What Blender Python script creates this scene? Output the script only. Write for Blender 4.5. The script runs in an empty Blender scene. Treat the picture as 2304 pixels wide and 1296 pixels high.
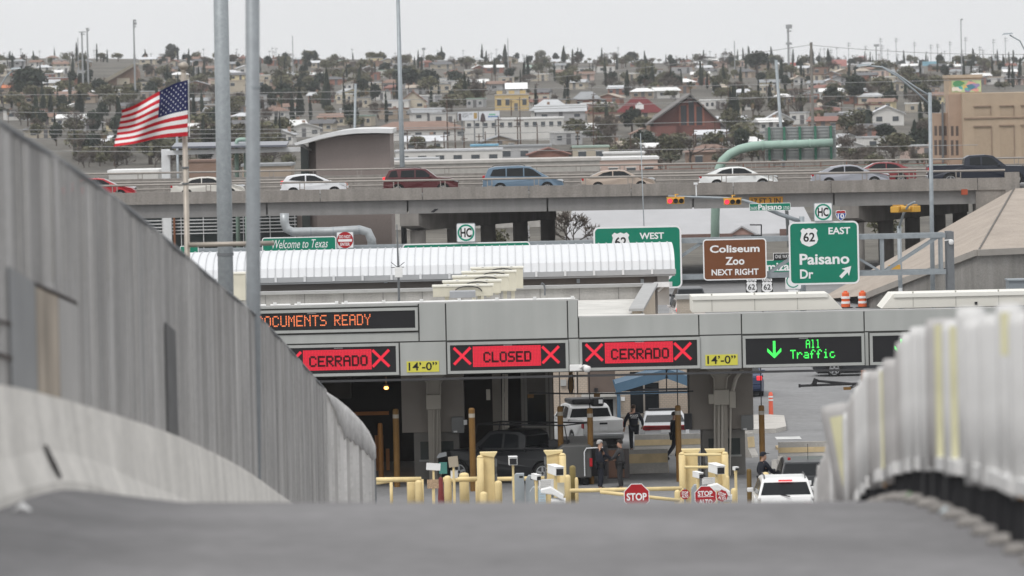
import bpy, bmesh, math, random
from mathutils import Vector, Matrix
random.seed(11)
sc = bpy.context.scene
col = sc.collection
# ------------------------------------------------------------------ camera
FPX = 13000.0; EYE = 14.5
PITCH = math.atan((648-194)/FPX); ROLL = 0.022
_f = Vector((0, math.cos(PITCH), -math.sin(PITCH)))
_u0 = Vector((0, math.sin(PITCH), math.cos(PITCH)))
_r0 = Vector((1, 0, 0))
_r = _r0*math.cos(ROLL) - _u0*math.sin(ROLL)
_u = _u0*math.cos(ROLL) + _r0*math.sin(ROLL)
CAM = Vector((0, 0, EYE))
cd = bpy.data.cameras.new('camera'); cam = bpy.data.objects.new('camera', cd); col.objects.link(cam)
cam.matrix_world = Matrix(((_r.x, _u.x, -_f.x, 0), (_r.y, _u.y, -_f.y, 0), (_r.z, _u.z, -_f.z, EYE), (0, 0, 0, 1)))
cd.sensor_width = 36.0; cd.lens = 36.0*FPX/2304; cd.clip_start = 0.5; cd.clip_end = 9000
cd.dof.use_dof = True; cd.dof.focus_distance = 255; cd.dof.aperture_fstop = 2.8
sc.camera = cam
HAZE = 0.00006
# ------------------------------------------------------------------ sky and sun (overcast)
w = bpy.data.worlds.new('World'); sc.world = w; w.use_nodes = True
nt = w.node_tree; nt.nodes.clear()
SUN_EL, SUN_AZ = math.radians(52), math.radians(215)
sky = nt.nodes.new('ShaderNodeTexSky'); sky.sky_type = 'NISHITA'; sky.sun_disc = False
sky.sun_elevation = SUN_EL; sky.sun_rotation = SUN_AZ; sky.air_density = 1.0; sky.dust_density = 3.0
hs = nt.nodes.new('ShaderNodeHueSaturation'); hs.inputs['Saturation'].default_value = 0.10
bg = nt.nodes.new('ShaderNodeBackground'); bg.inputs['Strength'].default_value = 0.098
out = nt.nodes.new('ShaderNodeOutputWorld')
# closed cloud cover: most of the clear sky replaced by even white-grey cloud, brighter overhead
wtc = nt.nodes.new('ShaderNodeTexCoord'); wsp = nt.nodes.new('ShaderNodeSeparateXYZ'); wmr = nt.nodes.new('ShaderNodeMapRange'); wmx = nt.nodes.new('ShaderNodeMix'); wmx.data_type = 'RGBA'
wtn = nt.nodes.new('ShaderNodeTexNoise'); wtn.inputs['Scale'].default_value = 9; wtn.inputs['Detail'].default_value = 5
wad = nt.nodes.new('ShaderNodeMath'); wad.operation = 'MULTIPLY_ADD'; wad.inputs[1].default_value = .12; wad.inputs[2].default_value = .96
wml = nt.nodes.new('ShaderNodeMath'); wml.operation = 'MULTIPLY'; wcc = nt.nodes.new('ShaderNodeVectorMath'); wcc.operation = 'SCALE'; wcc.inputs[0].default_value = (.975, .985, 1.0)
wmr.inputs[1].default_value = 0; wmr.inputs[2].default_value = .9; wmr.inputs[3].default_value = 9.6; wmr.inputs[4].default_value = 14.5
nt.links.new(wtc.outputs['Generated'], wsp.inputs[0]); nt.links.new(wsp.outputs['Z'], wmr.inputs[0]); nt.links.new(wtc.outputs['Generated'], wtn.inputs['Vector'])
nt.links.new(wtn.outputs['Fac'], wad.inputs[0]); nt.links.new(wad.outputs[0], wml.inputs[0]); nt.links.new(wmr.outputs[0], wml.inputs[1]); nt.links.new(wml.outputs[0], wcc.inputs['Scale'])
wmx.inputs[0].default_value = .85
nt.links.new(sky.outputs[0], hs.inputs['Color']); nt.links.new(hs.outputs[0], wmx.inputs[6]); nt.links.new(wcc.outputs[0], wmx.inputs[7])
nt.links.new(wmx.outputs[2], bg.inputs['Color']); nt.links.new(bg.outputs[0], out.inputs['Surface'])
sl = bpy.data.lights.new('sun', 'SUN'); sl.energy = 1.25; sl.angle = math.radians(14); sl.color = (1.0, 0.97, 0.93)
so = bpy.data.objects.new('sun', sl); col.objects.link(so)
sdir = Vector((math.sin(SUN_AZ)*math.cos(SUN_EL), math.cos(SUN_AZ)*math.cos(SUN_EL), math.sin(SUN_EL)))
so.rotation_euler = (-sdir).to_track_quat('-Z', 'Y').to_euler(); so.location = (0, -50, 80)
vs = sc.view_settings; vs.view_transform = 'Standard'; vs.look = 'None'; vs.exposure = 0.0; vs.gamma = 1.0
# ------------------------------------------------------------------ photo helpers: pixel of the photo + real distance -> place
def ray(px, py): return _f + _r*((px-1152)/FPX) - _u*((py-648)/FPX)
def P(px, py, Y):
    d = ray(px, py); return CAM + d*(Y/d.y)
def PX(v):
    d = Vector(v)-CAM; k = d.dot(_f)
    return 1152+FPX*d.dot(_r)/k, 648-FPX*d.dot(_u)/k
def S(Y): return Y/FPX
def R(a, b, c, d, Y):
    p = P((a+c)/2, (b+d)/2, Y); return p.x, p.z, (c-a)*S(Y), (d-b)*S(Y)
def interp(t, x):
    if x <= t[0][0]: return t[0][1]
    for (a, va), (b, vb) in zip(t, t[1:]):
        if x <= b: return va+(vb-va)*(x-a)/(b-a)
    return t[-1][1]
def smooth(t, x):
    n = len(t)
    if x <= t[0][0]: return t[0][1]
    if x >= t[-1][0]: return t[-1][1]
    for i in range(n-1):
        if x <= t[i+1][0]: break
    def sl(j):
        if j <= 0: return (t[1][1]-t[0][1])/(t[1][0]-t[0][0])
        if j >= n-1: return (t[-1][1]-t[-2][1])/(t[-1][0]-t[-2][0])
        return (t[j+1][1]-t[j-1][1])/(t[j+1][0]-t[j-1][0])
    h = t[i+1][0]-t[i][0]; s = (x-t[i][0])/h
    return ((2*s**3-3*s*s+1)*t[i][1]+(s**3-2*s*s+s)*h*sl(i)+(-2*s**3+3*s*s)*t[i+1][1]+(s**3-s*s)*h*sl(i+1))
# ------------------------------------------------------------------ materials
_mats = {}
def M(name, c, rough=.8, var=.12, scale=2.0, metal=0., spec=.35, streak=0., bump=0., emit=0., rnd=0., fine=0.):
    if name in _mats: return _mats[name]
    m = bpy.data.materials.new(name); _mats[name] = m; m.use_nodes = True
    n = m.node_tree.nodes; L = m.node_tree.links; b = n['Principled BSDF']
    b.inputs['Roughness'].default_value = rough; b.inputs['Metallic'].default_value = metal
    b.inputs['Specular IOR Level'].default_value = spec
    tc = n.new('ShaderNodeTexCoord')
    cur = None
    def mul(a, fac_out, lo, hi):
        mr = n.new('ShaderNodeMapRange'); mr.inputs[1].default_value = .3; mr.inputs[2].default_value = .7
        mr.inputs[3].default_value = lo; mr.inputs[4].default_value = hi
        L.new(fac_out, mr.inputs[0])
        mx = n.new('ShaderNodeMix'); mx.data_type = 'RGBA'; mx.blend_type = 'MULTIPLY'; mx.inputs[0].default_value = 1
        if a is None: mx.inputs[6].default_value = (*c, 1)
        else: L.new(a, mx.inputs[6])
        L.new(mr.outputs[0], mx.inputs[7]); return mx.outputs[2]
    def nz(sc_, stretch=None, det=4):
        t = n.new('ShaderNodeTexNoise'); t.inputs['Scale'].default_value = sc_; t.inputs['Detail'].default_value = det
        if stretch:
            mp = n.new('ShaderNodeMapping'); mp.inputs['Scale'].default_value = stretch
            L.new(tc.outputs['Object'], mp.inputs[0]); L.new(mp.outputs[0], t.inputs['Vector'])
        else: L.new(tc.outputs['Object'], t.inputs['Vector'])
        return t.outputs['Fac']
    if var: cur = mul(cur, nz(scale), 1-var, 1+var)
    if streak: cur = mul(cur, nz(1.6, (1.2, 1.2, .07)), 1-streak, 1+streak*.6)
    if fine: cur = mul(cur, nz(scale*14), 1-fine, 1+fine)
    if rnd:
        oi = n.new('ShaderNodeObjectInfo'); mr = n.new('ShaderNodeMapRange')
        mr.inputs[3].default_value = 1-rnd; mr.inputs[4].default_value = 1+rnd; L.new(oi.outputs['Random'], mr.inputs[0])
        mx = n.new('ShaderNodeMix'); mx.data_type = 'RGBA'; mx.blend_type = 'MULTIPLY'; mx.inputs[0].default_value = 1
        if cur is None: mx.inputs[6].default_value = (*c, 1)
        else: L.new(cur, mx.inputs[6])
        L.new(mr.outputs[0], mx.inputs[7]); cur = mx.outputs[2]
    if cur is None: b.inputs['Base Color'].default_value = (*c, 1)
    else: L.new(cur, b.inputs['Base Color'])
    if bump:
        bp = n.new('ShaderNodeBump'); bp.inputs['Strength'].default_value = bump; bp.inputs['Distance'].default_value = .05
        L.new(nz(scale*6), bp.inputs['Height']); L.new(bp.outputs[0], b.inputs['Normal'])
    if emit:
        b.inputs['Emission Strength'].default_value = emit; b.inputs['Emission Color'].default_value = (*c, 1)
    return m
def paint(name, c, var=.04): return M(name, c, rough=.28, var=var, scale=1.2, spec=.5, rnd=0)
def brick(name, c1, c2, mortar, scale):
    m = M(name, c1, .9, 0); n = m.node_tree.nodes; L = m.node_tree.links
    t = n.new('ShaderNodeTexBrick'); t.inputs['Color1'].default_value = (*c1, 1); t.inputs['Color2'].default_value = (*c2, 1)
    t.inputs['Mortar'].default_value = (*mortar, 1); t.inputs['Scale'].default_value = scale; t.inputs['Mortar Size'].default_value = .03
    tc = n.new('ShaderNodeTexCoord'); sp = n.new('ShaderNodeSeparateXYZ'); cb = n.new('ShaderNodeCombineXYZ'); ad = n.new('ShaderNodeMath')
    L.new(tc.outputs['Object'], sp.inputs[0]); L.new(sp.outputs[0], ad.inputs[0]); L.new(sp.outputs[1], ad.inputs[1])
    L.new(ad.outputs[0], cb.inputs[0]); L.new(sp.outputs[2], cb.inputs[1]); L.new(cb.outputs[0], t.inputs['Vector'])
    L.new(t.outputs['Color'], n['Principled BSDF'].inputs['Base Color']); return m
# ------------------------------------------------------------------ objects
W = {}
def setp(o, label=None, cat=None, group=None, kind=None):
    if label: o['label'] = label
    if cat: o['category'] = cat
    if group: o['group'] = group
    if kind: o['kind'] = kind
    return o
def T(name, label, cat, loc=(0, 0, 0), group=None, rz=0.):
    o = bpy.data.objects.new(name, None); col.objects.link(o); o.location = loc; o.rotation_euler = (0, 0, rz)
    o.empty_display_size = .2
    W[o.name] = Vector(loc); return setp(o, label, cat, group)
def dup(t, loc=None, rz=None, label=None, group=None, scale=None, name=None):
    r = t.copy(); col.objects.link(r)
    if loc is not None: r.location = loc; W[r.name] = Vector(loc)
    if rz is not None: r.rotation_euler = (0, 0, rz)
    if scale is not None: r.scale = scale
    if label: r['label'] = label
    if group: r['group'] = group
    for ch in t.children:
        c = ch.copy(); col.objects.link(c); c.parent = r; W[c.name] = W.get(r.name, Vector())
        for g in ch.children:
            d = g.copy(); col.objects.link(d); d.parent = c
    return r
class MB:
    def __init__(s): s.v = []; s.f = []; s.m = []
    def add(s, vs, fs, mi=0):
        o = len(s.v); s.v += [tuple(v) for v in vs]; s.f += [tuple(i+o for i in f) for f in fs]; s.m += [mi]*len(fs); return s
    def box(s, c, d, rz=0., mi=0, rx=0., ry=0.):
        m = Matrix.Rotation(rz, 3, 'Z') @ Matrix.Rotation(ry, 3, 'Y') @ Matrix.Rotation(rx, 3, 'X')
        vs = [Vector(c)+m @ Vector((d[0]/2*a, d[1]/2*b, d[2]/2*e)) for a in (-1, 1) for b in (-1, 1) for e in (-1, 1)]
        return s.add(vs, [(0, 1, 3, 2), (4, 6, 7, 5), (0, 4, 5, 1), (2, 3, 7, 6), (0, 2, 6, 4), (1, 5, 7, 3)], mi)
    def bx(s, x0, x1, y0, y1, z0, z1, mi=0): return s.box(((x0+x1)/2, (y0+y1)/2, (z0+z1)/2), (abs(x1-x0), abs(y1-y0), abs(z1-z0)), mi=mi)
    def beam(s, p, q, w_, h_, mi=0):
        p, q = Vector(p), Vector(q); d = (q-p); L = d.length
        if L < 1e-6: return s
        d /= L; up = Vector((0, 0, 1)) if abs(d.z) < .95 else Vector((0, 1, 0))
        a = d.cross(up).normalized(); b = a.cross(d)
        vs = [e+a*(w_/2*i)+b*(h_/2*j) for e in (p, q) for (i, j) in ((-1, -1), (1, -1), (1, 1), (-1, 1))]
        return s.add(vs, [(3, 2, 1, 0), (4, 5, 6, 7), (0, 1, 5, 4), (1, 2, 6, 5), (2, 3, 7, 6), (3, 0, 4, 7)], mi)
    def tube(s, pts, r, n=10, mi=0, cap=True):
        pts = [Vector(p) for p in pts]; rs = r if isinstance(r, (list, tuple)) else [r]*len(pts)
        vs = []; prev = None
        for i, p in enumerate(pts):
            d = (pts[min(i+1, len(pts)-1)]-pts[max(i-1, 0)]).normalized()
            if prev is None:
                a = d.cross(Vector((0, 0, 1)) if abs(d.z) < .95 else Vector((0, 1, 0))).normalized()
            else:
                a = prev-d*prev.dot(d); a.normalize()
            prev = a; b = d.cross(a)
            vs += [p+(a*math.cos(t)+b*math.sin(t))*rs[i] for t in (2*math.pi*k/n for k in range(n))]
        fs = [(i*n+k, i*n+(k+1) % n, (i+1)*n+(k+1) % n, (i+1)*n+k) for i in range(len(pts)-1) for k in range(n)]
        if cap: fs += [tuple(range(n-1, -1, -1)), tuple((len(pts)-1)*n+k for k in range(n))]
        return s.add(vs, fs, mi)
    def prism(s, poly, y0, y1, mi=0, axis='y'):
        # poly of (a, b): axis y -> (x, z) extruded in y; axis x -> (y, z) extruded in x; axis z -> (x, y) extruded in z
        n = len(poly)
        def v(a, b, t): return {'y': (a, t, b), 'x': (t, a, b), 'z': (a, b, t)}[axis]
        vs = [v(a, b, y0) for a, b in poly]+[v(a, b, y1) for a, b in poly]
        return s.add(vs, [tuple(range(n)), tuple(range(2*n-1, n-1, -1))]+[(i, i+n, (i+1) % n+n, (i+1) % n) for i in range(n)], mi)
    def quad(s, a, b, c, d, mi=0): return s.add([a, b, c, d], [(0, 1, 2, 3)], mi)
    def lathe(s, prof, c=(0, 0, 0), n=16, mi=0):
        vs = []; c = Vector(c)
        for r, z in prof: vs += [c+Vector((r*math.cos(2*math.pi*k/n), r*math.sin(2*math.pi*k/n), z)) for k in range(n)]
        fs = [(i*n+k, i*n+(k+1) % n, (i+1)*n+(k+1) % n, (i+1)*n+k) for i in range(len(prof)-1) for k in range(n)]
        fs += [tuple(range(n-1, -1, -1)), tuple((len(prof)-1)*n+k for k in range(n))]
        return s.add(vs, fs, mi)
    def build(s, name, mat, parent=None, local=False, bevel=0., smooth=False, label=None, seg=2, fix=True):
        off = W.get(parent.name, Vector()) if (parent is not None and not local) else Vector()
        me = bpy.data.meshes.new(name)
        me.from_pydata([tuple(Vector(v)-off) for v in s.v], [], s.f)
        for m in (mat if isinstance(mat, (list, tuple)) else [mat]): me.materials.append(m)
        if isinstance(mat, (list, tuple)): me.polygons.foreach_set('material_index', s.m)
        if fix:
            bm = bmesh.new(); bm.from_mesh(me); bmesh.ops.recalc_face_normals(bm, faces=bm.faces); bm.to_mesh(me); bm.free()
        if smooth: me.polygons.foreach_set('use_smooth', [True]*len(me.polygons))
        o = bpy.data.objects.new(name, me); col.objects.link(o)
        if parent is not None: o.parent = parent
        W[o.name] = off.copy()
        if bevel:
            b = o.modifiers.new('bevel', 'BEVEL'); b.width = bevel; b.segments = seg; b.limit_method = 'ANGLE'; b.angle_limit = math.radians(35)
            b.harden_normals = False
        if label: o['label'] = label
        return o
def single(mb, name, mat, label, cat, group=None, **k):
    o = mb.build(name, mat, **k); return setp(o, label, cat, group)
def structure(mb, name, mat, **k):
    o = mb.build(name, mat, **k); o['kind'] = 'structure'; return o
# lettering: outline text turned to flat mesh, fitted to a box (x0,z0,w,h) at depth y
_tc = {}
def glyphs(s, bold=.0, shear=0.):
    k = (s, bold, shear)
    if k in _tc: return _tc[k]
    c = bpy.data.curves.new('t', 'FONT'); c.body = s; c.offset = bold; c.shear = shear; c.resolution_u = 3; c.fill_mode = 'FRONT'
    o = bpy.data.objects.new('t', c); col.objects.link(o)
    dg = bpy.context.evaluated_depsgraph_get(); me = bpy.data.meshes.new_from_object(o.evaluated_get(dg))
    vs = [tuple(v.co) for v in me.vertices]; fs = [tuple(p.vertices) for p in me.polygons]
    bpy.data.objects.remove(o); bpy.data.curves.remove(c); bpy.data.meshes.remove(me)
    x0 = min(v[0] for v in vs); x1 = max(v[0] for v in vs); y0 = min(v[1] for v in vs); y1 = max(v[1] for v in vs)
    vs = [((v[0]-x0)/(x1-x0), (v[1]-y0)/(y1-y0)) for v in vs]
    _tc[k] = (vs, fs); return _tc[k]
def text(mb, s, x0, z0, w_, h_, y, bold=.025, shear=0., rot=0., mi=0):
    vs, fs = glyphs(s, bold, shear); cx, cz = x0+w_/2, z0+h_/2; ca, sa = math.cos(rot), math.sin(rot)
    out_ = []
    for a, b in vs:
        dx, dz = (a-.5)*w_, (b-.5)*h_
        out_.append((cx+dx*ca-dz*sa, y, cz+dx*sa+dz*ca))
    mb.add(out_, fs, mi); return mb
_F = """H 10001 10001 10001 11111 10001 10001 10001
A 01110 10001 10001 11111 10001 10001 10001
C 01110 10001 10000 10000 10000 10001 01110
D 11110 10001 10001 10001 10001 10001 11110
E 11111 10000 10000 11110 10000 10000 11111
M 10001 11011 10101 10101 10001 10001 10001
N 10001 11001 10101 10011 10001 10001 10001
O 01110 10001 10001 10001 10001 10001 01110
R 11110 10001 10001 11110 10100 10010 10001
S 01111 10000 10000 01110 00001 00001 11110
T 11111 00100 00100 00100 00100 00100 00100
U 10001 10001 10001 10001 10001 10001 01110
V 10001 10001 10001 10001 10001 01010 00100
Y 10001 10001 01010 00100 00100 00100 00100
L 10000 10000 10000 10000 10000 10000 11111
l 01100 00100 00100 00100 00100 00100 01110
r 00000 00000 10110 11001 10000 10000 10000
a 00000 00000 01110 00001 01111 10001 01111
f 00110 01001 01000 11100 01000 01000 01000
i 00100 00000 01100 00100 00100 00100 01110
c 00000 00000 01110 10000 10000 10001 01110"""
DOT = {l[0]: l[2:].split() for l in _F.split('\n')}
def dots(mb, s, x0, z0, w_, h_, y, fill=.7, mi=0):
    cw = w_/(len(s)*6-1); ch = h_/7
    for i, c in enumerate(s):
        if c == ' ': continue
        for r_, row in enumerate(DOT[c]):
            for k, b in enumerate(row):
                if b == '1':
                    cx = x0+(i*6+k+.5)*cw; cz = z0+h_-(r_+.5)*ch
                    mb.add([(cx-cw*fill/2, y, cz-ch*fill/2), (cx+cw*fill/2, y, cz-ch*fill/2), (cx+cw*fill/2, y, cz+ch*fill/2), (cx-cw*fill/2, y, cz+ch*fill/2)], [(0, 1, 2, 3)], mi)
    return mb
def rrect(x, z, w_, h_, r, n=5):
    pts = []
    for cx, cz, a0 in ((x+w_/2-r, z+h_/2-r, 0), (x-w_/2+r, z+h_/2-r, 90), (x-w_/2+r, z-h_/2+r, 180), (x+w_/2-r, z-h_/2+r, 270)):
        for k in range(n+1):
            a = math.radians(a0+90*k/n); pts.append((cx+r*math.cos(a), cz+r*math.sin(a)))
    return pts
def disc(x, z, r, n=24): return [(x+r*math.cos(2*math.pi*k/n), z+r*math.sin(2*math.pi*k/n)) for k in range(n)]
def ring(mb, x, z, r0, r1, y, n=28, mi=0):
    a = disc(x, z, r0, n); b = disc(x, z, r1, n)
    mb.add([(p[0], y, p[1]) for p in a+b], [(i, (i+1) % n, (i+1) % n+n, i+n) for i in range(n)], mi)
def flat(mb, poly, y, mi=0): mb.add([(a, y, b) for a, b in poly], [tuple(range(len(poly)))], mi)
# terrain: level port and valley floor, then the town's hillside
ZG = [(-100, -.3), (150, -.05), (215, 0), (280, .25), (345, .8), (400, 1.0), (700, .6), (980, .4), (1200, 4.7), (1450, 9.4), (1800, 15.0), (2200, 21.1), (2600, 25.4), (3000, 27.6), (3600, 28), (5200, 20)]
def zg(Y): return smooth(ZG, Y)
ROADZ = [(-40, -2.2), (0, -2.3), (20, -2.55), (30, -2.83), (36, -3.06), (40, -3.2), (46, -3.41), (51, -3.67), (57.7, -4.26), (60.7, -4.57), (75, -5.92), (120, -10.15), (155, -13.3), (168, -14.25), (178, -14.52)]
def tilt(x, Y): return -.03*x*min(1, max(0, (Y-1100)/1300)) if abs(x) < 420 else -.03*math.copysign(420, x)*min(1, max(0, (Y-1100)/1300))
def zroad(Y, X=0.): return EYE+smooth(ROADZ, Y)+(-.02*X+.12*max(0, -X-3))*(1-min(1, max(0, (Y-100)/60)))
def Yat(px, py):   # distance at which the sight line through a photo pixel meets the ground
    for k in range(2000):
        Y = 175*1.0025**k
        if P(px, py, Y).z <= zg(Y): return Y
    return 4000
# ------------------------------------------------------------------ shared materials
concrete = M('concrete', (.30, .285, .265), .9, .14, .9, streak=.22, fine=.08, bump=.15)
concrete_pale = M('pale_concrete', (.47, .45, .42), .9, .10, 1.2, streak=.10, fine=.08, bump=.2)
asphalt = M('asphalt', (.16, .16, .162), .9, .16, .35, fine=.12)
galv = M('galvanised_steel', (.30, .33, .35), .5, .10, 4., metal=.35, fine=.14)
galv_dark = M('weathered_steel', (.17, .18, .19), .6, .10, 3., metal=.3)
steel_white = M('white_painted_steel', (.72, .73, .74), .45, .06)
white = M('white_paint', (.78, .78, .77), .45, .05)
offwhite = M('off_white_panel', (.72, .70, .64), .5, .04, .8)
cream = M('cream_metal', (.60, .57, .47), .5, .07, 1.5, streak=.08)
yellow = M('pale_yellow_paint', (.74, .585, .30), .5, .10, 2.5, streak=.12)
amber = M('dark_amber_paint', (.17, .088, .02), .6, .15, 2.)  # canopy shade over the lane posts put into this darker amber
black = M('black_plastic', (.015, .015, .017), .5, .1)
dark = M('dark_grey_metal', (.05, .05, .053), .6, .1)
glass = M('dark_glass', (.012, .014, .016), .07, 0, spec=.22)
glass_g = M('tinted_glass', (.05, .06, .058), .06, 0, spec=.35)
rubber = M('tyre_rubber', (.02, .02, .02), .85, .1)
chrome = M('rim_alloy', (.45, .46, .47), .3, 0, metal=.8)
wood = M('wood_pole', (.09, .055, .04), .9, .2, 3.)
fascia = M('grey_fascia_panel', (.39, .40, .385), .55, .05, .5, streak=.07)
joint = M('dark_panel_joint', (.09, .09, .085), .8, 0)
screen = M('black_led_screen', (.012, .012, .014), .45, 0)
redled = M('red_led', (.85, .016, .05), .5, .0, emit=.92)
redled.node_tree.nodes['Principled BSDF'].inputs['Base Color'].default_value = (.1, .01, .01, 1)
orangeled = M('orange_led', (.9, .22, .08), .5, 0, emit=.8)
greenled = M('green_led', (.05, .80, .10), .5, 0, emit=.9)
ledletter = M('unlit_led', (.05, .008, .010), .6, 0)
tan = M('tan_stucco', (.27, .245, .22), .9, .06, 1.2)
sign_green = M('sign_green', (.0, .19, .115), .4, .03)
sign_white = M('sign_white', (.80, .80, .80), .4, .02)
sign_brown = M('sign_brown', (.17, .06, .022), .4, .03)
sign_red = M('sign_red', (.38, .012, .018), .4, .05)
sign_yellow = M('sign_yellow', (.62, .58, .08), .4, .03)
sign_blue = M('sign_blue', (.02, .07, .30), .4, .03)
sign_black = M('sign_black', (.012, .012, .012), .5, 0)
signal_yellow = M('signal_yellow', (.58, .32, .05), .5, .06)
orange = M('orange_plastic', (.72, .13, .04), .5, .06)
# ------------------------------------------------------------------ ground
mb = MB()
xs = [-1500, -900, -500, -420, -330]+list(range(-280, 300, 20))+[330, 420, 500, 900, 1500]
ys = [-100, 0, 100, 150, 180, 215, 250, 280, 310, 345, 400, 500, 700, 850, 980]+list(range(1040, 2700, 40))+list(range(2700, 5200, 200))
for Y in ys:
    for X in xs:
        z = zg(Y)
        if Y > 1000: z += 1.2*math.sin(X*.021+Y*.013)*math.sin(Y*.017+1)-.6+tilt(X, Y)
        mb.v.append((X, Y, z))
nx = len(xs)
for j in range(len(ys)-1):
    for i in range(nx-1):
        mb.f.append((j*nx+i, j*nx+i+1, (j+1)*nx+i+1, (j+1)*nx+i)); mb.m.append(0)
earth = M('dry_earth', (.098, .09, .076), .95, .35, .03, fine=.3)
structure(mb, 'ground', earth, smooth=True)
def sheet(name, x0, x1, y0, y1, lift, mat, step=8):
    m = MB(); n = max(1, int((y1-y0)/step)); m.v = []
    for k in range(n+1):
        Y = y0+(y1-y0)*k/n
        m.v += [(x0, Y, zg(Y)+lift), (x1, Y, zg(Y)+lift)]
    for k in range(n): m.f.append((2*k, 2*k+1, 2*k+3, 2*k+2)); m.m.append(0)
    return structure(m, name, mat)
sheet('pavement', -60, 90, 172, 420, .02, M('worn_asphalt', (.21, .21, .212), .9, .14, .25, fine=.12))
# bridge roadway coming down to the port
mb = MB(); Ys = [-40+2*k for k in range(110)]; XL, XR = -4.9, 16.
for Y in Ys:
    mb.v += [(XL, Y, -1), (XL, Y, zroad(Y, XL)), (-3., Y, zroad(Y, -3.)), (XR, Y, zroad(Y, XR)), (XR, Y, -1)]
for k in range(len(Ys)-1):
    for i in range(4): mb.f.append((5*k+i, 5*k+i+1, 5*k+i+6, 5*k+i+5)); mb.m.append(0)
mb.f.append((0, 1, 2, 3, 4)); mb.m.append(0)
road_m = M('bridge_asphalt', (.168, .164, .167), .92, .20, .3, fine=.18, bump=.2)
structure(mb, 'road', road_m)
# left jersey barrier
BT = [(24, -.95), (30, -1.3), (39, -1.87), (47.4, -2.38), (62.9, -3.57), (72.3, -4.35), (87, -5.68), (101.5, -7.13), (120, -8.95), (136, -10.4)]
t = T('concrete_barrier', 'long pale concrete barrier with rust streaks at foot of tall grey fence', 'barrier', (-4.2, 60, 9))
mb = MB(); prev = None; k = 0; Y = 24.
prof = [(.25, 0), (.25, .09), (.16, .36), (.10, 1), (-.10, 1), (-.16, .36), (-.25, .09), (-.25, 0)]
rows = []
while Y <= 136:
    zt = EYE+smooth(BT, Y); zb = zroad(Y, -4.2)-.05; h = zt-zb
    wob = .008*math.sin(Y*1.7)
    rows.append([(-4.2+a+wob, Y, zb+(b if b < .5 else h)*(1 if b < .5 else 1)) for a, b in prof]); Y += 1.6
for r_ in rows: mb.v += r_
n = len(prof)
for j in range(len(rows)-1):
    for i in range(n-1): mb.f.append((j*n+i, j*n+i+1, (j+1)*n+i+1, (j+1)*n+i)); mb.m.append(0)
mb.f += [tuple(range(n)), tuple((len(rows)-1)*n+i for i in range(n))]; mb.m += [0, 0]
cb = M('stained_pale_concrete', (.66, .635, .595), .9, .12, .8, streak=.12, fine=.12, bump=.3)
mb.build('barrier_wall', cb, t)
mb = MB()
sc_pts = [(103, 1000, 4), (108, 1014, 9), (116, 1031, 11), (125, 1050, 11), (134, 1068, 8), (138, 1076, 3)]
L_ = []; R_ = []
for px, py, wpx in sc_pts:
    for dst, q in ((L_, px-wpx/2), (R_, px+wpx/2)):
        for k in range(900):
            Yq = 40+k*.03; v = P(q, py, Yq); hh = v.z-zroad(Yq, -4.2)+.05; ht_ = EYE+smooth(BT, Yq)-zroad(Yq, -4.2)+.05
            xx = -4.2+.10+.06*(1-min(1, max(0, (hh-.36)/(ht_-.36))))+(.09*(.36-hh)/.27 if hh < .36 else 0)+.02
            if v.x <= xx: break
        dst.append((v.x, v.y, v.z))
for i in range(len(L_)-1): mb.add([L_[i], R_[i], R_[i+1], L_[i+1]], [(0, 1, 2, 3)])
mb.build('tyre_scrape', M('black_rubber_mark', (.03, .025, .025), .9, .2), t)
# left fence
FT = [(24, 1.5), (36, .75), (43, .30), (49.7, -.16), (60.9, -.868), (71.8, -1.665), (87.3, -2.88), (104.2, -4.2), (120, -5.6), (136, -7.05)]
t = T('screened_fence', 'tall grey chain link fence with close vertical slats above the left barrier', 'fence', (-4.45, 90, 8))
mb = MB(); posts = MB(); rail = MB(); Y = 26.; k = 0; rp = []; rng = random.Random(3)
while Y < 136:
    zt = EYE+smooth(FT, Y); zb = EYE+smooth(BT, Y)-.25
    x = -4.46+rng.uniform(-.012, .012)+.02*math.sin(Y*.8)
    if rng.random() < .05: zt -= rng.uniform(0, .02)
    mb.box((x, Y, (zt+zb)/2), (.012, .125, zt-zb), rz=rng.uniform(-.10, .10)+.10, mi=rng.choice((0, 0, 0, 0, 1, 1, 2)))
    if k % 22 == 0: posts = MB(); posts.tube([(-4.52, Y, zb-.3), (-4.52, Y, zt+.04)], .04, 8); posts.build('post', galv_dark, t)
    if k % 8 == 0: rp.append((-4.46, Y, zt+.0))
    Y += .12; k += 1
rail.tube(rp, .03, 6)
fm = [M('fence_slat', (.45, .442, .435), .75, .10, .8, streak=.25, fine=.10), M('fence_slat_pale', (.50, .492, .485), .75, .12, .7, streak=.2), M('fence_slat_dark', (.37, .362, .355), .75, .12, .9, streak=.2)]
mb.build('slat_panel', fm, t); rail.build('top_rail', galv_dark, t)
def patch(name, mat, pts):  # sheet fixed on the face of the fence, corners given along the fence
    m = MB()
    vs = []
    for px, py in pts:
        d = -4.40/((px-1152)/FPX) ; v = P(px, py, d); vs += [(-4.40, v.y, v.z)]
    vs += [(-4.425, v[1], v[2]) for v in vs]
    n_ = len(pts); m.add(vs, [tuple(range(n_)), tuple(range(2*n_-1, n_-1, -1))]+[(i, (i+1) % n_, (i+1) % n_+n_, i+n_) for i in range(n_)])
    return m.build(name, mat, t)
patch('plywood_sheet', M('weathered_plywood', (.33, .285, .235), .9, .2, 1.0, streak=.3), [(80, 640), (130, 662), (130, 912), (80, 895)])
patch('metal_sheet', M('dull_sheet_metal', (.36, .35, .34), .6, .08, 1.), [(131, 662), (174, 684), (174, 925), (131, 912)])
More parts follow.
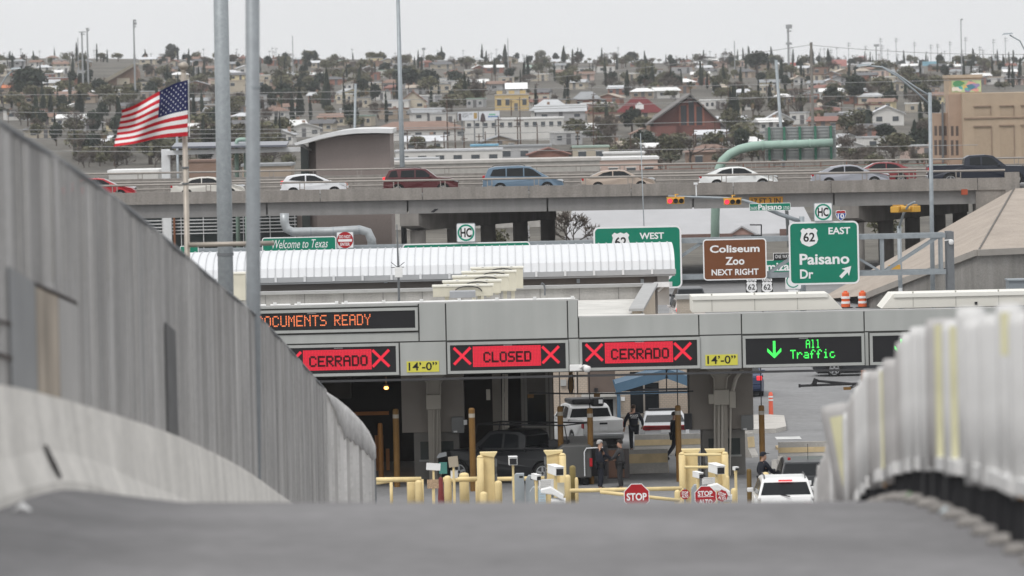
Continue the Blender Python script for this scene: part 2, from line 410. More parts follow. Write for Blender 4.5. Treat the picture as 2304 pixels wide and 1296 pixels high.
patch('metal_sheet', M('bluish_sheet_metal', (.22, .225, .23), .6, .1, 1.), [(22, 600), (79, 636), (79, 893), (22, 880)])
patch('patch_frame', M('rusty_bar', (.06, .045, .04), .8, .2), [(78, 634), (172, 678), (174, 688), (78, 644)])
patch('patch_frame', M('rusty_bar', (.06, .045, .04), .8, .2), [(-10, 790), (24, 802), (24, 812), (-10, 800)])
patch('patch_frame', M('rusty_bar', (.06, .045, .04), .8, .2), [(-10, 716), (24, 726), (24, 733), (-10, 723)])
patch('dark_slot', M('dark_gap', (.11, .11, .11), .9, .2), [(371, 726), (393, 745), (395, 988), (371, 975)])
# end leaf of the fence, turned towards the lane
t = T('fence_end_leaf', 'end leaf of the grey slatted fence with pale mesh folded over its top', 'fence', (-4, 140, 3))
mb = MB(); cap = MB(); n = 16; prevp = None
edge = [(728, 878), (738, 888), (759, 903), (785, 928), (816, 962), (832, 985), (841, 1010)]
for i in range(n):
    px = 728+(841-728)*(i+.5)/n; Yp = 136.0+6*(i/n); v = P(px, interp(edge, px), Yp); zb = zroad(Yp, -4)-.1
    wd = (841-728)/n*S(Yp)
    mb.box((v.x, Yp, (v.z+zb)/2), (wd*.96, .03, v.z-zb), mi=(0, 1, 0, 2)[i % 4], rz=.25)
mb.build('slat_panel', fm, t)
top = []; bot = []
for i in range(25):
    px = 735+(845-735)*i/24; Yp = 135.9+6*i/24
    v = P(px, interp([(735, 884), (759, 899), (785, 920), (816, 952), (832, 975), (845, 1004)], px), Yp)
    fold = .05*math.sin(i*1.9); d_ = interp([(735, .02), (752, .25), (775, .75), (816, .62), (838, .5), (845, .3)], px)*(1+.08*math.sin(i*2.3))
    top.append((v.x, v.y+.05, v.z+.02)); bot.append((v.x+fold*.3, v.y-.14-fold, v.z-d_))
cap.v = top+[((a[0]+b[0])/2, a[1]-.1, (a[2]*.75+b[2]*.25)+.03) for a, b in zip(top, bot)]+bot
for i in range(24):
    for j in range(2): cap.f.append((j*25+i, j*25+i+1, (j+1)*25+i+1, (j+1)*25+i)); cap.m.append(0)
o = cap.build('folded_mesh', M('pale_mesh_cloth', (.52, .51, .50), .85, .12, 6., streak=.15), t, smooth=True)
o.modifiers.new('s', 'SOLIDIFY').thickness = .02
mb = MB(); v = P(842, 1010, 142.5); mb.tube([(v.x, 142.4, zroad(142)-.1), (v.x, 142.4, v.z)], .035, 8); mb.build('post', galv_dark, t)
# right lane divider of white panels on black rubber feet
DX = [(30, 3.45), (40, 3.54), (57, 3.6), (67.5, 3.9), (86, 4.64), (96, 5.1), (112, 5.9)]
DT = [(34, -1.35), (40, -1.62), (45, -1.86), (50, -2.2), (57, -2.90), (61, -3.36), (67.5, -4.0), (86, -5.75), (96, -6.62), (112, -8.1)]
wpan = [M('white_panel_plastic', (.68, .675, .665), .5, .09, 2., streak=.16), M('white_panel_dirty', (.50, .485, .475), .55, .12, 2., streak=.25)]
ypan = M('faded_yellow_sheeting', (.68, .65, .42), .5, .12, 2., streak=.15)
rng = random.Random(5)
def panel_mesh(h, wdt):
    m = MB(); n = 8; vs = []
    for zf in (0, .5, .93, 1.):
        for k in range(n+1):
            a = math.pi*k/n; ww = wdt/2*(1 if zf < 1 else .9)
            vs.append((-math.cos(a)*ww, -math.sin(a)*.055, h*(zf if zf < 1 else 1+.012*math.sin(a))))
    N = n+1
    back = [(x, y+.035, z) for x, y, z in vs]; o = len(vs); fs = []
    for j in range(3):
        for k in range(n):
            fs += [(j*N+k, j*N+k+1, (j+1)*N+k+1, (j+1)*N+k), (o+j*N+k+1, o+j*N+k, o+(j+1)*N+k, o+(j+1)*N+k+1)]
        fs += [(j*N, (j+1)*N, o+(j+1)*N, o+j*N), (j*N+n, o+j*N+n, o+(j+1)*N+n, (j+1)*N+n)]
    fs += [(3*N+k, 3*N+k+1, o+3*N+k+1, o+3*N+k) for k in range(n)]+[(k+1, k, o+k, o+k+1) for k in range(n)]
    return m.add(vs+back, fs)
d = 38.6; i = 0; n_post = 0
while d < 104:
    i += 1
    X = smooth(DX, d); zt = EYE+smooth(DT, d)+rng.uniform(-.06, .05)
    ht = interp([(40, 1.28), (50, 1.2), (57, 1.12), (67, 1.15), (110, 1.1)], d); zb = zt-ht
    zr = zroad(d, X)+.02
    leaning = abs(d-65.5) < .8
    yel = {3: 1, 7: 2, 8: 2, 14: 2, 19: 1, 22: 3}.get(i, 0)
    where = 'nearest the lens' if d < 42 else None
    lab = 'white lane divider panel on black rubber foot in the curving right row'
    if leaning: lab = 'white divider panel knocked askew, leaning left out of the right row'
    elif yel == 2: lab = 'white divider panel with full-length faded yellow stripe in the right row'
    elif yel == 1: lab = 'white divider panel with yellow patch near its top in the right row'
    elif yel == 3: lab = 'narrow white divider panel with yellow stripe just before the leaning one'
    t = T('lane_divider', lab, 'lane divider', (X, d, zb), 'white panels of the right lane divider', rz=rng.uniform(-.45, .2))
    wd_ = rng.choice((.2, .24, .26, .3))
    if leaning: t.rotation_euler = (0, -.17, .1); wd_ = .29; ht += .1
    o = panel_mesh(ht, wd_).build('panel', rng.choice(wpan), t, local=True, smooth=True)
    if yel:
        m = MB(); z0, z1 = {1: (ht*.72, ht*.96), 2: (.04, ht*.97), 3: (.1, ht*.9)}[yel]
        for k in range(3):
            a0, a1 = math.pi*(.30+.16*k), math.pi*(.30+.16*(k+1)); rr = wd_/2+.003
            m.quad((-math.cos(a0)*rr, -math.sin(a0)*.058, z0), (-math.cos(a1)*rr, -math.sin(a1)*.058, z0), (-math.cos(a1)*rr, -math.sin(a1)*.058, z1), (-math.cos(a0)*rr, -math.sin(a0)*.058, z1))
        m.build('reflective_strip', ypan, t, local=True)
    m = MB(); m.lathe([(.10, zr-zb), (.10, zr-zb+.06), (.07, -.03), (.075, .02)], n=10)
    m.box((0, 0, (zr-zb)/2), (.24, .07, abs(zr-zb)*.9))
    m.build('foot', black, t, local=True)
    m = MB(); d2 = d+1.7; e0 = EYE+smooth(DT, d-.1)-ht-zb; e1 = EYE+smooth(DT, d2)-interp([(40, 1.28), (50, 1.2), (57, 1.12), (67, 1.15), (110, 1.1)], d2)-zb
    rzz = t.rotation_euler[2]; X2 = smooth(DX, d2)-X; q2 = Matrix.Rotation(-rzz, 3, 'Z') @ Vector((X2-.05, 1.7, e1+.05)); m.beam(Vector((-.05, -.1, e0+.05)), q2, .10, .11)
    if not leaning: m.build('base_lip', wpan[0], t, local=True)
    m = MB(); m.box((0, -.10, .03), (.03, .1, .05)); m.build('clip', M('orange_clip', (.5, .25, .05), .6), t, local=True)
    d += rng.uniform(1.1, 1.45)
t = T('divider_blocks', 'dusty rubber blocks lined up at foot of the white divider panels', 'base blocks', (3.5, 60, 10))
mb = MB(); lump = MB(); Y = 30.; rows = []
while Y < 112:
    X = smooth(DX, Y); z = zroad(Y, X); rows.append([(X-.20, Y, z-.1), (X-.18, Y, z+.012), (X+.30, Y, z+.012), (X+.32, Y, z-.1)]); Y += 2
for r_ in rows: mb.v += r_
for j in range(len(rows)-1):
    for i in range(3): mb.f.append((j*4+i, j*4+i+1, j*4+i+5, j*4+i+4)); mb.m.append(0)

Y = 36.
while Y < 70:
    X = smooth(DX, Y)-.17; z = zroad(Y, X)+.02
    lump = MB(); lump.lathe([(.02, 0), (.11, .01), (.12, .04), (.07, .08), (.02, .09)], (X+.02, Y, z-.03), 9); Y += 1.45; lump.build('base_block', M('dusty_block', (.25, .235, .22), .9, .2, 5.), t, smooth=True)
# litter on the road verge
def litter(px, py, w_, nm, mat, lab):
    d_ = 46.; v = P(px, py, d_)
    for q in range(400):
        d_ = 30+q*.06; v = P(px, py, d_)
        if v.z <= zroad(d_, v.x)+.01: break
    m = MB(); rr = random.Random(px); vs = []
    for a in range(7):
        r_ = w_*rr.uniform(.3, .6); vs.append((v.x+r_*math.cos(a*.9), v.y+r_*math.sin(a*.9), zroad(v.y, v.x)+rr.uniform(.01, .05)))
    vs.append((v.x, v.y, zroad(v.y, v.x)+.09)); m.add(vs, [(a, (a+1) % 7, 7) for a in range(7)])
    return setp(m.build(nm, mat), lab, 'litter')
litter(50, 1152, .16, 'crumpled_paper', white, 'crumpled white paper on the road by the left barrier')
litter(2048, 1126, .12, 'green_scrap', M('green_scrap', (.06, .16, .05), .8), 'small green scrap at foot of the white divider row')
litter(2128, 1160, .12, 'bottle_scrap', M('blue_grey_scrap', (.4, .45, .47), .4), 'pale blue grey plastic scrap beside the divider kerb')
# poles behind the fence
def pole(name, lab, cat, px0, py0, px1, py1, Y, r0, r1, mat, top=None, group=None):
    a = P(px0, py0, Y); b = P(px1, py1, Y); dz = a.z-b.z; sx = (a.x-b.x)/dz
    zb = zg(Y)-.2; zt = a.z if top is None else top
    t_ = T(name, lab, cat, (b.x+sx*(zb-b.z), Y, zb), group)
    m = MB(); m.tube([(b.x+sx*(zb-b.z), Y, zb), (b.x+sx*(zt-b.z), Y, zt)], [r1, r0], 20)
    m.build('shaft', mat, t_, smooth=True); return t_, b.x+sx*(zt-b.z), zt
speck = M('speckled_galvanised', (.30, .325, .34), .5, .10, 9., metal=.3, fine=.28)
t, x, z = pole('light_pole', 'thick speckled grey steel pole, left of the twin poles', 'pole', 497, 0, 508, 640, 150, 16*S(150), 18.5*S(150), speck, top=24)
m = MB(); m.tube([(x, 150, 10.9), (x, 150, 10.95)], .25, 20)
m = MB(); v = P(507, 572, 150); m.tube([(v.x, 150, v.z-.04), (v.x, 150, v.z+.04)], 18.8*S(150), 20); m.build('sleeve', galv_dark, t)
t, x, z = pole('light_pole', 'thick smooth grey steel pole, right of the twin poles', 'pole', 568, 0, 570, 700, 100, 15.5*S(100), 17*S(100), M('smooth_galvanised', (.27, .29, .305), .5, .08, 5., metal=.3, fine=.12), top=22)
m = MB(); v = P(569, 160, 100); m.tube([(v.x, 100, v.z-.3), (v.x, 100, v.z-.26)], 16.2*S(100), 20); m.build('sleeve', galv, t)
bronze = M('bronze_pole', (.37, .33, .285), .45, .10, 5., metal=.3)
t, x, z = pole('flagpole', 'weathered bronze flagpole with ball finial, flying the flag by the fence', 'flagpole', 413, 163, 421, 555, 140, 6*S(140), 7.5*S(140), bronze)
m = MB(); m.lathe([(.02, 0), (.07, .01), (.08, .03), (.03, .05), (.10, .09), (.125, .15), (.11, .21), (.05, .25), (.01, .26)], (x, 140, z), 14); m.build('finial', bronze, t, smooth=True)
m = MB(); m.tube([P(425, 551, 139.9), P(617, 547, 139.9)], 3.4*S(140)*1.6, 12); m.build('yard_arm', bronze, t, smooth=True)
m = MB()
for py in (377, 413): v = P(417, py, 140); m.tube([(v.x, 140, v.z-.02), (v.x, 140, v.z+.02)], 8*S(140), 14)
m.build('clamp', galv_dark, t)
# flag
t = T('flag', 'striped red and white flag with starred blue canton streaming left from flagpole', 'flag', tuple(P(422, 242, 139.8)))
NU, NV = 78, 26
te = [(0, 180), (.2, 190), (.42, 209), (.7, 232), (1, 247)]; be = [(0, 306), (.3, 310), (.6, 318), (1, 333)]
def fpt(u, v):
    px = 422.5-u*(150+22*max(0, v-.15)); a, b = smooth(te, u), smooth(be, u)
    sag = 6*math.sin(math.pi*u)*(v-.3)*(1-v)*2
    py = a+(b-a)*v+sag+2.2*u*math.sin(u*9+v*2)
    Yd = 139.8+.16*u*math.sin(u*10.5-v*3.4+.4)+.10*math.sin(u*6+v*5)*u+.12*u*max(0, .5-v)*math.sin(v*14)
    return P(px, py, Yd)
m = MB()
for j in range(NV+1):
    for i in range(NU+1):
        u = i/NU
        if i == NU: u -= .02*(abs(math.sin(j*2.7)))+.012*math.sin(j*9)
        m.v.append(tuple(fpt(u, j/NV)))
for j in range(NV):
    for i in range(NU):
        m.f.append((j*(NU+1)+i, j*(NU+1)+i+1, (j+1)*(NU+1)+i+1, (j+1)*(NU+1)+i))
        s = j*13//NV; m.m.append(2 if (i < NU*.42 and s < 7) else (0 if s % 2 == 0 else 1))
o = m.build('cloth', [M('flag_red', (.48, .018, .03), .8, .06, 3.), M('flag_white', (.74, .73, .73), .8, .04, 3.), M('flag_blue', (.018, .024, .085), .8, .06, 3.)], t, smooth=True, fix=False)
m = MB()
for r_ in range(9):
    for c_ in range(6 if r_ % 2 == 0 else 5):
        u = .42*(c_*2+(1 if r_ % 2 == 0 else 2))/12; v = 7/13*(r_+1)/10
        c0 = fpt(u, v); du = (fpt(u+.012, v)-c0); dv = (fpt(u, v-.022)-c0); nrm = Vector((0, -.012, 0)); pts = []
        for k in range(10):
            a = math.pi/2+k*math.pi/5; q = 1 if k % 2 == 0 else .42
            pts.append(c0+nrm-du*(math.cos(a)*q)+dv*(math.sin(a)*q))
        m.add(pts, [tuple(range(10))])
m.build('stars', M('flag_star', (.62, .62, .66), .8, 0), t)
m = MB(); m.tube([P(424, 179, 139.85), P(426, 308, 139.85)], .012, 6); m.build('halyard', white, t)
# ------------------------------------------------------------------ vehicles
CARS = {
 'sedan': dict(L=4.8, W=1.82, low=[(-2.36, .30), (-2.40, .62), (-2.36, .90), (-2.28, 1.00), (-1.80, 1.045), (1.10, .985), (1.75, .89), (2.18, .78), (2.36, .64), (2.40, .45), (2.34, .24)],
   gh=[(-1.92, 1.03), (-1.15, 1.37), (-.60, 1.445), (.0, 1.455), (.42, 1.40), (1.28, .97)],
   win=[[(-1.40, 1.07), (-1.00, 1.28), (-.50, 1.375), (-.42, 1.37), (-.42, 1.03)], [(-.35, 1.03), (-.35, 1.375), (.05, 1.38), (.36, 1.33), (.95, 1.01)]], wh=(1.45, -1.36, .33), lamp=(.80, .92), tail=(.78, .98)),
 'hatch': dict(L=4.0, W=1.72, low=[(-1.92, .30), (-1.98, .60), (-1.93, .88), (-1.86, 1.05), (.85, 1.02), (1.40, .92), (1.80, .76), (1.98, .60), (2.0, .42), (1.95, .24)],
   gh=[(-1.86, 1.02), (-1.62, 1.36), (-1.05, 1.46), (-.4, 1.48), (.10, 1.43), (1.10, .99)],
   win=[[(-1.50, 1.12), (-1.25, 1.30), (-.75, 1.38), (-.52, 1.39), (-.52, 1.03)], [(-.44, 1.03), (-.44, 1.39), (-.2, 1.39), (.08, 1.35), (.75, 1.01)]], wh=(1.26, -1.24, .31), lamp=(.72, .90), tail=(.88, 1.06)),
 'suv': dict(L=4.75, W=1.86, low=[(-2.30, .36), (-2.36, .70), (-2.33, 1.0), (-2.28, 1.16), (.85, 1.15), (1.15, 1.13), (1.80, 1.08), (2.24, .98), (2.36, .80), (2.37, .5), (2.28, .30)],
   gh=[(-2.26, 1.13), (-1.98, 1.64), (-1.55, 1.71), (-.3, 1.74), (.35, 1.67), (1.05, 1.13)],
   win=[[(-2.02, 1.20), (-1.84, 1.56), (-1.50, 1.62), (-1.42, 1.2)], [(-1.26, 1.18), (-1.20, 1.60), (-.38, 1.62), (-.38, 1.16)], [(-.30, 1.16), (-.30, 1.62), (.05, 1.61), (.28, 1.56), (.72, 1.16)]], wh=(1.42, -1.42, .36), lamp=(.86, 1.0), tail=(.98, 1.2)),
 'van': dict(L=5.1, W=1.92, low=[(-2.50, .33), (-2.55, .66), (-2.52, .95), (-2.44, 1.12), (1.1, 1.08), (1.6, 1.0), (2.15, .90), (2.46, .75), (2.54, .55), (2.48, .26)],
   gh=[(-2.42, 1.09), (-2.18, 1.62), (-1.75, 1.74), (-.3, 1.77), (.45, 1.70), (1.65, .99)],
   win=[[(-2.08, 1.16), (-1.88, 1.56), (-1.10, 1.62), (-1.10, 1.12)], [(-1.02, 1.12), (-1.02, 1.62), (.0, 1.63), (.0, 1.10)], [(.08, 1.10), (.08, 1.62), (.38, 1.60), (.65, 1.50), (1.20, 1.08)]], wh=(1.50, -1.45, .34), lamp=(.76, .92), tail=(.96, 1.18)),
 'pickup': dict(L=5.85, W=1.98, low=[(-2.86, .50), (-2.92, .62), (-2.92, 1.30), (-2.86, 1.34), (-.86, 1.34), (-.84, 1.28), (1.35, 1.24), (2.35, 1.20), (2.78, 1.10), (2.92, .95), (2.93, .55), (2.85, .38)],
   gh=[(-.92, 1.27), (-.86, 1.78), (-.60, 1.92), (.30, 1.95), (.72, 1.88), (1.45, 1.23)],
   win=[[(-.60, 1.33), (-.58, 1.75), (-.42, 1.80), (.0, 1.82), (.0, 1.30)], [(.10, 1.30), (.10, 1.82), (.35, 1.82), (.62, 1.76), (1.08, 1.30)]], wh=(1.92, -1.68, .40), lamp=(.90, 1.10), tail=(.95, 1.22)),
}
led_tail = M('tail_lamp_red', (.42, .012, .02), .25, 0); lit_tail = M('lit_brake_lamp', (.9, .03, .04), .3, 0, emit=.9)
lampm = M('headlamp_clear', (.62, .64, .66), .15, 0, spec=.6)
def car(kind, label, cat, loc, rz, colm, group=None, brake=False, hood_h=1., name=None, plate=True, roof_rack=False, gl=None, drop_gh=0.):
    c = CARS[kind]; Lh = c['L']/2; Wd = c['W']; hw0 = Wd/2
    t = T(name or {'hatch': 'parked_car', 'sedan': 'sedan_car', 'suv': 'suv_car', 'van': 'minivan', 'pickup': 'pickup_truck'}[kind], label, cat, loc, group, rz)
    xf, xr, rw = c['wh']; ra = rw+.055
    def hy(x):
        k = max(0, (abs(x)-.72*Lh)/(.28*Lh)); return hw0*(1-.16*k*k)
    poly = list(c['low'])
    def arch(xc): return [(xc+ra*math.cos(a), max(.22, rw+ra*math.sin(a))) for a in (math.radians(q) for q in range(-15, 196, 21))]
    sill = .24
    lower = [(xf+ra+.02, .24)]+arch(xf)+[(xf-ra-.02, sill), (xr+ra+.02, sill)]+arch(xr)+[(xr-ra-.02, .26)]
    poly = poly+lower
    m = MB(); n = len(poly); lay = [(-1, .0), (1, .0)]
    vs = []
    for s in (-1, 1):
        for x, z in poly:
            fl = 1-.035*max(0, (.55-z)/.4)-(.03 if z > .95 else 0)
            vs.append((x, s*hy(x)*fl, z))
    m.add(vs, [tuple(range(n)), tuple(range(2*n-1, n-1, -1))]+[(i, i+n, (i+1) % n+n, (i+1) % n) for i in range(n)])
    m.build('body', colm, t, local=True, bevel=.045, seg=3)
    gh = [(x, z-drop_gh*(z > 1.1)) for x, z in c['gh']]; zb = min(g[1] for g in gh); zt = max(g[1] for g in gh)
    def gy(z): return hw0*(.955-.20*max(0, (z-zb)/(zt-zb))**1.25)
    g2 = gh+[(gh[-1][0], zb-.08), (gh[0][0], zb-.08)]; n = len(g2)
    m = MB(); vs = [(x, s*gy(z), z) for s in (-1, 1) for x, z in g2]
    m.add(vs, [tuple(range(n)), tuple(range(2*n-1, n-1, -1))]+[(i, i+n, (i+1) % n+n, (i+1) % n) for i in range(n)])
    m.build('cabin', colm, t, local=True, bevel=.04, seg=3)
    for wpoly in c['win']:
        for s in (-1, 1):
            m = MB(); m.add([(x, s*(gy(z)+.006), z) for x, z in wpoly], [tuple(range(len(wpoly)))])
            m.build('side_window', gl or glass, t, local=True)
    def screen_q(a, b, nm, t0, t1, g):
        (x0, z0), (x1, z1) = a, b; m = MB(); dx, dz = x1-x0, z1-z0; l = math.hypot(dx, dz); nxv, nzv = -dz/l*.008, dx/l*.008
        if nzv < 0: nxv, nzv = -nxv, -nzv
        pts = []
        for tt in (t0, t1):
            x, z = x0+dx*tt, z0+dz*tt; pts.append((x+nxv, z+nzv, gy(z)-.09))
        (xa, za, ya), (xb, zb_, yb) = pts
        m.quad((xa, -ya, za), (xa, ya, za), (xb, yb, zb_), (xb, -yb, zb_)); m.build(nm, g, t, local=True)
    screen_q(gh[-1], gh[-2], 'windshield', .12, .96, glass_g)
    screen_q(gh[0], gh[1], 'rear_window', .14, .90, glass)
    m = MB(); m.bx(-Lh*.93, Lh*.93, -hw0*.80, hw0*.80, .17, .42); 
    for xc in (xf, xr): m.bx(xc-ra*1.05, xc+ra*1.05, -hw0*.9, hw0*.9, .2, .74 if kind != 'pickup' else .85)
    m.build('underbody', black, t, local=True)
    for xc in (xf, xr):
        for s in (-1, 1):
            y = s*(hw0-.13); m = MB(); prof_ = [(rw*.80, -.105), (rw*.96, -.10), (rw, -.06), (rw, .06), (rw*.96, .10), (rw*.80, .105)]
            m.lathe(prof_, n=20); m.v = [(a+xc, b2+y, b+rw) for a, b, b2 in [(v[0], v[1], v[2]) for v in m.v]]
            wo = m.build('wheel', rubber, t, local=True, smooth=False)
            r2 = MB(); q = rw*.70; yy = y+s*.106
            r2.add([(xc+q*math.cos(k*math.pi/10), yy, rw+q*math.sin(k*math.pi/10)) for k in range(20)], [tuple(range(20))], 1)
            for k in range(5):
                a = k*2*math.pi/5+.3; ca, sa = math.cos(a), math.sin(a); yy2 = yy+s*.012
                r2.add([(xc+ca*.05-sa*.045, yy2, rw+sa*.05+ca*.045), (xc+ca*q-sa*.035, yy2, rw+sa*q+ca*.035), (xc+ca*q+sa*.035, yy2, rw+sa*q-ca*.035), (xc+ca*.05+sa*.045, yy2, rw+sa*.05-ca*.045)], [(0, 1, 2, 3)], 0)
            for k in range(20):
                a, b = k*math.pi/10, (k+1)*math.pi/10
                r2.quad(*[(xc+rr*math.cos(g_), yy+s*.012, rw+rr*math.sin(g_)) for rr, g_ in ((q, a), (q, b), (q*.86, b), (q*.86, a))], 0)
            r2.build('rim', [chrome, dark], wo, local=True)
    z0, z1 = c['lamp']
    for s in (-1, 1):
        xl = Lh-.02; m = MB()
        ys_ = hy(xl)
        m.prism([(xl-.42, z0+.07), (xl-.40, z1+.02), (xl-.10, z1-.03), (xl+.015, z0+.02), (xl-.02, z0-.02)], s*(hy(xl-.3)*.985+.004), s*(ys_*.70))
        m.build('headlight', lampm, t, local=True)
        z2, z3 = c['tail']; m = MB(); m.bx(-Lh-.012, -Lh+.24, s*(hy(-Lh)*1.03), s*(hy(-Lh)*.72), z2, z3); m.build('taillight', lit_tail if brake else led_tail, t, local=True, bevel=.03)
        xm = gh[-1][0]-.42; zm = gh[-1][1]+.06; m = MB(); m.box((xm, s*(hw0+.07), zm), (.14, .20, .14)); m.build('mirror', colm, t, local=True, bevel=.03)
        m = MB(); m.bx(gh[-1][0]-1.35, gh[-1][0]-1.18, s*(hw0*.985), s*(hw0*.985+.02), zb-.13, zb-.10)
        m.build('door_handle', colm, t, local=True)
    m = MB(); m.bx(Lh-.02, Lh+.012, -hw0*.5, hw0*.5, z0-.12, z0+.02); m.build('grille', dark, t, local=True)
    if plate:
        m = MB(); m.bx(-Lh-.03, -Lh, -.16, .16, c['tail'][0]-.10, c['tail'][0]+.06); m.build('licence_plate', sign_white, t, local=True)
    m = MB(); m.bx(-Lh-.05, -Lh+.1, -hy(-Lh)*.98, hy(-Lh)*.98, .36 if kind != 'pickup' else .55, .56 if kind != 'pickup' else .72)
    m.build('rear_bumper', colm if kind != 'pickup' else chrome, t, local=True, bevel=.04)
    if roof_rack:
        m = MB()
        for s in (-1, 1):
            m.tube([(gh[1][0]+.25, s*(gy(zt)-.06), zt-.03), (gh[1][0]+.4, s*(gy(zt)-.06), zt+.05), (gh[-2][0]-.5, s*(gy(zt)-.06), zt+.05), (gh[-2][0]-.3, s*(gy(zt)-.06), zt-.02)], .02, 6)
        m.build('roof_rail', dark, t, local=True)
    return t
# ------------------------------------------------------------------ overpass
YO = 382.0; sl_o = -.0045
ovz = lambda py, Y=YO: P(1152, py, Y).z
zpt, zpb, zgb = ovz(419), ovz(446), ovz(477)
t = T('overpass', 'grey concrete highway overpass carrying a row of cars across the scene', 'overpass', (0, YO, 0))
XA, XB = P(120, 500, YO).x, P(2215, 440, YO).x
def slab(mb, x0, x1, y0, y1, z0, z1, mi=0):
    vs = []
    for x, y in ((x0, y0), (x1, y0), (x1, y1), (x0, y1)): vs += [(x, y, z0+sl_o*x), (x, y, z1+sl_o*x)]
    mb.add(vs, [(0, 2, 4, 6), (7, 5, 3, 1), (0, 1, 3, 2), (2, 3, 5, 4), (4, 5, 7, 6), (6, 7, 1, 0)], mi)
jx = [XA]+[P(px, 430, YO).x for px in (490, 720, 950, 1190, 1420, 1650, 1870, 2200)]+[P(2275, 430, YO).x]
para = MB(); gird = MB()
for a, b in zip(jx, jx[1:]):
    slab(para, a+.02, b-.02, YO, YO+.35, zpb+.18, zpt); slab(para, a+.02, b-.02, YO-.06, YO+.4, zpb, zpb+.178)
ogrey = M('overpass_concrete', (.255, .235, .215), .9, .12, .6, streak=.18, fine=.12, bump=.1)
ogird = M('girder_concrete', (.225, .22, .215), .85, .06, .5, fine=.05, streak=.08)
para.build('parapet', ogrey, t)
gj = [XA]+[P(px, 470, YO).x for px in (600, 917, 1232, 1560, 1877, 2190)]
gj[-1] = P(2200, 450, YO).x
DW = 27.
for a, b in zip(gj, gj[1:]):
    for k in range(7):
        slab(gird, a+.06, b-.06, YO+.30+k*3.9, YO+.75+k*3.9, zgb, zpb-.005)
gird.build('girder', ogird, t)
dk = MB(); slab(dk, XA, jx[-1]+30, YO+.42, YO+DW, zpb-.02, zpb+.22); dk.build('deck', asphalt, t)
dk = MB(); slab(dk, XA, jx[-1]+30, YO+DW+.01, YO+DW+18, zpb-.9, zpb-.2); dk.build('deck', asphalt, t)  # second slab added behind, out of view, to darken the underside
ovz_deck = zpb+.22
pr = MB(); slab(pr, XA, jx[-1]+30, YO+DW-.4, YO+DW, zpb, P(1152, 388, YO+DW).z); pr.build('parapet', ogrey, t)
railm = M('dull_pipe_rail', (.30, .275, .25), .6, .10, 3., metal=.2)
def railing(Y, pxy, base, x0, x1, r=.07, pitch=3.1, second=None):
    m = MB(); z = P(1152, pxy, Y).z; m.tube([(x0, Y, z+sl_o*x0), (x1, Y, z+sl_o*x1)], r, 8); x = x0+1.
    if second: m.tube([(x0, Y, second+sl_o*x0), (x1, Y, second+sl_o*x1)], r*.9, 8)
    while x < x1:
        for dx in (-.15, .15):
            m.beam((x+dx, Y, base+sl_o*x), (x+dx, Y, z+sl_o*x), .06, .06)
        m.beam((x-.15, Y, base+sl_o*x+.03), (x+.15, Y, base+sl_o*x+.03), .06, .05); x += pitch
    m.build('guard_rail', railm, t)
railing(YO+.12, 402, zpt, XA, P(2262, 400, YO).x)
railing(YO+DW-.2, 375, P(1152, 389, YO+DW).z, XA, jx[-1]+25)
zz = ovz_deck
railing(YO+10.5, 396, zz, XA, jx[-1]+25, second=P(1152, 412, YO+10.5).z)
m = MB(); x0 = P(2262, 420, YO).x; slab(m, x0, x0+.95, YO-.05, YO+.5, zpb-.3, ovz(401+6)); m.build('end_post', ogrey, t)
m = MB(); xa = P(2196, 450, YO).x; slab(m, xa, xa+4, YO+.05, YO+3, zg(YO)-1, zpb-.01); m.build('abutment', ogrey, t)
# bents: cap beams running back under the deck with round columns
bentm = M('bent_concrete', (.22, .205, .19), .9, .14, .8, streak=.15)
for px, py in ((920, 500), (1908, 480)):
    x = P(px, py, YO+1).x; sk = .36; z1 = zgb-.004+sl_o*x; z0 = z1-1.15
    m = MB()
    for q in (0,):
        vs = []
        for (yy, zz0) in ((YO+.1, z0+.35), (YO+2.2, z0), (YO+DW-1, z0)):
            for dx in (-.62, .62): vs += [(x+dx+sk*(yy-YO), yy, zz0), (x+dx+sk*(yy-YO), yy, z1)]
        fs = []
        for k in range(2):
            o = k*4; fs += [(o, o+1, o+5, o+4), (o+2, o+6, o+7, o+3), (o+1, o+3, o+7, o+5), (o, o+4, o+6, o+2)]
        fs += [(0, 2, 3, 1), (8, 9, 11, 10)]; m.add(vs, fs)
    m.build('cap_beam', bentm, t)
    for yy in (1.6, 8.2, 14.4, 20.6, 26.):
        m = MB(); xx = x+sk*yy; m.tube([(xx, YO+yy, zg(YO)-.3), (xx, YO+yy, z0+.01)], .52, 18); m.build('column', bentm, t, smooth=True)
# clearance plate on the girder, drum and cars on the deck
def rail_z(x, lane): return ovz_deck+sl_o*x
xs_, z, ww, hh = R(1686, 443, 1762, 462, YO)
tt = T('clearance_plate', 'amber plate on the girder reading 17 FT 3 IN', 'sign', (xs_, YO+.25, z))
m = MB(); m.bx(xs_-ww/2, xs_+ww/2, YO+.24, YO+.29, z-hh/2, z+hh/2); m.build('plate', M('amber_sign', (.42, .20, .02), .5, .05), tt)
m = MB(); text(m, '17 FT 3 IN', xs_-ww*.43, z-hh*.34, ww*.86, hh*.68, YO+.236, .02); m.build('lettering', sign_black, tt)
m = MB(); v = P(2170, 432, YO-.07); m.box(v, (.42, .03, .36)); single(m, 'orange_marker', M('rust_orange', (.35, .07, .03), .7, .1), 'faded orange marker plate on overpass parapet near right abutment', 'marker')
LANE = YO+4.0
def ocar(kind, lab, cat, px0, px1, c, rz=0., Y=LANE, **k):
    x = P((px0+px1)/2, 400, Y).x; L = (px1-px0)*S(Y); kk = L/CARS[kind]['L']
    t_ = car(kind, lab, cat, (x, Y, rail_z(x, 0)), rz, c, 'cars crossing the overpass', **k); t_.scale = (kk, 1., min(1.06, max(.94, kk)))
    return t_
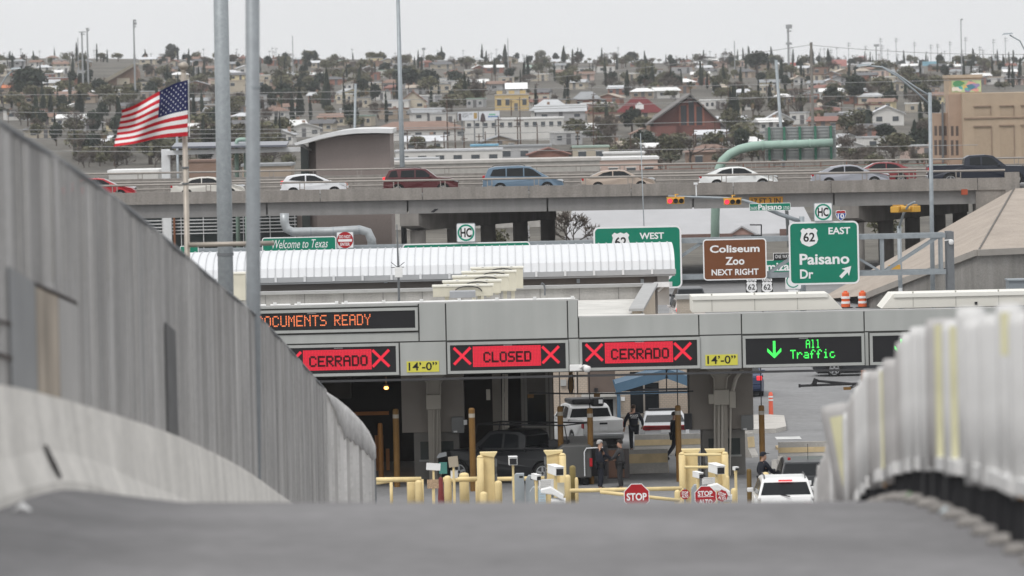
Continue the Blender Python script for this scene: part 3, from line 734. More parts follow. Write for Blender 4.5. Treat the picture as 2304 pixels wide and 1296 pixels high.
ocar('sedan', 'bright red sedan on the overpass, half hidden by the tall fence', 'car', 135, 305, paint('red_car', (.40, .015, .025)))
ocar('sedan', 'cream white sedan on the overpass behind the flagpole', 'car', 385, 551, paint('cream_car', (.62, .60, .55)))
ocar('hatch', 'small white hatchback on the overpass just behind an orange drum', 'car', 632, 780, paint('white_car', (.72, .73, .75)), brake=True)
ocar('suv', 'dark red SUV with silver window trim on the overpass', 'SUV', 862, 1031, paint('maroon_car', (.085, .014, .017)), brake=True, roof_rack=True)
ocar('van', 'steel blue minivan on the overpass', 'minivan', 1086, 1268, paint('steel_blue_car', (.125, .19, .26)), roof_rack=True)
ocar('sedan', 'beige sedan on the overpass between blue minivan and white sedan', 'car', 1309, 1474, paint('beige_car', (.42, .34, .28)))
ocar('sedan', 'plain white sedan with open driver window on the overpass', 'car', 1574, 1749, paint('plain_white_car', (.76, .77, .76)))
ocar('sedan', 'silver grey sedan on the overpass partly in front of a red sedan', 'car', 1826, 2000, paint('silver_car', (.33, .34, .38)))
ocar('pickup', 'dark navy crew cab pickup at right end of the overpass', 'pickup', 2086, 2322, paint('navy_truck', (.006, .010, .022)))
ocar('sedan', 'brick red sedan facing left on the far lanes of the overpass', 'car', 1900, 2060, paint('brick_red_car', (.22, .03, .035)), rz=math.pi, Y=YO+17.5)
def drum(px, pyb, Y, lab, base=None, h=1.0):
    v = P(px, pyb, Y); t_ = T('traffic_drum', lab, 'traffic drum', (v.x, Y, v.z if base is None else base), 'orange traffic drums'); r_ = .27
    m = MB(); m.lathe([(r_*1.0, .05), (r_*.98, .35), (r_*.9, .36), (r_*.88, .62), (r_*.82, .63), (r_*.80, .86), (r_*.7, .93), (r_*.5, .94)], n=18); o = m.build('drum', orange, t_, local=True, smooth=False)
    m = MB()
    for a, b in ((.26, .40), (.56, .70)): m.lathe([(r_*1.01, a), (r_*.985, b)], n=18)
    m.build('white_band', sign_white, t_, local=True)
    m = MB(); m.lathe([(.42, 0), (.42, .05), (.2, .07)], n=18); m.build('rubber_base', black, t_, local=True)
    m = MB(); m.box((0, 0, .97), (.22, .04, .10)); m.build('handle', orange, t_, local=True)
    return t_
x = P(775, 410, YO+6).x
drum(775, 420, YO+6.4, 'orange drum on the overpass in front of the white hatchback', rail_z(x, 0), 1.)
drum(1903, 694, 345, 'orange and white drum, left one of two by the concrete slope', zg(345)+.02)
drum(1941, 694, 345, 'orange and white drum, right one of two by the concrete slope', zg(345)+.02)
# embankment beside the abutment, and its retaining wall
t = T('embankment', 'tan concrete paved slope rising to the right end of the overpass', 'embankment', tuple(P(2150, 600, 345)))
a = P(2282, 424, 381); b = P(2420, 418, 381); c_ = P(2420, 562, 335); d_ = P(2197, 572, 333); e = P(1962, 664, 345); f = P(1842, 674, 358)
m = MB(); m.add([f, e, d_, a], [(0, 1, 2, 3)]); m.add([a, d_, c_, b], [(0, 1, 2, 3)])
m.add([f, a, (a.x, 384, a.z-1.), (f.x, 362, f.z-1)], [(0, 1, 2, 3)])
m.build('slope_paving', M('slope_concrete', (.35, .30, .255), .95, .10, .5, fine=.10, streak=.06, bump=.15), t)
m = MB(); m.beam(a+Vector((0, -.05, .04)), d_+Vector((0, -.05, .03)), .10, .04); m.build('seam', M('slope_seam', (.13, .12, .11), .9, .2), t)
t = T('retaining_wall', 'grey concrete retaining wall in front of the tan paved slope', 'wall', (d_.x, 333, 0))
m = MB(); cp = MB()
pts = [P(1945, 672, 346), e, d_, c_]
for p, q in zip(pts, pts[1:]):
    m.add([(p.x, p.y-.5, -.3), (q.x, q.y-.5, -.3), (q.x, q.y-.5, q.z), (p.x, p.y-.5, p.z), (p.x, p.y, -.3), (q.x, q.y, -.3), (q.x, q.y, q.z), (p.x, p.y, p.z)], [(0, 1, 2, 3), (7, 6, 5, 4), (3, 2, 6, 7), (0, 3, 7, 4), (1, 5, 6, 2)])
    cp.beam(p+Vector((0, -.62, .10)), q+Vector((0, -.62, .10)), .34, .36)
m.build('wall_face', M('retaining_concrete', (.235, .225, .21), .9, .12, .7, streak=.25, fine=.1), t); cp.build('coping', M('coping_concrete', (.30, .28, .255), .9, .1, 1.), t)
m = MB(); x, z, ww, hh = R(2270, 632, 2320, 660, 318); m.bx(x-ww/2, x+ww/2, 318, 320, zg(318), z+hh/2); m.bx(x-ww/2-.05, x+ww/2+.05, 317.9, 320.1, z+hh/2, z+hh/2+.08)
single(m, 'utility_cabinet', M('blue_grey_cabinet', (.22, .25, .27), .5, .05), 'blue grey metal cabinet by the retaining wall at right edge', 'cabinet')
# ------------------------------------------------------------------ sign gantry
YG = 290.
t = T('sign_gantry', 'galvanised steel truss gantry holding the big green road signs', 'gantry', (P(2128, 650, YG).x, YG, 0))
zt_, zb_ = P(1950, 533, YG).z, P(1950, 615, YG).z; x0, x1 = P(380, 560, YG).x, P(2128, 600, YG).x
m = MB()
for yy in (YG, YG+1.3):
    for z in (zt_, zb_): m.beam((x0, yy, z), (x1, yy, z), .24, .24)
m.build('chord', galv, t)
m = MB(); k = 0; x = x1-.2
while x > x0:
    xn = x-2.95
    for yy in (YG, YG+1.3):
        m.beam((x-.0, yy, zb_), (x, yy, zt_), .13, .13)
        m.beam((x, yy, zt_ if k % 2 == 0 else zb_), (xn, yy, zb_ if k % 2 == 0 else zt_), .11, .11)
    m.beam((x, YG, zt_), (x, YG+1.3, zt_), .09, .09); m.beam((x, YG, zb_), (x, YG+1.3, zb_), .09, .09)
    x = xn; k += 1
m.build('web_bracing', galv, t)
for yy in (YG, YG+1.3):
    m = MB(); m.beam((x1+.25, yy, -.1), (x1+.25, yy, zt_+.18), .34, .34); m.build('column', galv_dark, t)
m = MB(); v = P(2140, 545, YG-.3); m.lathe([(.02, -.14), (.10, -.10), (.13, 0), (.12, .10), (.05, .14)], v, 12); m.beam(v+Vector((-.3, .2, .1)), v+Vector((0, 0, .13)), .05, .05); single(m, 'dome_camera', white, 'small white dome camera on the gantry column', 'camera')
def shield62(mb_w, mb_k, x, z, h, y, num='62'):
    pts = []; w_ = h
    base = [(-.32, .50), (-.18, .43), (0, .50), (.18, .43), (.32, .50), (.46, .36), (.40, .22), (.44, .05), (.48, -.12), (.40, -.32), (.18, -.44), (0, -.50), (-.18, -.44), (-.40, -.32), (-.48, -.12), (-.44, .05), (-.40, .22), (-.46, .36)]
    flat(mb_w, [(x+a*w_, z+b*h) for a, b in base], y); text(mb_k, num, x-.31*w_, z-.24*h, .62*w_, .50*h, y-.004, .02)
def road_sign(name, lab, px0, py0, px1, py1, Y, face, border, texts, cat='road sign', extra=None, r=.09, group=None, th=.06):
    x, z, w_, h_ = R(px0, py0, px1, py1, Y); t_ = T(name, lab, cat, (x, Y, z), group)
    m = MB(); m.prism(rrect(x, z, w_, h_, r*min(w_, h_)), Y, Y+th); m.build('sign_panel', border or face, t_)
    bw = .022*min(w_, h_)+.015
    if border:
        m = MB(); flat(m, rrect(x, z, w_-2*bw, h_-2*bw, max(.01, r*min(w_, h_)-bw)), Y-.004); m.build('sign_face', face, t_)
    by = {}
    for it in texts:
        s, a, b, c_, d__, mt = it[:6]; kw = it[6] if len(it) > 6 else {}
        xx, z2, w2, h2 = R(a, b, c_, d__, Y); m = by.setdefault(mt.name, (MB(), mt))[0]
        text(m, s, xx-w2/2, z2-h2/2, w2, h2, Y-.010, kw.get('bold', .026), kw.get('shear', 0), kw.get('rot', 0))
    for nm, (m, mt) in by.items(): m.build('lettering', mt, t_)
    if extra: extra(t_, x, z, w_, h_, Y)
    return t_
def east(t_, x, z, w_, h_, Y):
    a, b = MB(), MB(); xx, zz_, ww, hh = R(1799, 513, 1842, 555, Y); shield62(a, b, xx, zz_, hh, Y-.010); a.build('route_shield', sign_white, t_); b.build('shield_number', sign_black, t_)
    m = MB(); p, q = P(1891, 624, Y), P(1911, 603, Y); d = Vector((q.x-p.x, 0, q.z-p.z)).normalized(); n = Vector((-d.z, 0, d.x)); sw = .085
    pts = [p-n*sw, q-d*.22-n*sw, q-d*.22-n*.26, q+d*.14, q-d*.22+n*.26, q-d*.22+n*sw, p+n*sw]; pts[2] = q-d*.30-n*.26; pts[4] = q-d*.30+n*.26
    flat(m, [(v.x, v.z) for v in pts], Y-.010); m.build('arrow', sign_white, t_)
road_sign('guide_sign', 'green guide sign reading 62 EAST Paisano Dr with slanted arrow', 1775, 498, 1933, 640, YG-.4, sign_green, sign_white,
  [('EAST', 1864, 511, 1913, 527, sign_white), ('Paisano', 1799, 570, 1911, 595, sign_white), ('Dr', 1800, 606, 1830, 627, sign_white)], extra=east)
def west(t_, x, z, w_, h_, Y):
    a, b = MB(), MB(); xx, zz_, ww, hh = R(1375, 523, 1418, 566, Y); shield62(a, b, xx, zz_, hh, Y-.010); a.build('route_shield', sign_white, t_); b.build('shield_number', sign_black, t_)
    m = MB()
    for px in (1497, 1373):
        xx, z2, ww, hh = R(px-18, 611, px+18, 638, Y); flat(m, [(xx-ww*.10, z2+hh*.5), (xx+ww*.10, z2+hh*.5), (xx+ww*.10, z2+hh*.05), (xx+ww*.5, z2+hh*.2), (xx, z2-hh*.5), (xx-ww*.5, z2+hh*.2), (xx-ww*.10, z2+hh*.05)], Y-.010)
    m.build('arrow', sign_white, t_)
road_sign('guide_sign', 'green guide sign reading 62 WEST, half behind the vaulted white roof', 1336, 509, 1534, 650, YG-.4, sign_green, sign_white, [('WEST', 1439, 523, 1494, 538, sign_white)], extra=west)
road_sign('guide_sign', 'brown sign reading Coliseum Zoo NEXT RIGHT', 1582, 537, 1725, 630, YG-.4, sign_brown, sign_white,
  [('Coliseum', 1597, 551, 1709, 568, sign_white), ('Zoo', 1632, 578, 1675, 596, sign_white), ('NEXT RIGHT', 1601, 605, 1707, 619, sign_white)])
road_sign('guide_sign', 'wide green sign mostly hidden behind the vaulted white roof, HC plate above', 906, 546, 1194, 640, YG-.4, sign_green, sign_white, [])
def hc(lab, a, b, c_, d__):
    def ex(t_, x, z, w_, h_, Y):
        m = MB(); ring(m, x, z, h_*.35, h_*.44, Y-.010); m.build('green_ring', M('ring_green', (.0, .25, .16), .4), t_)
    road_sign('hazard_sign', lab, a, b, c_, d__, YG-.5, sign_white, galv, [('HC', a+9, b+11, c_-9, d__-11, sign_black, {'bold': .03})], extra=ex)
hc('white HC plate with green ring on top of the wide green sign', 1027, 502, 1070, 545)
hc('white HC plate with green ring above the 62 EAST sign', 1831, 456, 1873, 498)
def i10(t_, x, z, w_, h_, Y): pass
x, z, ww, hh = R(1880, 472, 1904, 497, YG-.5); t = T('interstate_shield', 'blue and red route 10 shield above the 62 EAST sign', 'road sign', (x, YG-.5, z))
sh = [(-.45, .40), (-.25, .47), (0, .42), (.25, .47), (.45, .40), (.5, .1), (.38, -.22), (0, -.5), (-.38, -.22), (-.5, .1)]
m = MB(); m.prism([(x+a*ww, z+b*hh) for a, b in sh], YG-.5, YG-.46); m.build('shield_edge', sign_white, t)
m = MB(); flat(m, [(x+a*ww*.9, z+b*hh*.9) for a, b in [(-.48, .2), (.48, .2), (.5, .1), (.38, -.22), (0, -.5), (-.38, -.22), (-.5, .1)]], YG-.506); m.build('shield_face', sign_blue, t)
m = MB(); flat(m, [(x+a*ww*.9, z+b*hh*.9) for a, b in [(-.45, .40), (-.25, .47), (0, .42), (.25, .47), (.45, .40), (.49, .23), (-.49, .23)]], YG-.506); m.build('shield_crown', sign_red, t)
m = MB(); text(m, '10', x-.30*ww, z-.28*hh, .6*ww, .44*hh, YG-.51); m.build('lettering', sign_white, t)
def welcome(t_, x, z, w_, h_, Y): pass
road_sign('welcome_sign', 'green sign reading Welcome to Texas in script lettering', 590, 533, 757, 600, YG-1.2, sign_green, sign_white,
  [('Welcome to Texas', 613, 539, 738, 558, sign_white, {'shear': .35, 'bold': .0})])
road_sign('guide_sign', 'corner of a green sign at the left end of the gantry behind the fence', 405, 553, 447, 600, YG-1.2, sign_green, sign_white, [])
def dne(t_, x, z, w_, h_, Y):
    m = MB(); flat(m, disc(x, z, h_*.48), Y-.008); m.build('red_disc', sign_red, t_)
    m = MB(); flat(m, rrect(x, z-.02, w_*.80, h_*.15, .02), Y-.012); m.build('white_bar', sign_white, t_)
road_sign('do_not_enter_sign', 'red and white DO NOT ENTER sign beside the Welcome to Texas sign', 757, 521, 796, 559, YG-1.0, sign_white, galv, [], extra=dne)
for a in list(bpy.data.objects):
    if a.name.startswith('do_not_enter_sign') and a.type == 'EMPTY':
        m = MB()
        for s, q in (('DO NOT', (763, 529, 789, 536)), ('ENTER', (766, 546, 787, 553))):
            x, z, ww, hh = R(*q, YG-1.0); text(m, s, x-ww/2, z-hh/2, ww, hh, YG-1.014, .02)
        m.build('lettering', sign_white, a)
# traffic signal mast with street name sign
YS = 325.
t = T('signal_mast', 'grey steel traffic signal mast with long arm behind the green signs', 'signal mast', (P(1806, 660, YS).x, YS, zg(YS)))
v0 = P(1806, 660, YS); m = MB(); m.tube([(v0.x, YS, zg(YS)-.1), (P(1804, 487, YS).x, YS, P(1804, 487, YS).z)], [.19, .15], 14); m.build('pole', galv, t, smooth=True)
m = MB(); m.tube([P(1800, 498, YS), P(1752, 481, YS), P(1700, 459, YS), P(1672, 451, YS), P(1630, 446, YS), P(1570, 443.5, YS), P(1503, 441.5, YS)], [.13, .12, .10, .09, .08, .07, .05], 10); m.build('arm', galv, t, smooth=True)
m = MB(); p = P(1567, 443, YS); m.tube([p, P(1566, 416, YS)], .035, 8); m.box(P(1565, 413, YS), (.22, .2, .12)); m.build('sensor_stalk', steel_white, t)
def signal(px, py, Y, lab):
    v = P(px, py, Y); t_ = T('traffic_signal', lab, 'traffic signal', tuple(v), 'horizontal traffic signals')
    m = MB(); m.box((0, 0, 0), (.98, .22, .34)); m.build('housing', signal_yellow, t_, local=True, bevel=.03)
    m = MB(); m.box((0, 0, .20), (1.04, .06, .05)); m.beam((0, .0, .2), (.0, .1, .36), .06, .06); m.box((.06, .1, .36), (.22, .06, .05)); m.build('hanger', signal_yellow, t_, local=True)
    for k, mm in ((-1, M('signal_red_lit', (1.0, .05, .10), .4, 0, emit=1.1)), (0, dark), (1, black)):
        x = k*.32; m = MB(); m.add([(x+.135*math.cos(a*math.pi/9), -.135, .135*math.sin(a*math.pi/9)) for a in range(18)], [tuple(range(18))]); m.build('lens', mm, t_, local=True)
        m = MB(); nn = 14; vs = []
        for y in (-.11, -.36):
            for a in range(nn+1):
                g_ = math.radians(-20+220*a/nn); vs.append((x+.155*math.cos(g_), y, .155*math.sin(g_)))
        m.add(vs, [(i, i+1, i+nn+2, i+nn+1) for i in range(nn)]); o = m.build('visor', signal_yellow, t_, local=True); o.modifiers.new('s', 'SOLIDIFY').thickness = .01
    return t_
signal(1520, 452, YS-.1, 'yellow three-lens signal showing red at the tip of the mast arm')
signal(1648, 454, YS-.1, 'yellow three-lens signal showing red beside the Paisano street sign')
road_sign('street_name_sign', 'small green street sign reading 3600 Paisano 3700 on the mast arm', 1686, 457, 1779, 474, YS-.25, sign_green, sign_white,
  [('Paisano', 1706, 459.5, 1759, 472, sign_white), ('3600', 1688, 465, 1704, 472, sign_white, {'bold': 0}), ('3700', 1762, 464, 1776, 471, sign_white, {'bold': 0})], r=.12)
t = T('signal_mast', 'short signal mast seen edge-on with two yellow signals against the dark bent', 'signal mast', (P(2026, 655, 318).x, 318, 0))
m = MB(); m.tube([(P(2026, 655, 318).x, 318, zg(318)), P(2023, 508, 318)], .12, 12); m.tube([P(2023, 512, 318), P(2033, 480, 316), P(2044, 462, 312), P(2058, 455, 308)], .07, 8); m.build('pole', galv, t, smooth=True)
m = MB(); m.box((P(2026, 654, 317.8)), (.2, .1, .3)); m.build('control_box', steel_white, t)
for px, py, s, lab in ((2021, 471, -1, 'yellow signal head turned away, left of the pair on short mast'), (2052, 470, 1, 'yellow signal head turned away, right of the pair on short mast')):
    v = P(px, py, 314); t_ = T('traffic_signal', lab, 'traffic signal', tuple(v)); m = MB(); m.box((0, 0, 0), (.5, 1.0, .34), rz=.5*s); m.build('housing', signal_yellow, t_, local=True, bevel=.04)
    m = MB(); m.tube([(-.5*s*.6, -.2, .02), (-.75*s*.9, -.3, .04)], [.16, .19], 10); m.build('visor', signal_yellow, t_, local=True); m = MB(); m.beam((-.3, 0, .22), (.3, 0, .22), .05, .05); m.build('hanger', signal_yellow, t_, local=True)
m = MB(); x, z, ww, hh = R(2000, 596, 2026, 610, 317); m.bx(x-ww/2, x+ww/2, 317, 317.3, z-hh/2, z+hh/2); single(m, 'signal_box', signal_yellow, 'pale orange box fixed low on the short signal mast', 'signal box')
# street lights
def street_light(lab, base, top, Y, arms, r0, r1, head):
    b = P(*base, Y); a = P(*top, Y); t_ = T('street_light', lab, 'street light', (b.x, Y, 0)); m = MB(); sx = (a.x-b.x)/(a.z-b.z); z0 = zg(Y)-.1
    m.tube([(b.x+sx*(z0-b.z), Y, z0), a], [r1, r0], 14); m.build('pole', galv, t_, smooth=True)
    m = MB()
    for arm in arms: m.tube([P(x, y, Y) for x, y in arm], .05, 8)
    if arms: m.build('arm', galv, t_, smooth=True)
    if head:
        m = MB(); p = P(*head, Y); m.add([(p.x+a_*1.0, p.y+b_, p.z+c_) for a_, b_, c_ in [(-.45, -.15, -.02), (.35, -.15, .04), (.35, .15, .04), (-.45, .15, -.02), (-.3, -.1, .12), (.3, -.1, .14), (.3, .1, .14), (-.3, .1, .12)]], [(0, 3, 2, 1), (4, 5, 6, 7), (0, 1, 5, 4), (1, 2, 6, 5), (2, 3, 7, 6), (3, 0, 4, 7)]); m.build('lamp_head', galv, t_)
    return t_
street_light('grey street light with long double arm in front of the overpass at right', (2099, 655), (2092, 208), 312, [[(2093, 216), (2060, 196), (2015, 165), (1985, 151), (1950, 148)], [(2093, 236), (2060, 205), (2020, 172), (1985, 151)]], .10, .13, (1945, 149))
street_light('thin street light rising in front of the town at upper right edge', (2345, 600), (2330, 170), 420, [[(2330, 170), (2312, 125), (2295, 92), (2272, 79)]], .08, .12, (2268, 78))
street_light('pale curved street light at upper left edge above the fence', (-40, 420), (-8, 215), 420, [[(-8, 215), (3, 190), (15, 170), (30, 158)]], .08, .12, (36, 156))
street_light('very tall plain grey lamp post rising above the curved-roof building', (905, 370), (894.5, -40), 425, [], .13, .22, None)
street_light('short grey post behind the dark red SUV', (798, 290), (800, 188), 560, [], .12, .14, None)
street_light('slim grey lamp post behind the flagpole foot', (400, 380), (398, 300), 470, [[(398, 302), (385, 302)]], .10, .10, None)
street_light('thin grey rod rising through the overpass rail beside the white sedan', (1449, 508), (1441, 300), 378, [], .03, .035, None)
street_light('grey steel post standing left of the tall wooden pole above the sign bridge', (1757, 290), (1746, 135), 470, [], .12, .15, None)
# small route markers near the signals
YM = 318.
for i, (px, lab) in enumerate(((1691, 'small 62 route marker with up arrow under the brown sign, left one'), (1726, 'small 62 route marker with slanted arrow under the brown sign, right one'))):
    v = P(px, 646, YM); t = T('route_marker', lab, 'road sign', (v.x, YM, 0))
    m = MB(); m.beam((v.x, YM+.06, zg(YM)), (v.x, YM+.06, v.z+.6), .06, .06); m.build('post', galv, t)
    m = MB(); x, z, ww, hh = R(px-13, 633, px+13, 659, YM); m.bx(x-ww/2, x+ww/2, YM, YM+.03, z-hh/2, z+hh/2); m.build('marker_plate', sign_black, t)
    a, b = MB(), MB(); shield62(a, b, x, z, hh*.98, YM-.006); a.build('route_shield', sign_white, t); b.build('shield_number', sign_black, t)
    m = MB(); x, z, ww, hh = R(px-11, 627, px+11, 632.6, YM); m.bx(x-ww/2, x+ww/2, YM, YM+.03, z-hh/2, z+hh/2); x, z, ww, hh = R(px-10, 659.6, px+10, 676, YM); m.bx(x-ww/2, x+ww/2, YM, YM+.03, z-hh/2, z+hh/2); m.build('arrow_plate', sign_white, t)
    m = MB(); q = .12; flat(m, [(x-q*.3, z-.12), (x+q*.3, z-.12), (x+q*.3, z+.02), (x+q, z+.02), (x+(q if i else 0), z+.16), (x-q, z+.02), (x-q*.3, z+.02)], YM-.005); m.build('arrow', sign_black, t)
    m = MB(); x, z, ww, hh = R(px-9, 627.6, px+9, 632, YM); text(m, ('WEST', 'EAST')[i], x-ww/2, z-hh/2, ww, hh, YM-.005, .01); m.build('lettering', sign_black, t)
v = P(1785, 640, YM); t = T('turn_sign', 'white plate with green ring and turn arrows, mostly behind the 62 EAST sign', 'road sign', (v.x, YM, 0))
m = MB(); x, z, ww, hh = R(1767, 614, 1802, 650, YM); m.prism(rrect(x, z, ww, hh, .05), YM, YM+.03); x2, z2, w2, h2 = R(1774, 652, 1796, 676, YM); m.bx(x2-w2/2, x2+w2/2, YM, YM+.03, z2-h2/2, z2+h2/2); m.build('sign_panel', sign_white, t)
m = MB(); ring(m, x, z, hh*.36, hh*.43, YM-.006); m.build('green_ring', M('ring_green', (.0, .25, .16), .4), t)
m = MB(); m.beam((x2, YM-.006, z2-.25), (x2, YM-.006, z2+.1), .05, .004); m.beam((x2, YM-.006, z2-.08), (x2+.18, YM-.006, z2-.08), .05, .004)
flat(m, [(x2-.09, z2+.08), (x2+.09, z2+.08), (x2, z2+.2)], YM-.008); flat(m, [(x2+.15, z2-.17), (x2+.15, z2+.01), (x2+.26, z2-.08)], YM-.008); m.build('arrow', sign_black, t)
m = MB(); m.tube([(x+.2, YM+.2, 0), (x+.2, YM+.2, z)], .09, 10); m.build('post', galv, t)
road_sign('one_way_sign', 'black and white ONE WAY sign between the brown and the 62 EAST sign', 1740, 569, 1790, 586, 330, sign_black, sign_white, [('ONE WAY', 1744, 573, 1776, 581, sign_white, {'bold': 0})], r=.05)
road_sign('street_name_sign', 'large green street sign ending in amiza behind the brown sign', 1660, 585, 1800, 619, 330, sign_green, sign_white, [('Gamiza', 1692, 590, 1776, 610, sign_white)], r=.08)
for i, px in enumerate((1166, 1184)):
    Ym = 430; v = P(px, 520, Ym); t = T('route_marker', ('distant white 54 route marker left of its twin in the gap under the overpass', 'distant white 62 route marker beside the round column under the overpass')[i], 'road sign', (v.x, Ym, 0))
    m = MB(); x, z, ww, hh = R(px-8, 518, px+8, 536, Ym); m.bx(x-ww/2, x+ww/2, Ym, Ym+.03, z-hh/2, z+hh/2); m.build('marker_plate', sign_black, t); a, b = MB(), MB(); shield62(a, b, x, z, hh, Ym-.006, ('54', '62')[i]); a.build('route_shield', sign_white, t); b.build('shield_number', sign_black, t)
    m = MB(); 
    for a_, b_ in ((507, 517), (537, 548)): x, z, ww, hh = R(px-7, a_, px+7, b_, Ym); m.bx(x-ww/2, x+ww/2, Ym, Ym+.03, z-hh/2, z+hh/2)
    m.build('arrow_plate', sign_white, t); m = MB(); m.beam((v.x, Ym+.06, zg(Ym)), (v.x, Ym+.06, v.z+.3), .06, .06); m.build('post', galv, t)
# hook lamp and dark rails behind the gantry
m = MB(); Y = 330
for p, q in (((1687, 506), (1713, 506)), ((1713, 505), (1713, 531)), ((1713, 530), (1690, 530))): m.beam(P(*p, Y), P(*q, Y), .07, .07)
m.beam(P(1713, 530, Y), (P(1713, 530, Y).x, Y, zg(Y)), .07, .07)
single(m, 'bracket_lamp', black, 'black square bracket lamp post above the brown sign', 'lamp')
# ------------------------------------------------------------------ inspection canopy
YC = 208.
zc = lambda px, py, Y=YC: P(px, py, Y).z
xc = lambda px, py=760, Y=YC: P(px, py, Y).x
zU1, zM, zL0 = zc(1140, 678), zc(1140, 764.5), zc(1140, 841.5)
zR1 = zc(1440, 710)
t = T('inspection_canopy', 'long grey panelled canopy over the border lanes with LED lane signs', 'canopy', (0, YC, 0))
m = MB(); XE = xc(1302); XLf = xc(400); XRf = xc(2420)
m.bx(XLf, XE, YC+.06, YC+.5, zM-.3, zU1-.03); m.bx(XE+.001, XRf, YC+.06, YC+.5, zM-.3, zR1-.03); m.bx(XLf, XE, YC+.06, YC+14, zL0+.02, zM-.301); m.bx(XE+.001, xc(1702), YC+.06, YC+8, zL0+.02, zM-.301); m.bx(xc(1702)+.001, XRf, YC+.06, YC+3, zL0+.02, zM-.301)
m.build('backing', joint, t)
m = MB(); m.bx(XLf, XE, YC+.51, YC+14, zM-.3, zM-.2); m.bx(XE+.001, xc(1702), YC+.51, YC+8, zM-.3, zM-.2); m.bx(xc(1702)+.001, XRf, YC+.51, YC+3, zM-.3, zM-.2); m.bx(XLf, XE+.01, YC+.0, YC+.52, zU1-.028, zU1+.01); m.bx(XE+.012, XRf, YC+.0, YC+.52, zR1-.028, zR1+.01); m.build('roof_deck', M('pale_roof', (.42, .42, .41), .9, .1, .8), t)
g = .045
def fp(px0, px1, z0, z1):
    x0, x1 = xc(px0)+g/2, xc(px1)-g/2; m = MB(); m.bx(x0, x1, YC, YC+.05, z0+g/2, z1-g/2); m.build('fascia_panel', fascia, t, bevel=.008)
zD = zc(850, 748.5)   # under the message sign
for a, b in ((400, 622), (622, 943)): fp(a, b, zM, zD)
fp(400, 943, zc(850, 691), zU1)
for a, b in ((943, 1004), (1004, 1278), (1278, 1302)): fp(a, b, zM, zU1)
for a, b in ((898, 1004), ): fp(a, b, zL0, zM)
fp(1278, 1303.5, zL0, zM)
zMr = zM
for a, b in ((1302.5, 1573), (1573, 1669), (1669, 1945), (1945, 2420)): fp(a, b, zMr, zR1)
fp(1573, 1669, zL0, zMr); fp(1944.5, 1955, zL0, zMr)
m = MB()
for a, b, zz_ in ((400, 600, zU1), (610, 655, zU1), (664, 760, zU1), (770, 1296, zU1)):
    m.tube([(xc(a), YC+.1, zz_+.04), (xc(b), YC+.1, zz_+.04)], .05, 6)
    for px in range(a+10, b, 85): m.box((xc(px), YC+.1, zz_+.09), (.12, .1, .1))
m.build('roof_edge_pipe', white, t)
m = MB(); m.bx(XLf, XRf, YC-.12, YC-.04, zL0-.16, zL0-.08); m.build('signal_rail', dark, t)
def led(lab, px0, px1, zt_, zb_, pad=.10, name='led_sign'):
    x0, x1 = xc(px0), xc(px1); tt = T(name, lab, 'LED sign', ((x0+x1)/2, YC, (zt_+zb_)/2))
    m = MB(); y0 = YC-.07; m.bx(x0-pad, x1+pad, y0, YC+.04, zt_, zt_+pad); m.bx(x0-pad, x1+pad, y0, YC+.04, zb_-pad, zb_)
    m.bx(x0-pad, x0, y0, YC+.04, zb_+.001, zt_-.001); m.bx(x1, x1+pad, y0, YC+.04, zb_+.001, zt_-.001); m.build('frame', fascia, tt)
    m = MB(); m.bx(x0+.001, x1-.001, YC-.03, YC+.03, zb_+.001, zt_-.001); m.build('screen', screen, tt)
    m = MB(); vx = (x0+x1)/2; m.bx(vx-.16, vx+.16, YC-.036, YC-.031, zt_-.05, zt_-.025); m.build('maker_plate', M('small_plate', (.35, .35, .35), .5), tt)
    return tt, x0, x1
YL = YC-.034
def cross(tt, px, py, w_=.60, h_=.60):
    v = P(px, py, YC); m = MB(); a = w_/2; b = h_/2; q = .05
    for s in (1, -1):
        d = Vector((s*a, 0, b)).normalized(); n = Vector((-d.z, 0, d.x))*q; p0 = Vector((v.x-s*a, YL-.002*(s+2), v.z-b)); p1 = Vector((v.x+s*a, YL-.002*(s+2), v.z+b))
        m.add([p0-n, p1-n, p1+n, p0+n], [(0, 1, 2, 3)])
    m.build('red_cross', redled, tt)
def redblock(tt, word, q, wq):
    x, z, w_, h_ = R(*q, YC); m = MB(); flat(m, [(x-w_/2, z-h_/2), (x+w_/2, z-h_/2), (x+w_/2, z+h_/2), (x-w_/2, z+h_/2)], YL); m.build('red_field', redled, tt)
    m = MB(); nx_ = 46; 
    for k in range(1, nx_): m.bx(x-w_/2+w_*k/nx_-.004, x-w_/2+w_*k/nx_+.004, YL-.003, YL-.001, z-h_/2, z+h_/2)
    for k in range(1, 15): m.bx(x-w_/2, x+w_/2, YL-.007, YL-.005, z-h_/2+h_*k/15-.004, z-h_/2+h_*k/15+.004)
    m.build('pixel_grid', M('led_gap', (.25, .012, .02), .6, 0, emit=.35), tt)
    x, z, w_, h_ = R(*wq, YC); m = MB(); dots(m, word, x-w_/2, z-h_/2, w_, h_, YL-.012, 1.4); m.build('lettering', ledletter, tt)
zs = lambda px, py: zc(px, py)
L1, x0, x1 = led('LED lane sign reading CERRADO with its left cross hidden by the fence', 632, 890, zs(850, 779), zs(850, 838))
cross(L1, 857, 806); cross(L1, 659, 811); redblock(L1, 'CERRADO', (682, 787, 836, 832.5), (696, 800.5, 827, 824))
L2, x0, x1 = led('LED lane sign reading CLOSED between two red crosses', 1012, 1272, zs(1142, 774), zs(1142, 832))
cross(L2, 1040, 801); cross(L2, 1239, 798); redblock(L2, 'CLOSED', (1064, 778, 1217, 824), (1088, 791, 1195, 814))
L3, x0, x1 = led('LED lane sign reading CERRADO left of the yellow plate by the All Traffic sign', 1309, 1568, zs(1440, 767), zs(1440, 825))
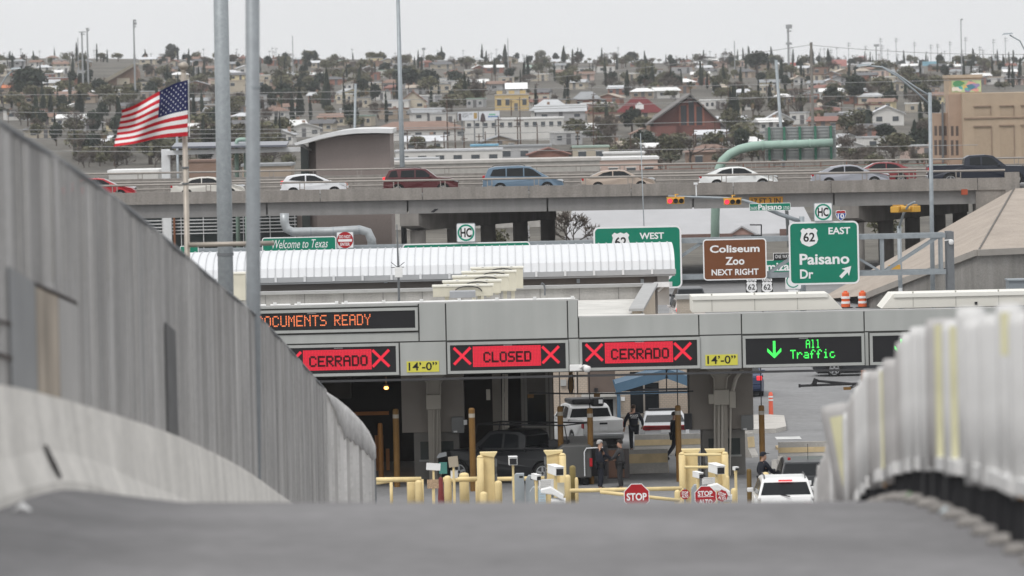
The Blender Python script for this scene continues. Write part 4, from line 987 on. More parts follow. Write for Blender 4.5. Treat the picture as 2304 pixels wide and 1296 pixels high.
cross(L3, 1337, 793); cross(L3, 1536, 790); redblock(L3, 'CERRADO', (1361, 769.5, 1514, 816), (1375, 784, 1505, 807.5))
def garrow(tt, px, py0, py1):
    v = P(px, (py0+py1)/2, YC); h_ = (py1-py0)*S(YC); w_ = .5; m = MB(); z1, z0 = v.z+h_/2, v.z-h_/2
    m.add([(v.x-.045, YL, z0+.12), (v.x+.045, YL, z0+.12), (v.x+.045, YL, z1), (v.x-.045, YL, z1)], [(0, 1, 2, 3)])
    for s in (-1, 1): m.add([(v.x, YL-.003, z0), (v.x+s*w_/2, YL-.003, z0+.24), (v.x+s*w_/2, YL-.003, z0+.37), (v.x, YL-.003, z0+.11)], [(0, 1, 2, 3)])
    m.build('green_arrow', greenled, tt)
L4, x0, x1 = led('black LED lane sign reading All Traffic with green down arrow', 1677, 1938, zs(1808, 759), zs(1808, 818))
garrow(L4, 1742, 767, 806); m = MB()
for s, q in (('All', (1813, 764, 1845, 783)), ('Traffic', (1778, 786, 1879, 806))):
    x, z, w_, h_ = R(*q, YC); dots(m, s, x-w_/2, z-h_/2, w_, h_, YL, .95)
m.build('lettering', greenled, L4)
L5, x0, x1 = led('black LED lane sign with green arrow, mostly behind the white divider row', 1963, 2222, zs(2090, 753), zs(2090, 812))
garrow(L5, 2028, 762, 800)
L6, x0, x1 = led('long message sign reading DOCUMENTS READY in orange dots', 470, 935, zs(700, 703), zs(700, 742.5), name='message_sign')
m = MB()
for s, q in (('DOCUMENTS', (577, 710, 735, 735)), ('READY', (752, 707, 834, 732)), ('HAVE', (490, 712, 560, 737))):
    x, z, w_, h_ = R(*q, YC); dots(m, s, x-w_/2, z-h_/2, w_, h_, YL, .72)
m.build('lettering', orangeled, L6)
for q, lab in (((915, 812.5, 988, 837), "yellow clearance plate reading 14'-0\" left of the CLOSED sign"), ((1587, 797.5, 1660, 822), "yellow clearance plate reading 14'-0\" left of the All Traffic sign")):
    x, z, w_, h_ = R(*q, YC); tt = T('clearance_plate', lab, 'sign', (x, YC, z)); m = MB(); m.bx(x-w_/2, x+w_/2, YC-.02, YC-.001, z-h_/2, z+h_/2); m.build('plate', sign_yellow, tt)
    m = MB(); text(m, '14\u2019-0\u201d', x-w_*.44, z-h_*.36, w_*.88, h_*.76, YC-.025, .015); m.build('lettering', sign_black, tt)
# dome camera at the step of the fascia
v = P(1294, 827, YC); tt = T('dome_camera', 'white dome camera on bracket at the step in the canopy front', 'camera', tuple(v))
m = MB(); m.bx(xc(1280), xc(1308), YC-.28, YC-.03, zc(1294, 834), zc(1294, 820)); m.tube([P(1306, 828, YC-.3), P(1314, 823, YC-.5), P(1321, 824, YC-.6)], .05, 8); m.build('bracket', white, tt, bevel=.02)
m = MB(); p = P(1321, 830, YC-.6); m.lathe([(.02, -.13), (.09, -.11), (.13, -.04), (.135, .05), (.10, .10), (.02, .12)], p, 14); m.build('dome', white, tt, smooth=True)
# five rooftop condenser panels one behind another
acs = [(974, 1109, 641, 681, 212.5), (997, 1127, 631, 672, 215), (1019, 1144, 620, 664, 217.5), (1040, 1161, 610, 656, 220), (1060, 1177, 601, 650, 222.5)]
words = ['frontmost', 'second', 'third', 'fourth', 'rearmost']
for i, (a, b, c_, d_, Y) in enumerate(acs):
    x, z, w_, h_ = R(a, c_, b, d_, Y); z0 = max(zU1+.05, z-h_/2) if i < 3 else z-h_/2; z1 = z+h_/2
    tt = T('rooftop_unit', words[i]+' of the five cream rooftop units lined up above the CLOSED sign', 'air handler', (x, Y, z0), 'cream rooftop units')
    m = MB(); m.bx(x-w_/2, x+w_/2, Y, Y+.9, z0, z1-.06); m.build('casing', cream, tt, bevel=.01)
    m = MB(); m.bx(x-w_/2-.03, x+w_/2+.03, Y-.03, Y+.95, z1-.06, z1); m.build('cap', M('cream_cap', (.74, .72, .64), .5, .05), tt)
    m = MB(); pp = [(x+.2+.5*math.cos(q), Y-.06, z1-.25+.2*math.sin(q)) for q in [math.pi*(1-k/8) for k in range(9)]]
    m.tube(pp, .022, 6); m.build('hose', dark, tt)
    m = MB()
    for s in (-.55, .55): m.lathe([(.02, 0), (.06, .01), (.05, .04)], (x+s, Y+.0, z1+.0), 8)
    m.build('lifting_lug', white, tt)
    m = MB()
    for s in (-.6, .6): m.bx(x+s-.07, x+s+.07, Y+.2, Y+.7, zU1-.1 if i < 3 else 5.9, z0)
    m.build('stand', cream, tt)
x, z, w_, h_ = R(1012, 654, 1070, 677, 211.8); m = MB(); m.bx(x-w_/2, x+w_/2, 211.3, 212.3, zU1+.04, z+h_/2)
single(m, 'condenser_box', M('galv_box', (.36, .37, .39), .5, .08, 3., metal=.2), 'grey galvanised box in front of the frontmost cream rooftop unit', 'box', bevel=.015)
x, z, w_, h_ = R(526, 613, 552, 676, 214); tt = T('rooftop_unit', 'cream rooftop unit alone between the two thick steel poles', 'air handler', (x, 214, z)); m = MB(); m.bx(x-w_, x+w_/2, 214, 215, z-h_/2, z+h_/2-.06); m.build('casing', cream, tt, bevel=.01)
m = MB(); m.bx(x-w_-.03, x+w_/2+.03, 213.97, 215, z+h_/2-.06, z+h_/2); m.build('cap', M('cream_cap', (.74, .72, .64), .5, .05), tt)
m = MB(); m.bx(x-w_*.8, x+w_*.3, 214.2, 214.9, zU1, z-h_/2); m.build('stand', dark, tt)
# white duct housings on the right roof
for k, (q, lab) in enumerate((((1557, 664, 1897, 708), 'white duct housing with sloped right end on the roof above the All Traffic sign'), ((1983, 658, 2420, 703), 'white duct housing with sloped left end at right, behind the divider row'))):
    x, z, w_, h_ = R(*q, YC+1.2); x0, x1, z1 = x-w_/2, x+w_/2, z+h_/2; z0 = zR1+.012; tt = T('duct_housing', lab, 'duct housing', (x, YC+1.2, z0))
    poly = [(x0, z0), (x1, z0), (x1-.52 if k == 0 else x1, z1), (x0 if k == 0 else x0+.42, z1)]
    m = MB(); m.prism(poly, YC+1.2, YC+4); m.build('casing', offwhite, tt, bevel=.012)
    m = MB(); 
    xs2 = [x0+.02 if k == 0 else x0+.45, x1-.55 if k == 0 else x1]
    m.bx(xs2[0], xs2[1], YC+1.14, YC+1.198, z1-.12, z1+.02); m.build('top_flange', M('white_flange', (.76, .75, .70), .45, .03), tt)
    m = MB(); q_ = xs2[0]+.7
    while q_ < xs2[1]: m.bx(q_-.012, q_+.012, YC+1.185, YC+1.199, z0+.05, z1-.13); m.lathe([(.03, 0), (.03, .07)], (q_, YC+1.25, z1+.02), 6); q_ += 1.55
    m.build('seam', M('duct_seam', (.45, .44, .40), .6), tt)  # seam strips and studs in a darker off-white
    if k: m = MB(); v = P(2196, 682, YC+1.19); m.bx(v.x-.05, v.x+.05, YC+1.17, YC+1.198, v.z-.06, v.z+.05); m.build('switch', black, tt)
# concrete-block parapet and low roof behind the canopy, blue-white brick stub
tt = T('flat_roof_building', 'low flat-roofed block with pale concrete parapet behind the canopy', 'building', (-5, 228, 0))
zpar = zc(1300, 641, 228); xr1 = P(1459, 642, 228).x; xl1 = P(420, 660, 228).x
cm_block = M('pale_block_wall', (.39, .38, .365), .9, .10, .9, streak=.15, fine=.08)
m = MB(); m.bx(xl1, xr1, 228, 228.4, 5.0, zpar-.12); k = xl1
m.build('parapet_wall', cm_block, tt)
m = MB(); 
while k < xr1: m.bx(k-.012, k+.012, 227.985, 227.998, 5.4, zpar-.13); k += 1.55
m.build('block_joint', M('block_joint', (.2, .2, .19), .9), tt)
m = MB(); m.bx(xl1, xr1+.15, 227.85, 228.5, zpar-.12, zpar); m.build('coping', M('grey_coping', (.36, .36, .355), .7, .06), tt)
m = MB(); m.bx(xl1, P(1440, 690, 220).x, YC+.53, 227.98, 5.85, 6.0); m.build('roof_deck', M('pale_membrane', (.56, .55, .52), .9, .12, .6, streak=.1), tt)
p, q = P(1457, 642, 228), P(1422, 704, 213.5); m = MB()
dx = .30; m.add([(p.x, 228.5, 5.0), (p.x+dx, 228.5, 5.0), (p.x+dx, 228.5, zpar-.1), (p.x, 228.5, zpar-.1), (q.x, 213.2, 5.0), (q.x+dx, 213.2, 5.0), (q.x+dx, 213.2, 6.1), (q.x, 213.2, 6.1)], [(0, 3, 2, 1), (4, 5, 6, 7), (1, 2, 6, 5), (0, 4, 7, 3), (3, 7, 6, 2)])
m.build('side_parapet', M('tan_parapet', (.50, .42, .33), .9, .08), tt)
m = MB(); m.beam((p.x+.15, 228.5, zpar-.05), (q.x+.15, 213.1, 6.15), .55, .1); m.build('coping', M('grey_coping', (.36, .36, .355), .7, .06), tt)
m = MB(); x, z, w_, h_ = R(1524, 664, 1562, 708, 214.); m.bx(x-w_/2, x+w_/2, 214, 215, 4.5, z+h_/2-.15); o = m.build('brick_stub', brick('pale_brick', (.46, .40, .34), (.42, .36, .30), (.34, .31, .27), 4.), tt); m = MB(); m.bx(x-w_/2-.05, x+w_/2+.6, 213.9, 215.1, z+h_/2-.15, z+h_/2); m.build('coping', M('grey_coping', (.36, .36, .355), .7, .06), tt)
m = MB(); v = P(1226, 668, 213); m.tube([(v.x, 213, zU1), P(1226, 650, 213), P(1224, 640, 213), P(1220, 637, 213), P(1218, 642, 213)], .035, 8); single(m, 'vent_pipe', galv_dark, 'grey hooked vent pipe on the canopy roof right of the cream units', 'pipe')
# barrel-vault building behind
Yv = 250.; tt = T('vaulted_building', 'long building with ribbed white barrel-vault metal roof behind the canopy', 'building', (-4, Yv, 0))
xv0, xv1 = P(405, 580, Yv).x, P(1517, 580, Yv).x; ze = zc(1152, 612, Yv); zt_ = zc(1152, 553, Yv+3.5)
arc = []
for k in range(13):
    a = math.pi*k/12; arc.append((Yv-.6+4.4-4.4*math.cos(a), ze+(zt_-ze)*math.sin(a)**.75))
vroof = M('white_vault_metal', (.66, .67, .685), .4, .03, .5, metal=.1)
m = MB()
n = len(arc); m.add([(xv0, y, z) for y, z in arc]+[(xv1, y, z) for y, z in arc], [(i, i+1, i+1+n, i+n) for i in range(n-1)]+[tuple(range(n)), tuple(range(2*n-1, n-1, -1))])
m.build('vault_roof', vroof, tt)
m = MB(); x = xv0+.1
while x < xv1:
    for (ya, za), (yb, zb_) in zip(arc[:8], arc[1:8]): m.beam((x, ya-.012, za+.012), (x, yb-.012, zb_+.012), .03, .05)
    x += .335
m.build('standing_seam', M('vault_seam', (.50, .51, .52), .5, .03), tt)
m = MB(); m.bx(xv0, xv1+.04, Yv-.75, Yv-.55, ze-.22, ze-.001); m.bx(xv0, xv1, Yv-.68, Yv-.2, ze-.30, ze-.23); m.build('gutter', M('vault_gutter', (.40, .41, .42), .5, .05), tt)
m = MB(); x = xv0+.4
while x < xv1: m = MB(); m.bx(x-.05, x+.05, Yv-.80, Yv-.76, ze-.2, ze+.05); x += 1.25; m.build('snow_guard', steel_white, tt)
pass
xw1 = P(1479, 640, Yv).x
m = MB(); m.bx(xv0, xw1, Yv, Yv+7, 0, ze-.31); m.build('wall', M('taupe_wall', (.18, .165, .155), .9, .06, .6), tt)
m = MB(); m.bx(xw1, xw1+.5, Yv-.3, Yv+7, 4.9, ze-.31); m.build('end_fascia', M('pale_end', (.40, .38, .36), .8, .05), tt)
m = MB()
for px in (594, 728, 868, 1013, 1301, 1445):
    v = P(px, 632, Yv); m.bx(v.x-.07, v.x+.07, Yv-.12, Yv-.003, v.z-.09, v.z+.09)
m.build('wall_light', M('pale_blue_box', (.40, .45, .50), .5), tt)
m = MB(); v = P(1492, 640, Yv-.5); m.box(v, (.7, .45, .22), rz=-.3); m.beam(v+Vector((0, 0, -.1)), v+Vector((-.2, .2, -.3)), .08, .08); single(m, 'flood_camera', steel_white, 'white camera housing at right end of the vaulted building over the green arrow', 'camera')
# antenna mast
t = T('antenna_mast', 'slim dark antenna mast with white box on the canopy roof', 'antenna', tuple(P(897, 680, 209.5)))
m = MB(); m.tube([P(898, 681, 209.5), P(896, 600, 209.5), P(893, 505, 209.5)], [.045, .04, .02], 8); m.build('pole', galv_dark, t)
m = MB(); m.box(P(897, 613, 209.3), (.28, .2, .36)); m.build('radio_box', white, t, bevel=.02)
m = MB(); v = P(895, 602, 209.4)
for a, b in ((-15, -12), (15, -12), (-15, 0), (14, -1)): m.tube([v, P(895+a, 602+b, 209.3)], .012, 5)
m.build('whip', dark, t)
# silver duct behind the vault
t = T('silver_duct', 'fat silver duct with elbows running above the Welcome to Texas sign', 'duct', tuple(P(730, 522, 300)))
m = MB(); m.tube([P(640, 480, 300), P(640, 500, 300), P(645, 515, 300), P(660, 522, 300), P(740, 521, 300), P(810, 517, 300), P(828, 522, 300), P(836, 540, 300), P(838, 560, 300)], .23, 14); m.build('pipe', M('silver_duct', (.36, .38, .39), .4, .12, 3., metal=.4), t, smooth=True)
m = MB()
for p in ((655, 521), (700, 521.5), (750, 521), (808, 517), (834, 536)): v = P(*p, 300); m.tube([v-Vector((.03, 0, 0)), v+Vector((.03, 0, 0))], .245, 14)
m.build('band', galv, t)
# ------------------------------------------------------------------ under the canopy
zs0 = zL0
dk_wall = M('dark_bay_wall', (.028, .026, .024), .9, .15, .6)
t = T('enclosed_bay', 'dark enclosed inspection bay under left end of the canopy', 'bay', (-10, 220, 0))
m = MB(); m.bx(xc(400), P(1050, 900, 224).x, 224, 224.3, 0, zs0); m.bx(xc(395), xc(400), 209, 224, 0, zs0); m.build('wall', dk_wall, t)  # back and left walls added to keep the bay dark
m = MB(); m.bx(P(640, 900, 223).x, P(790, 900, 223).x, 222.6, 223.9, 2.6, 3.9); m.bx(P(730, 990, 222).x, P(770, 990, 222).x, 222.6, 223.9, 0, 2.3); m.build('shutter_box', M('dark_shutter', (.085, .08, .075), .8, .1), t)
ob = MB()
for px0, px1, py in ((843, 862, 980), (868, 876, 1010), (778, 800, 930)):
    a, b = P(px0, py, 219), P(px1, py, 219); ob.bx(a.x, b.x, 219, 219.12, 0, a.z)
ob.bx(P(790, 930, 219).x, P(875, 930, 219).x, 218.9, 219.0, P(830, 934, 219).z, P(830, 926, 219).z)
ob.build('amber_frame', M('amber_frame', (.30, .13, .03), .6, .1), t)
v = P(869, 873, 216); t = T('sodium_lamp', 'glowing orange lamp in the dark bay', 'lamp', tuple(v))
m = MB(); m.lathe([(.02, -.06), (.08, -.03), (.09, .02), (.05, .06)], v, 12); o = m.build('bulb', M('sodium_glow', (1., .42, .12), .5, 0, emit=3.5), t, smooth=True)
m = MB(); m.lathe([(.03, .06), (.14, .07), (.10, .12), (.03, .14)], v, 12); m.tube([v+Vector((0, 0, .12)), (v.x, v.y, zs0+.03)], .02, 6); m.build('reflector', dark, t)
ld = bpy.data.lights.new('sodium', 'POINT'); ld.energy = 25; ld.color = (1, .55, .2); ld.shadow_soft_size = .1; lo = bpy.data.objects.new('sodium_light', ld); col.objects.link(lo); lo.location = v+Vector((0, -.25, -.05))
def booth(lab, up, lowq, colq, Y, boxes, conduits, grey_box):
    tt = T('inspection_booth', lab, 'booth', (P((up[0]+up[2])/2, 1100, Y).x, Y, 0), 'inspection booths')
    a = P(up[0], up[3], Y); b = P(up[2], up[3], Y); m = MB(); m.bx(a.x, b.x, Y, Y+2.6, a.z, zs0+.01); m.build('upper_casing', tan, tt, bevel=.01)
    a2 = P(lowq[0], lowq[1], Y+.15); b2 = P(lowq[2], lowq[1], Y+.15); m = MB(); m.bx(a2.x, b2.x, Y+.15, Y+2.4, 0, a.z-.005); m.build('lower_booth', M('grey_booth', (.20, .19, .175), .7, .06), tt)
    for k, (f0, f1) in enumerate(((.14, .40), (.55, .88))):
        m = MB(); w_ = b2.x-a2.x; m.bx(a2.x+w_*f0, a2.x+w_*f1, Y+.135, Y+.149, .75, a.z-.35); m.build('booth_window', glass_g, tt)
        m = MB(); m.bx(a2.x+w_*f0-.05, a2.x+w_*f1+.05, Y+.12, Y+.134, .68, .75); m.build('window_sill', fascia, tt)
    c0 = P(colq[0], 900, Y-.4); c1 = P(colq[1], 900, Y-.4); m = MB(); m.bx(c0.x, c1.x, Y-.4, Y-.02, 0, zs0+.005)
    cw = c1.x-c0.x
    for s in (-1, 1):
        xx = c0.x if s < 0 else c1.x
        m.prism([(xx, zs0-.55), (xx, zs0), (xx+s*.75, zs0), (xx+s*.35, zs0-.12), (xx+s*.1, zs0-.32)], Y-.40, Y-.02)
    m.build('column', M('tan_column', (.40, .37, .325), .85, .06, 1.), tt)
    for (p, q_, r_, s_, mm) in boxes:
        x, z, w_, h_ = R(p, q_, r_, s_, Y-.6); m = MB(); m.bx(x-w_/2, x+w_/2, Y-.62, Y-.41, z-h_/2, z+h_/2); m.build('junction_box', mm, tt, bevel=.015)
    m = MB()
    for pts, r_ in conduits: m.tube([P(x, y, Y-.46) for x, y in pts], r_, 7)
    m.build('conduit', M('tan_conduit', (.46, .43, .38), .6, .06), tt)
    p, q_, r_, s_ = grey_box; x, z, w_, h_ = R(p, q_, r_, s_, Y-.2); m = MB(); m.bx(x-w_/2, x+w_/2, Y-.25, Y-.001, z-h_/2, z+h_/2); m.build('electric_box', M('electric_grey', (.21, .215, .215), .5, .06), tt, bevel=.015)
    m = MB(); m.bx(x-w_*.35, x-w_*.05, Y-.262, Y-.251, z-h_*.46, z-h_*.36); m.build('small_label', sign_white, tt)
    return tt
tb = M('tan_box', (.46, .43, .375), .7, .05)
booth('tan inspection booth under the left 14-foot plate beside the dark bay', (905, 840, 1045, 974), (931, 974, 1032, 1120), (962, 990), 213.5,
  [(959, 888, 992, 921, tb), (1043, 945, 1051, 956, sign_white)], [([(976, 922), (976, 1040)], .03), ([(961, 889), (961, 862), (950, 848)], .025), ([(991, 889), (991, 862), (1002, 848)], .025), ([(984, 922), (984, 1120)], .03)], (1016, 938, 1044, 974))
booth('tan inspection booth under the right 14-foot plate with several conduits', (1553, 830, 1696, 967), (1580, 967, 1676, 1120), (1606, 1636), 212.5,
  [(1606, 877, 1640, 911, tb), (1594, 887, 1606, 909, tb), (1641, 880, 1655, 918, tb)], [([(1608, 912), (1608, 1010)], .035), ([(1617, 912), (1617, 1010)], .05), ([(1625, 912), (1625, 1010)], .05), ([(1644, 919), (1642, 1090)], .035), ([(1608, 877), (1606, 850), (1594, 836)], .03), ([(1634, 877), (1636, 850), (1646, 840)], .03), ([(1648, 880), (1656, 850), (1670, 832)], .08)], (1668, 934, 1695, 968))
x, z, w_, h_ = R(1539, 930, 1557, 966, 212.5); m = MB(); m.bx(x-w_/2, x+w_/2, 212.4, 212.49, z-h_/2, z+h_/2); single(m, 'loudspeaker_box', dark, 'dark box on left edge of the right inspection booth', 'box', bevel=.02)
t = T('lane_column', 'dim grey steel column with conduits under the CLOSED sign', 'column', (P(1130, 1070, 213).x, 213, 0))
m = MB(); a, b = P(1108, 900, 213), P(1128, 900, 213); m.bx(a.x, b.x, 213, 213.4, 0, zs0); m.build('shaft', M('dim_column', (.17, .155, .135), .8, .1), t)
m = MB()
for px in (1132, 1137, 1141): m.tube([P(px, 842, 213), P(px, 1090, 213)], .035, 8)
m.tube([P(1139, 905, 213), P(1133, 885, 212.9), P(1143, 880, 212.9)], .02, 6); m.build('conduit', M('tan_conduit', (.46, .43, .38), .6, .06), t)
m = MB(); x, z, w_, h_ = R(1136, 950, 1146, 962, 212.9); m.bx(x-w_/2, x+w_/2, 212.85, 212.96, z-h_/2, z+h_/2); x, z, w_, h_ = R(1094, 876, 1103, 900, 212.9); m.bx(x-w_/2, x+w_/2, 212.85, 212.96, z-h_/2, z+h_/2); m.build('junction_box', tb, t)
t = T('inspection_booth', 'dim booth with wide dark window behind the grey lane column', 'booth', (P(1210, 1080, 218).x, 218, 0), 'inspection booths')
a, b = P(1172, 900, 218), P(1246, 900, 218); wz = P(1200, 958, 218).z; wz1 = P(1200, 888, 218).z
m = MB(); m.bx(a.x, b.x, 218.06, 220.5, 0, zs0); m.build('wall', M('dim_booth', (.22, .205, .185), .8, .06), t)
m = MB(); m.bx(P(1183, 900, 218).x, P(1230, 900, 218).x, 218.03, 218.055, wz, wz1); m.build('booth_window', glass, t)
m = MB(); 
for px in (1176, 1183, 1231, 1240): v = P(px, 900, 218); m.bx(v.x-.05, v.x+.05, 217.99, 218.05, 0, zs0)
m.bx(a.x+.2, b.x-.2, 218.0, 218.05, wz-.08, wz); m.build('frame', M('pale_frame', (.40, .385, .36), .7, .05), t)
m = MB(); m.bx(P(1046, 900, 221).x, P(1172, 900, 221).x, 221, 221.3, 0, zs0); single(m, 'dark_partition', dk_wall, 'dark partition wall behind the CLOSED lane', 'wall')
# brick office with blue entrance gable
Yb = 243.
t = T('brick_office', 'beige brick office with glass doors and tall windows behind the lanes', 'building', (P(1400, 960, Yb).x, Yb, 0))
bx0, bx1 = P(1236, 900, Yb).x, P(1600, 900, Yb).x; bm = brick('beige_brick', (.48, .40, .325), (.44, .36, .29), (.33, .29, .25), 3.2)
m = MB(); m.bx(bx0, bx1, Yb, Yb+6, 0, 4.55); m.build('wall', bm, t)
def wrect(nm, q, mat, y0, y1, parent=t):
    x, z, w_, h_ = R(*q, Yb); m = MB(); m.bx(x-w_/2, x+w_/2, y0, y1, z-h_/2, z+h_/2); return m.build(nm, mat, parent)
wrect('recess_panel', (1322, 830, 1384, 884), M('brown_panel', (.13, .10, .085), .8, .06), Yb-.02, Yb-.002)
d = wrect('door', (1316, 893, 1386, 976), M('door_frame', (.40, .40, .39), .5, .05), Yb-.05, Yb-.021)
wrect('pane', (1320, 898, 1346, 974), glass, Yb-.062, Yb-.051, d); wrect('pane', (1352, 898, 1380, 974), glass, Yb-.062, Yb-.051, d)
wrect('door_canopy', (1308, 883, 1388, 892), M('pale_lintel', (.5, .49, .46), .7), Yb-.5, Yb-.052)
for q in ((1418, 836, 1482, 930),):
    wn = wrect('window', q, glass, Yb-.03, Yb-.002)
    wrect('frame', (1447, 836, 1451, 930), M('bronze_frame', (.28, .25, .22), .5), Yb-.05, Yb-.031, wn); wrect('frame', (1418, 858, 1447, 861), M('bronze_frame', (.28, .25, .22), .5), Yb-.05, Yb-.031, wn); wrect('frame', (1451, 858, 1482, 861), M('bronze_frame', (.28, .25, .22), .5), Yb-.05, Yb-.031, wn)
wrect('ledge', (1395, 931, 1560, 936), M('stone_ledge', (.36, .33, .29), .8), Yb-.12, Yb-.051)
wrect('downpipe', (1294, 830, 1297, 916), M('pale_pipe', (.55, .5, .45), .6), Yb-.08, Yb-.002); wrect('meter_box', (1261, 854, 1274, 868), M('meter_grey', (.38, .38, .37), .6), Yb-.12, Yb-.002)
wrect('notice', (1397, 893, 1406, 902), sign_white, Yb-.03, Yb-.004); wrect('wall_speaker', (1337, 873, 1345, 881), black, Yb-.15, Yb-.021)
blue = M('slate_blue_paint', (.075, .14, .21), .5, .06)
t = T('blue_entrance_gable', 'slate blue steel gable canopy in front of the brick office', 'canopy', (P(1470, 900, 238).x, 238, 0))
m = MB(); p0, p1, p2 = P(1384, 868, 238), P(1500, 834, 238), P(1600, 870, 238)
for y in (238, 241.5):
    for a, b in ((p0, p1), (p1, p2)): m.beam((a.x, y, a.z-.12), (b.x, y, b.z-.12), .12, .38)
m.quad((p0.x, 238, p0.z+.08), (p1.x, 238, p1.z+.08), (p1.x, 241.5, p1.z+.08), (p0.x, 241.5, p0.z+.08)); m.quad((p1.x, 238, p1.z+.08), (p2.x, 238, p2.z+.08), (p2.x, 241.5, p2.z+.08), (p1.x, 241.5, p1.z+.08))
m.build('gable_roof', blue, t)
m = MB(); z = P(1480, 883, 238).z; m.beam((p0.x, 238, z), (p2.x, 238, z), .1, .10); z2 = P(1480, 877, 238).z; m.build('tie_beam', blue, t)
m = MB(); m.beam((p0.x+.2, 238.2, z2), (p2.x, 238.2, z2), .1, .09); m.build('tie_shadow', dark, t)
m = MB(); v = P(1392, 900, 238); m.bx(v.x-.075, v.x+.075, 238, 238.15, 0, p0.z); m.build('post', blue, t)
m = MB(); v = P(1600, 900, 238); m.bx(v.x-.075, v.x+.075, 238, 238.15, 0, p2.z); m.build('post', blue, t)
# rails hanging under the canopy with amber lamps, swing arms
t = T('hanging_rail', 'thin dark rail with amber flags hung under the canopy', 'rail', tuple(P(1300, 886, 212)))
m = MB(); m.tube([P(1190, 884, 212), P(1300, 886, 212), P(1440, 884, 212), P(1560, 880, 212)], .03, 6); m.build('rail', dark, t)
m = MB()
for px, py in ((1194, 891), (1343, 889)): x, z, w_, h_ = R(px-7, py-4, px+7, py+4, 212); m.bx(x-w_/2, x+w_/2, 211.9, 211.95, z-h_/2, z+h_/2)
m.build('amber_flag', amber, t)
m = MB(); m.tube([P(1300, 886, 212), (P(1300, 886, 212).x, 212, zs0)], .02, 6); m.tube([P(1500, 883, 212), (P(1500, 883, 212).x, 212, zs0)], .02, 6); m.build('hanger', dark, t)
t = T('amber_pipe_box', 'amber boxed pipe with looped cables under the step of the canopy', 'pipe', tuple(P(1284, 860, 211)))
m = MB(); x, z, w_, h_ = R(1280, 840, 1289, 884, 211); m.bx(x-w_/2, x+w_/2, 211, 211.15, z-h_/2, zs0); m.build('casing', amber, t)
m = MB()
for dx in (-5, 6): m.tube([P(1284+dx*.6, 842, 210.9), P(1284+dx, 858, 210.9), P(1284+dx, 874, 210.9), P(1284+dx*.4, 884, 210.9)], .02, 6)
m.build('cable', black, t)
t = T('swing_arm', 'black double swing arm with amber tip reaching left from the divider row', 'barrier arm', tuple(P(1930, 866, 205)))
m = MB(); m.tube([P(1932, 865, 205), P(1840, 857, 205)], .045, 8); m.tube([P(1932, 863, 205), P(1800, 868, 205)], .045, 8); m.tube([P(1936, 862, 205), P(1912, 873, 205)], .05, 8); m.build('arm', black, t)
m = MB(); m.box(P(1799, 868, 205), (.07, .1, .12)); m.box(P(1834, 858, 205), (.16, .14, .2), ry=.4); m.tube([P(1836, 858, 205), P(1825, 866, 205)], .04, 6); m.build('bracket', black, t)
m = MB(); m.box(P(1906, 874, 204.95), (.26, .08, .10)); m.build('amber_tip', amber, t)
m = MB(); v = P(1944, 870, 205); m.bx(v.x-.09, v.x+.09, 205, 205.2, 0, zs0); m.build('post', M('rust_post', (.20, .07, .03), .7, .1), t)
# ------------------------------------------------------------------ posts, rails, portals at the lanes
def lane_post(px, pyt, Y, r_, lab, wire=True, mat=amber, white_band=True):
    v = P(px, pyt, Y); t_ = T('lane_post', lab, 'lane post', (v.x, Y, 0), 'tall amber lane posts'); m = MB(); m.lathe([(r_, 0), (r_, v.z-.05), (r_*.7, v.z)], (v.x, Y, 0), 12); m.build('post', mat, t_)
    if white_band: m = MB(); m.lathe([(r_*1.03, v.z-.34), (r_*1.03, v.z-.20)], (v.x, Y, 0), 12); m.build('reflector_band', M('grey_band', (.36, .33, .28), .5), t_)
    if wire: m = MB(); m.tube([(v.x, Y, v.z), (v.x, Y, zs0+.02)], .018, 6); m.build('cable', black, t_)
for a in ((1260, 914, 209.8, .105, 'tall amber post with wire, left of the van, at the closed lane'), (1327, 918, 209.3, .105, 'tall amber post with wire, beside the officer shaking hands'), (1525, 912, 209.6, .105, 'tall amber post with wire, hiding the walking officer'), (1713, 912, 209.8, .105, 'tall amber post with wire, behind the capped officer'), ):
    lane_post(*a)
lane_post(1061, 918, 207, .11, 'tall amber post right of the left booth', False); lane_post(890, 920, 210, .11, 'tall amber post at the mouth of the dark bay', False)
lane_post(855, 952, 213, .09, 'amber post inside the dark bay left of the tall one', False, M('amber_frame', (.30, .13, .03), .6, .1), False)
def bollard(px, pyt, Y, r_, lab, mat=yellow):
    v = P(px, pyt, Y); t_ = T('bollard', lab, 'bollard', (v.x, Y, 0), 'pale yellow steel bollards'); m = MB(); h = v.z; m.lathe([(r_, -.1), (r_, h-.10), (r_*.92, h-.05), (r_*.6, h-.015), (.02, h)], (v.x, Y, 0), 16); m.build('post', mat, t_, smooth=True)
    m = MB(); m.lathe([(r_+.05, 0), (r_+.05, .02)], (v.x, Y, 0), 16); m.build('base_plate', dark, t_)
